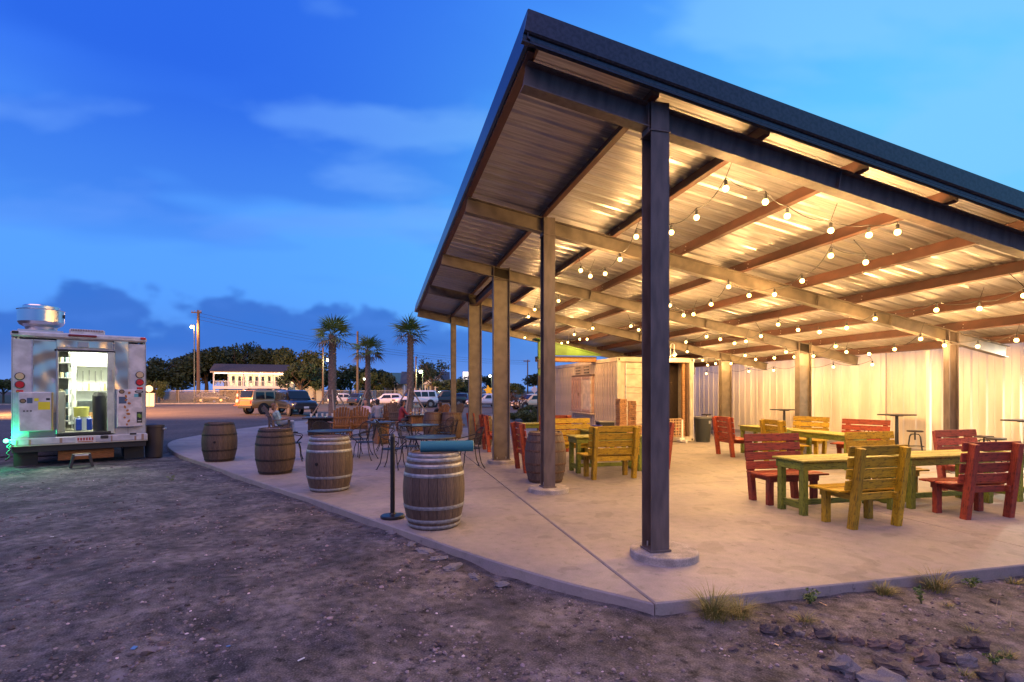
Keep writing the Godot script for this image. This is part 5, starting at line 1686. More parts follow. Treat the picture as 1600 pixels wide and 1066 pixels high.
func build_string_lights() -> void:
	var wire := mat("wire black", [])
	var bulb := ball_mesh(0.037)
	var sock := cyl(0.02, 0.07, 8)
	var lit := glow("bulb glow", [1.0, 0.6, 0.17], 16.0)
	var warm := lin(1.0, 0.56, 0.2)
	var runs := [
		["nearest the front eave, looping past the first column", [Vector2(1.05, 4.90), Vector2(1.34, 5.11), Vector2(1.49, 4.71), Vector2(1.33, 3.69), Vector2(1.05, 2.51), Vector2(1.36, 2.0), Vector2(1.34, 1.32), Vector2(1.14, 0.41), Vector2(1.70, 0.43), Vector2(2.15, 0.59), Vector2(2.83, 0.61), Vector2(3.25, 0.44), Vector2(3.40, 0.18)]],
		["running away through the middle bay", [Vector2(3.98, 1.16), Vector2(3.48, 1.27), Vector2(4.04, 2.42), Vector2(4.30, 3.38), Vector2(4.07, 3.79), Vector2(3.49, 3.61), Vector2(4.02, 4.93), Vector2(4.29, 6.02), Vector2(4.21, 6.31), Vector2(3.54, 5.79)]],
		["short, right of the second column", [Vector2(1.58, 7.85), Vector2(1.44, 9.56), Vector2(1.6, 10.81)]],
		["short pair in the middle, left of the first column", [Vector2(4.06, 8.79), Vector2(4.43, 9.04)]],
		["far at the back left over the container", [Vector2(3.53, 10.32), Vector2(3.58, 12.1), Vector2(4.19, 12.44), Vector2(4.04, 12.78), Vector2(4.04, 14.03), Vector2(3.98, 14.58), Vector2(3.16, 14.73), Vector2(2.66, 15.19)]],
		["in the third row of purlins on the right", [Vector2(6.39, 0.74), Vector2(6.70, 1.56), Vector2(6.46, 2.07), Vector2(6.46, 3.24), Vector2(6.75, 4.17), Vector2(6.80, 4.94), Vector2(6.44, 5.18), Vector2(5.89, 5.16)]],
		["over the container doorway", [Vector2(6.5, 6.48), Vector2(6.75, 7.38), Vector2(6.78, 7.9), Vector2(6.27, 7.82), Vector2(5.9, 7.91), Vector2(6.06, 9.19), Vector2(6.98, 10.6)]],
		["at the far low end by the trash can", [Vector2(8.13, 11.47), Vector2(8.83, 12.22), Vector2(8.71, 11.56), Vector2(8.87, 10.93), Vector2(8.06, 9.13), Vector2(8.62, 9.36), Vector2(8.62, 8.54)]],
		["along the low eave by the white wall", [Vector2(8.12, 7.49), Vector2(8.70, 7.83), Vector2(8.76, 7.2), Vector2(8.05, 5.75), Vector2(8.63, 6.0), Vector2(8.98, 5.67), Vector2(8.74, 4.79), Vector2(8.11, 3.67), Vector2(8.76, 3.68), Vector2(9.04, 3.23), Vector2(8.80, 2.39), Vector2(8.5, 1.3), Vector2(8.8, 0.3)]],
		["close along the white gutter at the far low eave", [Vector2(10.1, 6.6), Vector2(10.12, 7.9), Vector2(10.1, 9.2), Vector2(10.15, 10.4), Vector2(10.1, 11.6), Vector2(10.15, 12.8), Vector2(10.1, 14.2)]],
	]
	var n := 0
	for r in runs:
		var s := thing("string_light", "string of warm round bulbs " + r[0], "string lights", Vector3.ZERO, 0.0, "bulb strings under the pavilion roof")
		var w := MB.new()
		var prev := Vector3.ZERO
		for i in r[1].size():
			var q: Vector2 = r[1][i]
			var at := P(q.x, q.y, HB - SLOPE * q.x - 0.12)
			var hook := at + Vector3(0, 0.13, 0)
			if i == 0:
				var up := P(q.x, q.y + (0.2 if i == 0 else 0.0), HB + 0.26 - SLOPE * q.x)
				w.tube([up, hook], 0.006, 5)
			else:
				var pts := []
				var d := prev.distance_to(hook)
				for k in 9:
					var t := k / 8.0
					pts.append(prev.lerp(hook, t) + Vector3(0, -0.09 * d * 4.0 * t * (1 - t) + (0.0 if d < 0.7 else 0.0), 0))
				w.tube(pts, 0.006, 5)
			if i % 3 == 1:
				w.tube([hook, P(q.x + 0.1, q.y, HB + 0.24 - SLOPE * q.x)], 0.004, 4)
			w.tube([hook, at + Vector3(0, 0.07, 0)], 0.005, 4)
			prev = hook
			part(s, "socket", sock, wire, T(at + Vector3(0, 0.03, 0)))
			var b := part(s, "bulb", bulb, lit, T(at))
			lamp(b, "bulb_light", Vector3.ZERO, warm, 1.32, 0.036)
			n += 1
		part(s, "wire", w.done(), wire)


# ---------------------------------------------------------------- painted wooden furniture

# front towards -z; the posts at the back lean
func bench(label: String, u: float, v: float, turn: float, color: String, w := 0.72) -> Node3D:
	var b := thing("bench", label, "bench", P(u, v), turn, "slatted two seat benches under the pavilion")
	var W := w + 0.24
	for k in 4:
		plank(b, "seat_slat", Vector3(0, 0.462 + 0.004 * (k % 2), -0.3 + 0.125 * k), Vector3(W + 0.08, 0.028, 0.115), wood(color))
	for s in [-1, 1]:
		var x: float = s * w / 2
		plank(b, "front_leg", Vector3(x, 0.222, -0.215), Vector3(0.445, 0.095, 0.075), wood(color), UPRIGHT)
		plank(b, "rear_post", Vector3(x, 0.515, 0.245), Vector3(1.05, 0.1, 0.085), wood(color), E(0.12) * UPRIGHT * E(PI / 2, 0, 0))
		plank(b, "seat_rail", Vector3(x - 0.045 * s, 0.4, 0.0), Vector3(0.5, 0.09, 0.036), wood(color), ALONG)
	plank(b, "apron", Vector3(0, 0.4, -0.262), Vector3(w + 0.1, 0.09, 0.03), wood(color))
	plank(b, "apron", Vector3(0, 0.4, 0.17), Vector3(w - 0.1, 0.09, 0.03), wood(color))
	var back := E(0.12)
	for k in 4:
		var y := 0.555 + 0.146 * k
		plank(b, "back_slat", Vector3(0, y, 0.245 + (y - 0.515) * tan(0.12) - 0.062), Vector3(W, 0.126, 0.024), wood(color), back)
	return b


func table(label: String, u: float, v: float, turn: float, l: float, w := 0.62) -> Node3D:
	var t := thing("table", label, "table", P(u, v), turn, "green slatted tables under the pavilion")
	for k in 5:
		plank(t, "top_slat", Vector3(0, 0.765 + 0.002 * (k % 2), -w / 2 + w / 5 * (k + 0.5)), Vector3(l, 0.03, w / 5 - 0.006), wood("lime"))
	for s in [-1, 1]:
		plank(t, "apron", Vector3(0, 0.69, s * (w / 2 - 0.06)), Vector3(l - 0.06, 0.11, 0.03), wood("green"))
		plank(t, "apron", Vector3(s * (l / 2 - 0.045), 0.69, 0), Vector3(w - 0.16, 0.11, 0.028), wood("green"), ALONG)
		plank(t, "stretcher", Vector3(s * (l / 2 - 0.09), 0.13, 0), Vector3(w - 0.1, 0.1, 0.035), wood("green"), ALONG)
		for q in [-1, 1]:
			plank(t, "leg", Vector3(s * (l / 2 - 0.09), 0.373, q * (w / 2 - 0.1)), Vector3(0.745, 0.09, 0.085), wood("green"), UPRIGHT)
	plank(t, "long_stretcher", Vector3(0, 0.135, 0), Vector3(l - 0.2, 0.08, 0.04), wood("green"))
	return t


func build_wood_furniture() -> void:
	# front row: three tables end to end along the rafters
	table("green slatted table nearest the first column, its end towards the yard", 3.73, 1.42, 0.0, 1.72)
	table("green slatted table second from the first column in the front row", 5.62, 1.42, 0.02, 1.74)
	table("green slatted table at the picture's right edge", 7.75, 1.4, 0.0, 1.72)
	bench("olive yellow bench nearest us with its back turned, in the front row", 3.34, 0.63, 0.03, "yellow")
	bench("dark red bench with its back turned at the right edge", 5.3, 0.66, -0.06, "red")
	bench("brick red bench facing us across the nearest table", 3.37, 2.1, PI - 0.03, "red", 0.78)
	bench("yellow bench facing us across the second front table", 5.3, 2.05, PI, "yellow", 0.76)
	bench("pinkish red bench facing us under the right back column", 7.2, 2.05, PI + 0.04, "pink", 0.76)
	# second row: tables along the eave
	table("yellow green table end on, farther back on the right", 7.35, 5.3, PI / 2, 1.7)
	table("yellow green table behind the far orange red bench", 7.3, 7.2, PI / 2, 1.7)
	bench("amber yellow bench seen from behind at the end on table", 6.6, 5.85, -PI / 2 - 0.12, "yellow")
	bench("orange red bench seen from behind, farthest left of the right group", 6.4, 7.5, -PI / 2 - 0.1, "orange_red")
	bench("golden bench facing us below the high table", 8.25, 6.9, PI / 2 + 0.35, "yellow")
	bench("orange red bench facing us in front of the white wall", 8.4, 5.35, PI / 2 + 0.4, "orange_red", 0.8)
	# middle group behind the second column
	table("green table right of the second column", 1.95, 5.75, 0.0, 1.6)
	bench("bright yellow bench with its back turned between the first two columns", 1.68, 4.9, 0.0, "yellow", 0.86)
	bench("bright yellow bench facing us beyond the middle green table", 1.8, 7.4, PI, "yellow", 0.86)
	bench("red bench seen edge on, left of the barrel by the second column", 0.36, 6.2, -PI / 2, "orange_red")
	bench("orange red bench half hidden by the first column", 3.2, 6.0, PI / 2, "orange_red")
	# far group by the third column
	table("light green table standing right of the third column", 1.95, 10.4, 0.0, 1.6)
	bench("red bench edge on, right behind the third column's left side", 0.35, 10.2, -PI / 2, "orange_red")
	bench("red bench edge on, second one behind the third column", 0.2, 11.7, -PI / 2, "orange_red")
	bench("red bench seen small right of the third column", 2.0, 9.6, 0.0, "orange_red")


# ---------------------------------------------------------------- barrels

func barrel_r(t: float) -> float:
	return 0.315 + 0.085 * (1.0 - pow(absf(t * 2.0 - 1.0), 2.0))


func stave(n: int, h: float) -> Mesh:
	var k := "stave%d,%.2f" % [n, h]
	if meshes.has(k):
		return meshes[k]
	var b := MB.new()
	var a := PI / n
	var g := 0.004
	for i in 10:
		var t0 := i / 10.0
		var t1 := (i + 1) / 10.0
		var q := []
		for t in [t0, t1]:
			var r := barrel_r(t)
			for rr in [r, r - 0.028]:
				var hw: float = rr * sin(a) - g * 0.5
				var x: float = rr * cos(a)
				q.append([Vector3(x, t * h, -hw), Vector3(x + (0.005 if rr == r else 0.0), t * h, 0), Vector3(x, t * h, hw)])
		var o := Vector3(1, 0, 0)
		b.quad(q[0][0], q[0][1], q[2][1], q[2][0], o)
		b.quad(q[0][1], q[0][2], q[2][2], q[2][1], o)
		b.quad(q[1][0], q[1][2], q[3][2], q[3][0], -o)
		b.quad(q[0][0], q[1][0], q[3][0], q[2][0], Vector3(0, 0, -1))
		b.quad(q[0][2], q[1][2], q[3][2], q[2][2], Vector3(0, 0, 1))
		if i == 0:
			b.quad(q[0][0], q[0][2], q[1][2], q[1][0], Vector3.DOWN)
		if i == 9:
			b.quad(q[2][0], q[2][2], q[3][2], q[3][0], Vector3.UP)
	meshes[k] = b.done()
	return meshes[k]


func barrel(label: String, u: float, v: float, hoops: Array, hoop_mat: StandardMaterial3D, turn: float, tone := 1.0, h := 0.96) -> Node3D:
	var b := thing("barrel", label, "barrel", P(u, v), turn, "old wooden barrels on the patio")
	var n := 22
	for k in n:
		var f: float = [0.8, 1.0, 0.9, 1.18, 0.72, 1.05, 0.95][(k * 5 + int(u * 10.0) + 100) % 7] * tone
		var f4 := snappedf(f, 0.12)
		var m := mat("barrel oak %.2f" % f4, [0.115 * f4, 0.076 * f4, 0.054 * f4], 0.68, 0.0, "grain", Vector3(5, 0.7, 5), "grain", 0.2)
		part(b, "stave", stave(n, h), m, T(Vector3.ZERO, E(0, TAU * k / n, 0)))
	for t in hoops:
		var hp := MB.new()
		var hw: float = 0.022
		var t0: float = t - hw / h
		var t1: float = t + hw / h
		var r0 := barrel_r(t0) * 1.0 + 0.004
		var r1 := barrel_r(t1) * 1.0 + 0.004
		hp.lathe([Vector2(r0 - 0.01, t0 * h - 0.001), Vector2(r0, t0 * h), Vector2(maxf(r0, r1) + 0.0008, t * h), Vector2(r1, t1 * h), Vector2(r1 - 0.01, t1 * h + 0.001)], 44)
		part(b, "hoop", hp.done(), hoop_mat)
	for y in [0.03, h - 0.035]:
		part(b, "head", cyl(barrel_r(0.03) - 0.026, 0.02, 28), mat("barrel head", [0.17, 0.1, 0.055], 0.7, 0.0, "grain", Vector3(0.6, 5, 5)), T(Vector3(0, y, 0)))
	part(b, "bung", cyl(0.03, 0.03, 12), mat("bung hole", [0.01, 0.008, 0.008], 0.9), T(Vector3(barrel_r(0.5) - 0.02, h * 0.52, 0), E(0, 0.0, -PI / 2)))
	return b


func build_barrels() -> void:
	var zinc := mat("zinc hoop", [0.3, 0.31, 0.33], 0.5, 0.5, "mottle", Vector3.ONE * 3.0, "bump", 0.05)
	var dark := mat("dark iron hoop", [0.045, 0.034, 0.03], 0.6, 0.5, "rust", Vector3.ONE * 3.0)
	var rust := mat("rusty hoop", [0.14, 0.075, 0.045], 0.7, 0.3, "rust", Vector3.ONE * 3.0)
	barrel("barrel with bright zinc hoops nearest us, blue roll across its top", -2.14, 1.91, [0.04, 0.12, 0.3, 0.72, 0.84, 0.92, 0.975], zinc, 0.3)
	barrel("barrel with zinc hoops and a bung hole, second from us along the curved edge", -3.71, 4.85, [0.045, 0.27, 0.74, 0.88, 0.96], zinc, 4.25)
	barrel("barrel with dark hoops, third from us along the curved edge", -5.02, 7.14, [0.05, 0.32, 0.66, 0.83, 0.95], dark, 2.2, 0.86)
	barrel("barrel with dark hoops standing alone, farthest along the curved edge", -6.77, 9.6, [0.05, 0.3, 0.7, 0.96], dark, 4.7, 0.8)
	barrel("weathered barrel with rusty hoops behind the second column", 0.27, 4.77, [0.05, 0.22, 0.38, 0.64, 0.82, 0.96], rust, 1.2, 1.12)
	barrel("brown barrel half hidden behind the fourth column", 0.25, 11.6, [0.05, 0.3, 0.7, 0.95], rust, 0.8, 1.1)
	barrel("tall brown barrel behind the fifth column", -0.3, 14.6, [0.05, 0.3, 0.7, 0.95], rust, 2.8, 1.2)
	barrel("brown barrel left of the fifth column", -0.95, 14.9, [0.05, 0.3, 0.7, 0.95], rust, 0.1, 1.05)
	# rolled mat on the nearest barrel
	var roll := thing("rolled_mat", "rolled teal blue mat lying on the nearest barrel", "rolled mat", P(-1.98, 1.84, 1.03), -0.08)
	var m := MB.new()
	m.lathe([Vector2(0.04, -0.34), Vector2(0.07, -0.34), Vector2(0.072, -0.335), Vector2(0.072, 0.335), Vector2(0.07, 0.34), Vector2(0.04, 0.34), Vector2(0.04, -0.34)], 22, Vector3.ZERO, E(0, 0, -PI / 2))
	part(roll, "outer_wrap", m.done(), mat("teal mat", [0.03, 0.2, 0.27], 0.85, 0.0, "fine", Vector3.ONE * 9.0, "fine", 0.4))
	for k in 2:
		var sp := MB.new()
		var pts := []
		for i in 26:
			var a := i * 0.5
			pts.append(Vector3(-0.342 if k else 0.342, cos(a) * (0.066 - 0.0016 * i), sin(a) * (0.066 - 0.0016 * i)))
		sp.tube(pts, 0.004, 4)
		part(roll, "rolled_end", sp.done(), mat("mat edge", [0.3, 0.42, 0.3], 0.8))
	# barrier post
	var st := thing("barrier_post", "black barrier post with round base beside the nearest barrel", "post", P(-2.66, 2.43))
	var bl := mat("satin black", [0.012, 0.012, 0.013], 0.35)
	var bs := MB.new()
	bs.lathe([Vector2(0, 0), Vector2(0.16, 0), Vector2(0.165, 0.01), Vector2(0.165, 0.03), Vector2(0.15, 0.042), Vector2(0.05, 0.055), Vector2(0.034, 0.07), Vector2(0, 0.07)], 32)
	part(st, "base", bs.done(), bl)
	part(st, "post", cyl(0.032, 1.03, 16), bl, T(Vector3(0, 0.06, 0)))
	var cp := MB.new()
	cp.lathe([Vector2(0.033, 0), Vector2(0.033, 0.03), Vector2(0.024, 0.06), Vector2(0.012, 0.072), Vector2(0, 0.075)], 16)
	part(st, "cap", cp.done(), bl, T(Vector3(0, 1.09, 0)))


# ---------------------------------------------------------------- wrought iron sets

func iron_chair(label: String, u: float, v: float, turn: float) -> Node3D:
	var c := thing("patio_chair", label, "chair", P(u, v), turn, "black iron mesh chairs around the patio tables")
	var iron := mat("black iron", [0.014, 0.014, 0.015], 0.5, 0.3)
	var key := "iron chair"
	if not meshes.has(key):
		meshes[key] = true
		var s := MB.new()
		s.lathe([Vector2(0.0, 0.448), Vector2(0.2, 0.445), Vector2(0.225, 0.455), Vector2(0.235, 0.45), Vector2(0.225, 0.44), Vector2(0.0, 0.44)], 20)
		meshes["iron seat"] = s.done()
		var b := MB.new()
		# mesh back: fine crossed wires bent round the sitter, inside a tube rim
		for k in 13:
			var a := lerpf(-0.95, 0.95, k / 12.0)
			var topy := 0.9 - 0.1 * pow(absf(a), 2.2)
			b.tube([Vector3(sin(a) * 0.23, 0.52, 0.02 + cos(a) * 0.2), Vector3(sin(a) * 0.25, topy, 0.07 + cos(a) * 0.22)], 0.004, 3)
		for j in 10:
			var y := 0.54 + 0.035 * j
			var pts := []
			for k in 9:
				var a := lerpf(-0.95, 0.95, k / 8.0)
				var t := (y - 0.52) / 0.38
				pts.append(Vector3(sin(a) * lerpf(0.23, 0.25, t), y - 0.06 * pow(absf(a), 2.2) * t, lerpf(0.02, 0.07, t) + cos(a) * 0.21))
			b.tube(pts, 0.004, 3)
		meshes["iron back"] = b.done()
		var r := MB.new()
		var rim := []
		for k in 15:
			var a := lerpf(-0.98, 0.98, k / 14.0)
			rim.append(Vector3(sin(a) * 0.255, 0.91 - 0.1 * pow(absf(a), 2.2), 0.075 + cos(a) * 0.22))
		rim.push_front(Vector3(-0.2, 0.5, 0.12))
		rim.append(Vector3(0.2, 0.5, 0.12))
		r.tube(rim, 0.011, 6)
		meshes["iron rim"] = r.done()
		for s2 in [-1, 1]:
			var f := MB.new()
			f.tube([Vector3(0.17 * s2, 0.45, -0.16), Vector3(0.2 * s2, 0.3, -0.2), Vector3(0.2 * s2, 0.14, -0.21), Vector3(0.235 * s2, 0.0, -0.25)], 0.011, 6)
			f.lathe([Vector2(0, 0), Vector2(0.022, 0), Vector2(0.02, 0.012), Vector2(0, 0.014)], 8, Vector3(0.235 * s2, 0, -0.25))
			meshes["iron front leg %d" % s2] = f.done()
			var g := MB.new()
			g.tube([Vector3(0.17 * s2, 0.5, 0.14), Vector3(0.18 * s2, 0.3, 0.16), Vector3(0.19 * s2, 0.14, 0.19), Vector3(0.225 * s2, 0.0, 0.26)], 0.011, 6)
			g.lathe([Vector2(0, 0), Vector2(0.022, 0), Vector2(0.02, 0.012), Vector2(0, 0.014)], 8, Vector3(0.225 * s2, 0, 0.26))
			meshes["iron rear leg %d" % s2] = g.done()
			var a := MB.new()
			a.tube([Vector3(0.24 * s2, 0.74, 0.17), Vector3(0.29 * s2, 0.7, 0.05), Vector3(0.3 * s2, 0.66, -0.12), Vector3(0.29 * s2, 0.64, -0.22), Vector3(0.27 * s2, 0.6, -0.25), Vector3(0.25 * s2, 0.56, -0.21), Vector3(0.22 * s2, 0.5, -0.15), Vector3(0.19 * s2, 0.45, -0.12)], 0.011, 6)
			meshes["iron arm %d" % s2] = a.done()
	part(c, "seat", meshes["iron seat"], iron)
	var bk := part(c, "backrest", meshes["iron rim"], iron)
	part(bk, "mesh_panel", meshes["iron back"], iron)
	for s in [-1, 1]:
		part(c, "leg", meshes["iron front leg %d" % s], iron)
		part(c, "leg", meshes["iron rear leg %d" % s], iron)
		part(c, "arm", meshes["iron arm %d" % s], iron)
	return c


func iron_table(label: String, u: float, v: float, r: float) -> Node3D:
	var t := thing("patio_table", label, "table", P(u, v), 0.0, "round black iron tables on the patio")
	var iron := mat("black iron", [0.014, 0.014, 0.015], 0.5, 0.3)
	var top := MB.new()
	top.lathe([Vector2(0, 0.715), Vector2(r - 0.03, 0.715), Vector2(r, 0.705), Vector2(r + 0.006, 0.72), Vector2(r, 0.735), Vector2(r - 0.02, 0.735), Vector2(r - 0.03, 0.73), Vector2(0, 0.73)], 36)
	var tp := part(t, "tabletop", top.done(), mat("iron mesh top", [0.03, 0.03, 0.034], 0.45, 0.4, "fine", Vector3.ONE * 12.0))
	var ring := MB.new()
	var pts := []
	for k in 25:
		pts.append(Vector3(cos(TAU * k / 24) * r * 0.45, 0.3, sin(TAU * k / 24) * r * 0.45))
	ring.tube(pts, 0.01, 6)
	part(t, "leg_ring", ring.done(), iron)
	for k in 4:
		var a := TAU * k / 4 + 0.6
		var d := Vector3(cos(a), 0, sin(a))
		var l := MB.new()
		l.tube([d * r * 0.75 + Vector3.UP * 0.71, d * r * 0.6 + Vector3.UP * 0.55, d * r * 0.44 + Vector3.UP * 0.3, d * r * 0.55 + Vector3.UP * 0.1, d * r * 0.75], 0.013, 6)
		part(t, "leg", l.done(), iron)
	return t


func build_iron_sets() -> void:
	# label of a chair's place, table, angle round it
	var sets := [
		["nearest table", -1.75, 6.85, 0.56, [[2.75, "left, nearest the barrier post,"], [0.1, "right, before the third column,"], [1.25, "far right"], [2.0, "far left"]]],
		["table behind the second barrel", -4.1, 9.3, 0.56, [[3.25, "left, between two barrels,"], [-0.35, "right"], [0.7, "far right"], [1.9, "far"]]],
		["farthest iron table", -1.75, 11.1, 0.6, [[3.2, "left"], [-0.5, "near right"], [0.5, "right"], [4.3, "near"]]],
	]
	for s in sets:
		iron_table("round black iron " + s[0], s[1], s[2], s[3])
		for q in s[4]:
			var a: float = q[0]
			var d: float = s[3] + 0.36
			# the sitter looks back at the table
			iron_chair("black mesh armchair, %s of the %s" % [q[1], s[0]], s[1] + cos(a) * d, s[2] + sin(a) * d, a - PI * 1.5)


# ---------------------------------------------------------------- lounge with Adirondack chairs and guests

# front towards -z
func adirondack(label: String, u: float, v: float, turn: float, kind := "cedar") -> Node3D:
	var a := thing("adirondack_chair", label, "chair", P(u, v), turn, "wooden Adirondack chairs round the fire tables")
	for k in 7:
		var q := (k - 3) / 3.0
		var l := 0.95 - 0.13 * q * q
		plank(a, "back_slat", Vector3(0.085 * (k - 3) * 1.06, 0.3 + l / 2 * cos(0.42), 0.2 + l / 2 * sin(0.42)), Vector3(l, 0.082, 0.018), wood(kind), E(0.42) * E(0, 0, -0.07 * q) * UPRIGHT, 0.01)
	for k in 2:
		plank(a, "back_brace", Vector3(0, 0.44 + 0.32 * k, 0.29 + 0.15 * k), Vector3(0.6, 0.07, 0.03), wood(kind), E(0.42))
	for k in 6:
		plank(a, "seat_slat", Vector3(0, 0.385 - 0.022 * k, -0.36 + 0.098 * k), Vector3(0.56, 0.085, 0.02), wood(kind), E(PI / 2 - 0.22))
	for s in [-1, 1]:
		plank(a, "front_leg", Vector3(0.31 * s, 0.28, -0.3), Vector3(0.56, 0.1, 0.03), wood(kind), UPRIGHT * E(PI / 2, 0, 0))
		plank(a, "side_rail", Vector3(0.275 * s, 0.22, 0.1), Vector3(1.0, 0.11, 0.03), wood(kind), E(0.3) * ALONG)
		plank(a, "armrest", Vector3(0.34 * s, 0.575, -0.02), Vector3(0.78, 0.026, 0.13), wood(kind), ALONG, 0.012)
		plank(a, "rear_leg", Vector3(0.31 * s, 0.28, 0.3), Vector3(0.56, 0.08, 0.03), wood(kind), UPRIGHT * E(PI / 2, 0, 0))
	return a


# one continuous skin drawn round tapered bones by a smooth union; colours follow the nearest bone
func body_mesh(bones: Array, cell: float) -> ArrayMesh:
	var lo := Vector3.ONE * 1e9
	var hi := -lo
	for b in bones:
		for e in [b[0], b[1]]:
			lo = lo.min(e - Vector3.ONE * (maxf(b[2], b[3]) + 0.06))
			hi = hi.max(e + Vector3.ONE * (maxf(b[2], b[3]) + 0.06))
	var n := Vector3i(((hi - lo) / cell).ceil()) + Vector3i.ONE
	var field := PackedFloat32Array()
	field.resize(n.x * n.y * n.z)
	field.fill(1.0)
	for b in bones:
		var a: Vector3 = b[0]
		var d: Vector3 = b[1] - b[0]
		var dd := maxf(d.length_squared(), 1e-8)
		var r := maxf(b[2], b[3]) + 0.05
		var i0 := Vector3i(((a.min(b[1]) - Vector3.ONE * r - lo) / cell).floor()).max(Vector3i.ZERO)
		var i1 := Vector3i(((a.max(b[1]) + Vector3.ONE * r - lo) / cell).ceil()).min(n - Vector3i.ONE)
		var soft: float = b[5] if b.size() > 5 else 0.035
		for z in range(i0.z, i1.z + 1):
			for y in range(i0.y, i1.y + 1):
				for x in range(i0.x, i1.x + 1):
					var p := lo + Vector3(x, y, z) * cell
					var t := clampf((p - a).dot(d) / dd, 0.0, 1.0)
					var q := p.distance_to(a + d * t) - lerpf(b[2], b[3], t)
					var k := (z * n.y + y) * n.x + x
					var f := field[k]
					var h := clampf(0.5 + 0.5 * (f - q) / soft, 0.0, 1.0)
					field[k] = lerpf(f, q, h) - soft * h * (1.0 - h)
	var where := {}
	var verts := PackedVector3Array()
	var cols := PackedColorArray()
	var st := SurfaceTool.new()
	st.begin(Mesh.PRIMITIVE_TRIANGLES)
	var sx := 1
	var sy := n.x
	var sz := n.x * n.y
	for z in n.z - 1:
		for y in n.y - 1:
			for x in n.x - 1:
				var k := z * sz + y * sy + x
				var sum := Vector3.ZERO
				var cnt := 0
				for e in [[0, 0, 0, 1, 0, 0], [0, 1, 0, 1, 1, 0], [0, 0, 1, 1, 0, 1], [0, 1, 1, 1, 1, 1], [0, 0, 0, 0, 1, 0], [1, 0, 0, 1, 1, 0], [0, 0, 1, 0, 1, 1], [1, 0, 1, 1, 1, 1], [0, 0, 0, 0, 0, 1], [1, 0, 0, 1, 0, 1], [0, 1, 0, 0, 1, 1], [1, 1, 0, 1, 1, 1]]:
					var fa := field[k + e[0] * sx + e[1] * sy + e[2] * sz]
					var fb := field[k + e[3] * sx + e[4] * sy + e[5] * sz]
					if (fa < 0.0) != (fb < 0.0):
						sum += Vector3(e[0], e[1], e[2]).lerp(Vector3(e[3], e[4], e[5]), fa / (fa - fb))
						cnt += 1
				if cnt:
					var p := lo + (Vector3(x, y, z) + sum / cnt) * cell
					where[k] = verts.size()
					verts.append(p)
					var best := 1e9
					var c := Color.WHITE
					for b in bones:
						var d: Vector3 = b[1] - b[0]
						var t := clampf((p - b[0]).dot(d) / maxf(d.length_squared(), 1e-8), 0.0, 1.0)
						var q := p.distance_to(b[0] + d * t) - lerpf(b[2], b[3], t)
						if q < best:
							best = q
							c = b[4]
					cols.append(c)
	for i in verts.size():
		st.set_color(cols[i])
		st.set_smooth_group(0)
		st.add_vertex(verts[i])
	for z in range(1, n.z - 1):
		for y in range(1, n.y - 1):
			for x in range(1, n.x - 1):
				var k := z * sz + y * sy + x
				var f := field[k]
				for ax in 3:
					var g := field[k + [sx, sy, sz][ax]]
					if (f < 0.0) == (g < 0.0):
						continue
					var a: int = [sy, sz, sx][ax]
					var b: int = [sz, sx, sy][ax]
					var q := [k, k - a, k - a - b, k - b]
					if not (where.has(q[0]) and where.has(q[1]) and where.has(q[2]) and where.has(q[3])):
						continue
					if f < 0.0:
						q = [q[0], q[3], q[2], q[1]]
					for t in [0, 1, 2, 0, 2, 3]:
						st.add_index(where[q[t]])
	st.generate_normals()
	return st.commit()


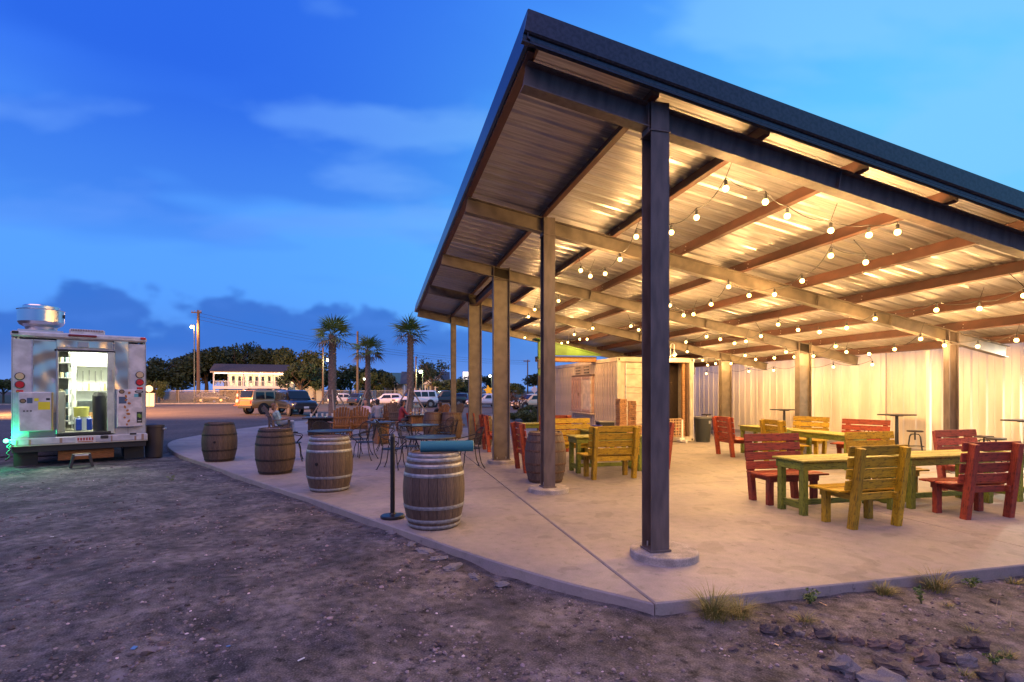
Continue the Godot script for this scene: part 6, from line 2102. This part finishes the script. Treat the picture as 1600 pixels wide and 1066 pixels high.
# a seated guest facing -z, seat height hip; lean tips the trunk back
func guest(label: String, u: float, v: float, turn: float, hip: float, lean: float, shirt: Array, legs: Array, hair: Array, skin := [0.4, 0.22, 0.15], reach := 0.0) -> void:
	var sh := Color(shirt[0], shirt[1], shirt[2])
	var lg := Color(legs[0], legs[1], legs[2])
	var hr := Color(hair[0], hair[1], hair[2])
	var sk := Color(skin[0], skin[1], skin[2])
	var pel := Vector3(0, hip + 0.1, 0.05)
	var up := Vector3(0, cos(lean), sin(lean))
	var chest := pel + up * 0.34
	var neck := pel + up * 0.54
	var head := neck + Vector3(0, 0.15, -0.02 + sin(lean) * 0.06)
	var b := [[pel, pel + up * 0.2, 0.145, 0.13, sh], [pel + up * 0.2, chest, 0.13, 0.15, sh], [chest + Vector3(-0.1, 0.1, 0), chest + Vector3(0.1, 0.1, 0), 0.085, 0.085, sh], [neck - up * 0.05, head - Vector3(0, 0.06, 0), 0.055, 0.052, sk, 0.02], [head + Vector3(0, -0.035, -0.02), head + Vector3(0, 0.05, 0.015), 0.078, 0.098, sk, 0.02], [head + Vector3(0, -0.01, -0.1), head + Vector3(0, -0.03, -0.115), 0.012, 0.017, sk, 0.01]]
	for s in [-1, 1]:
		var hipj := pel + Vector3(0.09 * s, -0.03, -0.03)
		var knee := hipj + Vector3(0.05 * s, 0.05, -0.43)
		var ankle := Vector3(knee.x + 0.02 * s, 0.09, knee.z - 0.02)
		b.append([hipj, knee, 0.092, 0.066, lg])
		b.append([knee, ankle, 0.062, 0.042, lg])
		b.append([ankle + Vector3(0, -0.04, 0.02), ankle + Vector3(0.01 * s, -0.05, -0.15), 0.045, 0.036, Color(0.05, 0.04, 0.035)])
		var shd := chest + Vector3(0.19 * s, 0.1, 0)
		var elb := shd + Vector3(0.07 * s, -0.26, -0.06 - reach * 0.12)
		var wr := elb + Vector3(-0.08 * s, 0.02 + reach * 0.12, -0.24)
		b.append([shd, elb, 0.058, 0.044, sh])
		b.append([elb, wr, 0.042, 0.029, sk])
		b.append([wr, wr + Vector3(-0.02 * s, 0.0, -0.07), 0.026, 0.03, sk, 0.015])
		b.append([head + Vector3(0.088 * s, -0.005, 0.02), head + Vector3(0.092 * s, 0.015, 0.025), 0.014, 0.018, sk, 0.01])
		for f in 4:
			var k0 := wr + Vector3(-0.02 * s + (f - 1.5) * 0.018, 0.0, -0.085)
			b.append([k0, k0 + Vector3(0, -0.006, -0.035), 0.0095, 0.009, sk, 0.004])
			b.append([k0 + Vector3(0, -0.006, -0.035), k0 + Vector3(0, -0.03, -0.045 + 0.004 * absf(f - 1.5)), 0.009, 0.0075, sk, 0.004])
		b.append([wr + Vector3(-0.035 * s, 0, -0.02), wr + Vector3(-0.06 * s, -0.008, -0.06), 0.011, 0.009, sk, 0.006])
	var p := thing("person", label, "person", P(u, v), turn)
	var m := mat("person skin and clothes", [1, 1, 1], 0.75)
	m.vertex_color_use_as_albedo = true
	part(p, "body", body_mesh(b, 0.017), m)
	var hm := MB.new()
	hm.ball(head + Vector3(0, 0.055, 0.028), Vector3(0.103, 0.105, 0.108), 14, 9)
	hm.ball(head + Vector3(0, -0.03, 0.065), Vector3(0.09, 0.11, 0.055), 12, 8)
	part(p, "hair", hm.done(), mat("hair %.3f" % hair[0], hair, 0.6))
	for s in [-1, 1]:
		part(p, "eye", ball_mesh(0.011), mat("eye dark", [0.02, 0.015, 0.012], 0.2), T(head + Vector3(0.033 * s, 0.005, -0.092)))
	part(p, "mouth", bx(Vector3(0.04, 0.008, 0.01), 0.002), mat("lip", [0.25, 0.08, 0.06], 0.5), T(head + Vector3(0, -0.062, -0.092)))


func build_lounge() -> void:
	adirondack("weathered Adirondack chair leaning back with a guest in it, leftmost", -6.9, 18.2, -1.15, "grey")
	adirondack("cedar Adirondack chair seen from behind, left of the first fire table", -4.35, 15.9, 0.25)
	adirondack("cedar Adirondack chair behind the second barrel's table, back to us", -3.7, 16.5, 0.1)
	adirondack("honey coloured Adirondack chair far off beside the shortest palm", -2.55, 22.4, 0.25)
	adirondack("grey brown Adirondack chair with its fan back to us, left of the rightmost palm", -2.1, 20.2, -0.35, "grey")
	adirondack("bright cedar Adirondack chair right of the fire table, turned left", -0.4, 19.2, 0.65)
	adirondack("bluish Adirondack chair, last one left of the fifth column", 0.5, 20.8, 0.7, "grey")
	# fire tables: slatted boxes with dark tops
	var tops := mat("dark table top", [0.035, 0.028, 0.026], 0.45)
	for k in 3:
		var at: Vector3 = [P(-5.2, 17.4), P(-1.3, 18.6), P(-2.85, 13.2)][k]
		var t := thing("fire_table", ["slatted fire table with cups between the left lounge chairs", "dark topped fire table crowded with bottles by the rightmost palm", "round topped table on a cedar box behind the iron chairs"][k], "table", at, 0.2 * k)
		var w: float = [1.1, 1.0, 0.5][k]
		for s in 4:
			var n := 8 if k < 2 else 4
			for j in n:
				var x := (j + 0.5) / n - 0.5
				plank(t, "board", E(0, PI / 2 * s, 0) * Vector3(x * w * 0.78, 0.33, w * 0.39), Vector3(0.64, w * 0.78 / n - 0.008, 0.022), wood("cedar" if k else "dark"), E(0, PI / 2 * s, 0) * UPRIGHT)
		part(t, "core", bx(Vector3(w * 0.72, 0.62, w * 0.72), 0.0), tops, T(Vector3(0, 0.32, 0)))
		if k < 2:
			part(t, "tabletop", bx(Vector3(w * 1.15, 0.05, w * 1.15), 0.012), tops, T(Vector3(0, 0.69, 0)))
		else:
			part(t, "tabletop", cyl(0.46, 0.04, 28), tops, T(Vector3(0, 0.68, 0)))
	# drinks
	var glassy := mat("cup white", [0.7, 0.68, 0.62], 0.35)
	for k in 5:
		var c := thing("cup", ["white cup at the left end of the left fire table", "paper cup second from the left on the left fire table", "paper cup in the middle of the left fire table", "tall cup second from the right on the left fire table", "cup at the right end of the left fire table"][k], "cup", P(-5.55 + 0.2 * k, 17.2 + 0.12 * (k % 3), 0.715))
		part(c, "cup_wall", cyl(0.033, 0.13, 12, 0.042), glassy)
		part(c, "rim", cyl(0.044, 0.01, 12), glassy, T(Vector3(0, 0.125, 0)))
	var bot := MB.new()
	bot.lathe([Vector2(0, 0), Vector2(0.038, 0), Vector2(0.04, 0.01), Vector2(0.04, 0.15), Vector2(0.03, 0.19), Vector2(0.015, 0.23), Vector2(0.015, 0.28), Vector2(0.017, 0.285), Vector2(0, 0.285)], 14)
	var bm := bot.done()
	for k in 6:
		var b := thing("bottle", "%s bottle, %s on the right fire table" % [["amber", "white", "clear", "amber", "white", "red"][k], ["leftmost", "second from the left", "third from the left", "third from the right", "second from the right", "rightmost"][k]], "bottle", P(-1.62 + 0.13 * k, 18.4 + 0.15 * (k % 2), 0.715))
		part(b, "glass", bm, mat("bottle %d" % (k % 3), [[0.2, 0.08, 0.01], [0.6, 0.6, 0.56], [0.3, 0.3, 0.26]][k % 3], 0.15))
		part(b, "paper_label", cyl(0.042, 0.07, 14), mat("bottle paper", [0.55, 0.45, 0.3], 0.7), T(Vector3(0, 0.05, 0)))
	guest("person in a pale teal top reclining in the leftmost Adirondack chair", -6.82, 18.2, -1.15, 0.36, 0.4, [0.3, 0.45, 0.45], [0.42, 0.44, 0.46], [0.16, 0.08, 0.035])
	guest("person in a pink white shirt facing us behind the fire tables", -3.6, 20.6, PI - 0.2, 0.42, 0.05, [0.65, 0.5, 0.52], [0.06, 0.07, 0.12], [0.06, 0.03, 0.02], [0.42, 0.22, 0.15], 1.0)
	guest("dark haired person in grey facing away beside the shortest palm", -3.05, 21.6, 0.2, 0.42, 0.0, [0.3, 0.3, 0.32], [0.08, 0.08, 0.1], [0.015, 0.012, 0.01])
	guest("person in dark red leaning over the bottle table", -1.95, 18.7, -1.4, 0.42, -0.1, [0.2, 0.02, 0.03], [0.05, 0.05, 0.07], [0.03, 0.02, 0.015], [0.35, 0.18, 0.12], 1.0)
	guest("person in black in the chair right of the bottle table", -0.42, 19.25, 0.65, 0.36, 0.3, [0.02, 0.02, 0.022], [0.05, 0.05, 0.07], [0.05, 0.025, 0.015], [0.42, 0.23, 0.16])
	for k in 2:
		var q: Vector2 = [Vector2(-3.6, 20.6), Vector2(-3.05, 21.6)][k]
		var st := thing("garden_stool", ["low wooden seat under the person in pink", "low wooden seat under the person in grey"][k], "stool", P(q.x, q.y), 0.1)
		for j in 3:
			plank(st, "seat_slat", Vector3(0, 0.405, -0.15 + 0.15 * j), Vector3(0.7, 0.03, 0.13), wood("cedar"))
		for s in [-1, 1]:
			plank(st, "leg", Vector3(0.28 * s, 0.195, 0), Vector3(0.39, 0.3, 0.05), wood("cedar"), UPRIGHT * E(PI / 2, 0, 0))
	var sd := thing("garden_stool", "low wooden seat under the person in dark red", "stool", P(-1.95, 18.7), 0.2)
	for j in 3:
		plank(sd, "seat_slat", Vector3(0, 0.405, -0.15 + 0.15 * j), Vector3(0.6, 0.03, 0.13), wood("cedar"))
	for s in [-1, 1]:
		plank(sd, "leg", Vector3(0.24 * s, 0.195, 0), Vector3(0.39, 0.3, 0.05), wood("cedar"), UPRIGHT * E(PI / 2, 0, 0))


# ---------------------------------------------------------------- bar tables by the white wall

func bar_table(label: String, u: float, v: float) -> void:
	var t := thing("bar_table", label, "table", P(u, v), 0.1, "high tables along the white wall")
	var iron := mat("gunmetal", [0.045, 0.05, 0.052], 0.4, 0.6)
	part(t, "tabletop", bx(Vector3(0.74, 0.035, 0.62), 0.008), mat("dark table top", []), T(Vector3(0, 1.07, 0)))
	part(t, "column", cyl(0.05, 1.04, 14, 0.04), iron, T(Vector3(0, 0.02, 0)))
	part(t, "head_plate", cyl(0.16, 0.03, 16), iron, T(Vector3(0, 1.03, 0)))
	var bs := MB.new()
	bs.lathe([Vector2(0, 0), Vector2(0.25, 0), Vector2(0.25, 0.02), Vector2(0.08, 0.06), Vector2(0, 0.06)], 24)
	part(t, "base", bs.done(), iron)


func bar_stool(label: String, u: float, v: float, h := 0.66) -> void:
	var s := thing("bar_stool", label, "stool", P(u, v), u * 3.0, "backless stools by the white wall")
	var iron := mat("gunmetal", [])
	part(s, "seat", cyl(0.19, 0.045, 22), mat("stool wood", [0.05, 0.035, 0.026], 0.5, 0.0, "grain", Vector3(0.8, 6, 6)), T(Vector3(0, h - 0.045, 0)))
	part(s, "screw", cyl(0.02, h * 0.35, 8), iron, T(Vector3(0, h * 0.6, 0)))
	for k in 4:
		var a := TAU * k / 4
		var d := Vector3(cos(a), 0, sin(a))
		var l := MB.new()
		l.tube([Vector3(0, h - 0.1, 0) + d * 0.03, Vector3(0, h - 0.11, 0) + d * 0.12, Vector3(0, h - 0.17, 0) + d * 0.165, Vector3(0, h * 0.4, 0) + d * 0.2, d * 0.24], 0.013, 6)
		part(s, "leg", l.done(), iron)
	var ring := MB.new()
	var pts := []
	for k in 19:
		pts.append(Vector3(cos(TAU * k / 18) * 0.205, h * 0.34, sin(TAU * k / 18) * 0.205))
	ring.tube(pts, 0.009, 5)
	part(s, "foot_ring", ring.done(), iron)


func build_bar_corner() -> void:
	bar_table("high table with a dark square top left of the right back column", 11.4, 7.0)
	bar_table("high table with dark top at the right edge by the white wall", 11.6, 4.0)
	bar_table("high table behind the middle back column", 11.35, 11.3)
	bar_stool("stool in front of the high table, left of two", 11.0, 7.9)
	bar_stool("stool just left of the high table's foot", 11.5, 8.0)
	bar_stool("stool right of the high table left of the right back column", 11.5, 6.55)
	bar_stool("stool near the right edge, front one of the pair", 11.05, 4.25)
	bar_stool("stool near the right edge, rear one of the pair", 11.4, 4.75)
	bar_stool("stool seen over the far orange red bench", 10.6, 13.4)
	bar_stool("stool between the trash can and the left back column, near one", 9.6, 13.2, 0.75)
	bar_stool("stool between the trash can and the left back column, far one", 10.1, 14.2, 0.8)
	var tr := thing("trash_can", "dark green black trash can against the container's right corner", "trash can", P(7.95, 11.2))
	part(tr, "body", cyl(0.24, 0.82, 20, 0.29), mat("can black", [0.02, 0.024, 0.022], 0.5))
	var rim := MB.new()
	rim.lathe([Vector2(0.285, 0.8), Vector2(0.31, 0.8), Vector2(0.31, 0.85), Vector2(0.28, 0.86), Vector2(0.0, 0.83)], 20)
	part(tr, "lid", rim.done(), mat("can lid", [0.1, 0.1, 0.095], 0.5))
	part(tr, "tag", bx(Vector3(0.1, 0.1, 0.01), 0.002), mat("sticker grey", []), T(Vector3(0.1, 0.68, 0.265), E(0, 0.35, 0)))


# ---------------------------------------------------------------- games and things on tables

func build_games() -> void:
	# low plank table with two stacking games, between the middle benches and the container
	var t := thing("game_table", "low orange plank table under the two block towers", "table", P(3.5, 7.95), 0.0)
	for k in 4:
		plank(t, "top_board", Vector3(0.05, 0.79, -0.24 + 0.16 * k), Vector3(1.1, 0.045, 0.152), wood("pine"))
	for s in [-1, 1]:
		plank(t, "apron", Vector3(0.05, 0.7, 0.28 * s), Vector3(1.0, 0.12, 0.03), wood("pine"))
		for q in [-1, 1]:
			plank(t, "leg", Vector3(0.05 + 0.48 * s, 0.38, 0.25 * q), Vector3(0.76, 0.08, 0.08), wood("pine"), UPRIGHT)
	for k in 2:
		var n: int = [13, 12][k]
		var tw := thing("block_tower", ["taller wooden block tower on the plank table, left of two", "shorter darker block tower on the plank table, right of two"][k], "game", P(3.38 + 0.28 * k, 7.98 - 0.06 * k, 0.815), 0.1 - 0.5 * k)
		for j in n:
			for i in 3:
				plank(tw, "block", E(0, PI / 2 * (j % 2), 0) * Vector3(0, 0.028 + 0.056 * j, -0.072 + 0.072 * i) + Vector3(rng.randf_range(-0.008, 0.008), 0, rng.randf_range(-0.008, 0.008)), Vector3(0.21, 0.053, 0.069), wood("pine"), E(0, PI / 2 * (j % 2) + rng.randf_range(-0.03, 0.03), 0), 0.004)
	var bowl := thing("bowl", "blue bowl at the left of the black box", "bowl", P(2.28, 7.0, 0.78))
	var bm := MB.new()
	bm.lathe([Vector2(0, 0), Vector2(0.07, 0), Vector2(0.13, 0.13), Vector2(0.135, 0.135), Vector2(0.125, 0.13), Vector2(0.06, 0.02), Vector2(0, 0.015)], 20)
	part(bowl, "bowl_wall", bm.done(), mat("bowl blue", [0.02, 0.03, 0.3], 0.3))
	part(bowl, "foot", cyl(0.06, 0.012, 16), mats["bowl blue"])
	var box := thing("storage_box", "black lidded box on the small table beside the plank table", "box", P(2.75, 7.6, 0.78))
	part(box, "body", bx(Vector3(0.4, 0.16, 0.3), 0.01), mat("box black", [0.014, 0.012, 0.012], 0.5), T(Vector3(0, 0.08, 0)))
	part(box, "lid", bx(Vector3(0.43, 0.03, 0.33), 0.008), mat("box lid", [0.2, 0.18, 0.15], 0.5), T(Vector3(0, 0.18, 0)))
	table("short green table carrying the black box and the blue bowl", 2.55, 7.3, 0.0, 1.0, 0.9)
	# four in a row board on feet in the doorway
	var f := thing("connect_game", "big white framed disc drop game standing at the doorway", "game", P(6.62, 10.95), 0.12)
	var pale := mat("game white", [0.75, 0.72, 0.62], 0.5)
	var ply := mat("game board", [0.5, 0.33, 0.18], 0.6)
	for k in 2:
		var lx := 0.42 * (k * 2 - 1)
		part(f, "leg", bx(Vector3(0.07, 0.72, 0.05), 0.01), pale, T(Vector3(lx, 0.42, 0)))
		part(f, "foot", bx(Vector3(0.07, 0.1, 0.5), 0.02), pale, T(Vector3(lx, 0.06, 0)))
		part(f, "foot_brace", bx(Vector3(0.2, 0.12, 0.06), 0.02), pale, T(Vector3(lx, 0.1, 0)))
	# board with real holes: strips between columns and rows
	for i in 8:
		part(f, "upright_strip", bx(Vector3(0.03, 0.6, 0.06), 0.004), ply, T(Vector3(-0.37 + 0.1057 * i, 0.52, 0)))
	for j in 7:
		part(f, "cross_strip", bx(Vector3(0.77, 0.028, 0.056), 0.004), ply, T(Vector3(0, 0.235 + 0.095 * j, 0)))
	for k in 9:
		part(f, "disc", cyl(0.036, 0.012, 14), mat("disc red", [0.4, 0.03, 0.02], 0.5) if k % 2 else mat("disc dark", [0.03, 0.03, 0.03], 0.5), T(Vector3(-0.317 + 0.1057 * (k % 7), 0.2825 + 0.095 * (k / 7 + (k % 3)), -0.006), E(PI / 2)))
	# white bent rack and a potted thing by the light green table
	var rack := thing("bike_rack", "white bent hoop beyond the light green table", "rack", P(1.3, 14.2), 0.6)
	var rm := MB.new()
	rm.tube([Vector3(-0.25, 0, 0), Vector3(-0.25, 0.7, 0), Vector3(-0.15, 1.0, 0), Vector3(0.1, 1.1, 0), Vector3(0.25, 1.05, 0)], 0.03, 8)
	part(rack, "hoop", rm.done(), mat("white conduit", []))
	part(rack, "base", bx(Vector3(0.3, 0.03, 0.16), 0.006), mats["white conduit"], T(Vector3(-0.25, 0.015, 0)))


# ---------------------------------------------------------------- rocks and weeds in front

func tuft_mesh(sd: int, n: int, spread: float, h: float, droop: float) -> ArrayMesh:
	var r := RandomNumberGenerator.new()
	r.seed = sd
	var b := MB.new()
	b.tint = true
	for k in n:
		var a := r.randf() * TAU
		var d := Vector3(cos(a), 0, sin(a))
		var o := d * r.randf() * spread * 0.35 + Vector3(r.randfn() * 0.01, -0.02, r.randfn() * 0.01)
		var l := h * r.randf_range(0.45, 1.1)
		var out := spread * r.randf_range(0.25, 1.0)
		var w := r.randf_range(0.0022, 0.005)
		var side := Vector3(-d.z, 0, d.x) * w
		var g := r.randf()
		b.col = Color(0.13, 0.15, 0.035).lerp(Color(0.3, 0.22, 0.08), g * g)
		var prev := o
		for i in 4:
			var t := (i + 1) / 4.0
			var p := o + d * out * t * t + Vector3(0, l * (t - droop * t * t), 0)
			var s0 := side * (1.0 - i / 4.0)
			var s1 := side * (1.0 - t)
			b.quad(prev - s0, prev + s0, p + s1, p - s1, d + Vector3.UP)
			prev = p
	return b.done()


func sprig_mesh(sd: int, n: int, h: float) -> ArrayMesh:
	var r := RandomNumberGenerator.new()
	r.seed = sd
	var b := MB.new()
	b.tint = true
	for k in n:
		var a := r.randf() * TAU
		var d := Vector3(cos(a), 0, sin(a))
		var top := d * r.randf_range(0.02, 0.12) + Vector3.UP * h * r.randf_range(0.5, 1.0)
		b.col = Color(0.12, 0.14, 0.04)
		b.tube([Vector3(0, -0.02, 0), top * 0.5 + Vector3.UP * 0.02, top], 0.0025, 4, 0.001)
		for j in 9:
			var t := r.randf_range(0.25, 1.0)
			var p := top * t
			var e := Vector3(r.randfn(), r.randf_range(-0.1, 0.7), r.randfn()).normalized() * r.randf_range(0.018, 0.04)
			var s := e.cross(Vector3(r.randfn(), r.randfn(), r.randfn())).normalized() * e.length() * 0.3
			var g := r.randf_range(0.7, 1.4)
			b.col = Color(0.1 * g, 0.15 * g, 0.03 * g)
			b.quad(p, p + e * 0.5 + s, p + e, p + e * 0.5 - s, s.cross(e))
	return b.done()


func build_rocks_and_weeds() -> void:
	# u, v, half length, height, turn, tone (0 brown, 1 grey blue)
	var rock_m := [detail(mat("rock brown", [0.2, 0.145, 0.135], 0.9, 0.0, "mottle", Vector3.ONE * 2.0, "soilbump", 0.25), "mottle", 6.0), detail(mat("rock grey", [0.27, 0.25, 0.26], 0.9, 0.0, "mottle", Vector3.ONE * 2.5, "soilbump", 0.3), "mottle", 7.0), detail(mat("rock dark", [0.11, 0.088, 0.09], 0.9, 0.0, "mottle", Vector3.ONE * 2.0, "soilbump", 0.25), "mottle", 6.0)]
	var base := [pebble_mesh(21, 0.32, 12, 9), pebble_mesh(22, 0.4, 11, 8), pebble_mesh(23, 0.28, 12, 9)]
	var spots := ROCKS
	for i in spots.size():
		var s = spots[i]
		var p := P(s[0], s[1], soil_height(s[0], s[1]))
		solo("rock", s[5], "rock", base[i % 3], rock_m[int(s[4])], Transform3D(E(0, i * 1.3, 0).scaled_local(Vector3(s[2] * 0.88, s[3], s[2] * 0.62)), p + Vector3(0, s[3] * 0.22, 0)), "rocks in the dirt before the patio")
	var weed := mat("weed blades", [1, 1, 1], 0.6)
	weed.vertex_color_use_as_albedo = true
	weed.backlight_enabled = true
	weed.backlight = Color(0.25, 0.25, 0.1)
	for i in WEEDS.size():
		var s = WEEDS[i]
		var y := soil_height(s[0], s[1])
		var w := thing("weed_tuft", s[4], "weed", P(s[0], s[1], y), i * 1.1, "weeds along the edge of the patio")
		part(w, "blades", tuft_mesh(50 + i, int(s[3]), s[2], s[2] * 1.15, 0.45) if i % 3 < 2 else sprig_mesh(70 + i, int(s[3] / 8.0), s[2] * 1.1), weed)
	# pale lumps of spilled concrete along the curb
	var pale := detail(mat("spilled concrete", [0.27, 0.255, 0.27], 0.9, 0.0, "mottle", Vector3.ONE * 3.0, "soilbump", 0.3), "mottle", 8.0)
	for i in LUMPS.size():
		var s = LUMPS[i]
		solo("concrete_lump", "pale lump of spilled concrete by the curb, " + s[3], "lump", base[(i + 1) % 3], pale, Transform3D(E(0, i * 0.9 + 0.4, 0).scaled_local(Vector3(s[2], 0.035, s[2] * 0.55)), P(s[0] - 0.05, s[1] - 0.03, soil_height(s[0], s[1]) + 0.004)), "spilled concrete along the curb")
	# scraps lying on the dirt
	for i in SCRAPS.size():
		var s = SCRAPS[i]
		solo("litter", s[4], "litter", bx(Vector3(s[2], 0.006, s[3]), 0.002), mat(["scrap white", "scrap blue", "scrap tan"][i % 3], [[0.6, 0.58, 0.55], [0.08, 0.2, 0.42], [0.5, 0.35, 0.22]][i % 3], 0.7), Transform3D(E(0.15, i * 0.8 + 0.6, 0.1), P(s[0], s[1], soil_height(s[0], s[1]) + 0.012)))
	for i in 2:
		var s := thing("dry_stalk", ["tall dry stalk leaning in the dirt", "short bleached twig stuck in the dirt"][i], "stalk", P([2.15, 2.0][i], [-1.75, -1.95][i], soil_height(2.1, -1.8)), 0.4)
		var b := MB.new()
		b.tube([Vector3(0, -0.02, 0), Vector3(0.015, 0.06, 0), Vector3(0.0, 0.12 - 0.03 * i, 0.01)], 0.004, 5, 0.002)
		b.tube([Vector3(0.015, 0.06, 0), Vector3(0.04, 0.1, 0.0)], 0.003, 4, 0.001)
		part(s, "stem", b.done(), mat("dry straw", [0.45, 0.36, 0.22], 0.8))


# u, v, half length, half height, stone, label
const ROCKS := [
	[0.10, -1.58, 0.084, 0.062, 2, "dark rock at the left end of the rock row"], [0.23, -1.63, 0.062, 0.048, 2, "second dark rock from the left in the rock row"], [0.29, -1.66, 0.05, 0.028, 1, "flat grey pink stone between the second and third dark rocks"], [0.36, -1.72, 0.043, 0.028, 0, "small brown stone left of the middle of the rock row"],
	[0.44, -1.75, 0.082, 0.054, 2, "broad dark rock in the middle of the rock row"], [0.54, -1.82, 0.062, 0.052, 0, "reddish rock right of the broad dark one"], [0.61, -1.88, 0.057, 0.052, 0, "reddish rock leaning on its left neighbour in the rock row"], [0.70, -1.96, 0.079, 0.042, 0, "long low brown rock in the rock row"],
	[0.79, -2.03, 0.082, 0.055, 0, "purplish slab at the right end of the rock row"], [0.97, -1.96, 0.058, 0.043, 2, "dark rock just behind the purplish slab"], [0.81, -2.21, 0.105, 0.068, 0, "big rounded brown rock below the purplish slab"], [0.95, -2.25, 0.078, 0.066, 2, "dark rock right of the big rounded brown one"],
	[1.04, -2.31, 0.084, 0.065, 1, "pale grey rock near the lower right corner"], [0.19, -2.18, 0.115, 0.078, 1, "blue grey rough rock standing alone in front"], [0.27, -2.4, 0.17, 0.082, 1, "large pale slab rock at the bottom edge"], [1.28, -2.11, 0.095, 0.052, 2, "dark broken rock with a sprig beside it"],
	[1.34, -2.17, 0.08, 0.062, 2, "dark rock beside the broken one at the right"], [0.19, -1.98, 0.028, 0.027, 2, "pebble sized dark rock left of the blue grey one"], [0.51, -2.22, 0.13, 0.05, 2, "crumbled dark rock behind the large pale slab"], [0.69, -2.41, 0.042, 0.033, 2, "small dark rock right of the large pale slab"],
	[2.45, -1.54, 0.058, 0.028, 2, "flat dark rock lying on the pale dirt at the right"], [0.59, -1.27, 0.035, 0.027, 1, "small grey stone by the patio edge"], [0.99, -2.51, 0.106, 0.057, 2, "dark rock at the bottom right"], [1.07, -2.58, 0.074, 0.056, 1, "grey rock in the bottom right corner"],
]

# u, v, spread, blades, label
const WEEDS := [
	[-0.16, -1.24, 0.34, 320, "big straw green grass tuft at the patio corner"], [0.06, -1.27, 0.26, 200, "grass tuft right beside the big corner one"], [0.82, -1.2, 0.13, 90, "leafy green weed at the patio edge right of the corner"], [1.62, -1.2, 0.18, 170, "brownish grass clump at the middle of the front edge"],
	[2.2, -1.22, 0.3, 170, "tall airy grass tuft at the front edge"], [2.62, -1.22, 0.12, 80, "short leafy weed at the front edge towards the right"], [3.15, -1.22, 0.13, 80, "grass sprout near the right end of the front edge"], [3.45, -1.25, 0.14, 60, "last grass sprout at the right end of the front edge"],
	[1.72, -1.47, 0.16, 60, "yellow weed on the pale dirt"], [0.5, -1.5, 0.15, 70, "flat brown grass above the rock row"], [1.62, -1.95, 0.09, 50, "thin tall sprig beside the dark broken rock"], [1.2, -2.38, 0.1, 60, "green sprig among the bottom right rocks"],
	[1.42, -2.32, 0.11, 50, "sprig leaning at the right among the rocks"], [1.9, -1.55, 0.08, 50, "tiny sprout on the pale dirt"], [-7.0, 7.15, 0.14, 40, "lone weed in the yard before the food truck"], [0.86, -2.44, 0.09, 40, "sprout at the bottom edge between rocks"],
]

const LUMPS := [[-2.62, 1.95, 0.1, "farthest, in front of the barrier post"], [-2.4, 1.42, 0.09, "second from the barrier post"], [-2.27, 1.1, 0.13, "below the nearest barrel's left side"], [-2.15, 0.8, 0.1, "below the nearest barrel"], [-2.02, 0.5, 0.12, "right of the one below the barrel"], [-1.85, 0.22, 0.09, "nearest but one to the corner"], [-1.62, -0.08, 0.08, "nearest to the corner"]]

const SCRAPS := [[-3.33, -1.23, 0.05, 0.012, "white shard of plastic at the bottom of the yard"], [-4.52, -0.75, 0.04, 0.03, "blue scrap in the lower left of the yard"], [0.0, -1.77, 0.03, 0.02, "pinkish chip left of the rock row"], [-6.81, 2.73, 0.04, 0.02, "white scrap far left in the yard"], [-3.87, -0.89, 0.025, 0.02, "blue chip beside the wheel rut"], [0.91, -1.25, 0.1, 0.008, "pale splinter by the patio edge"]]
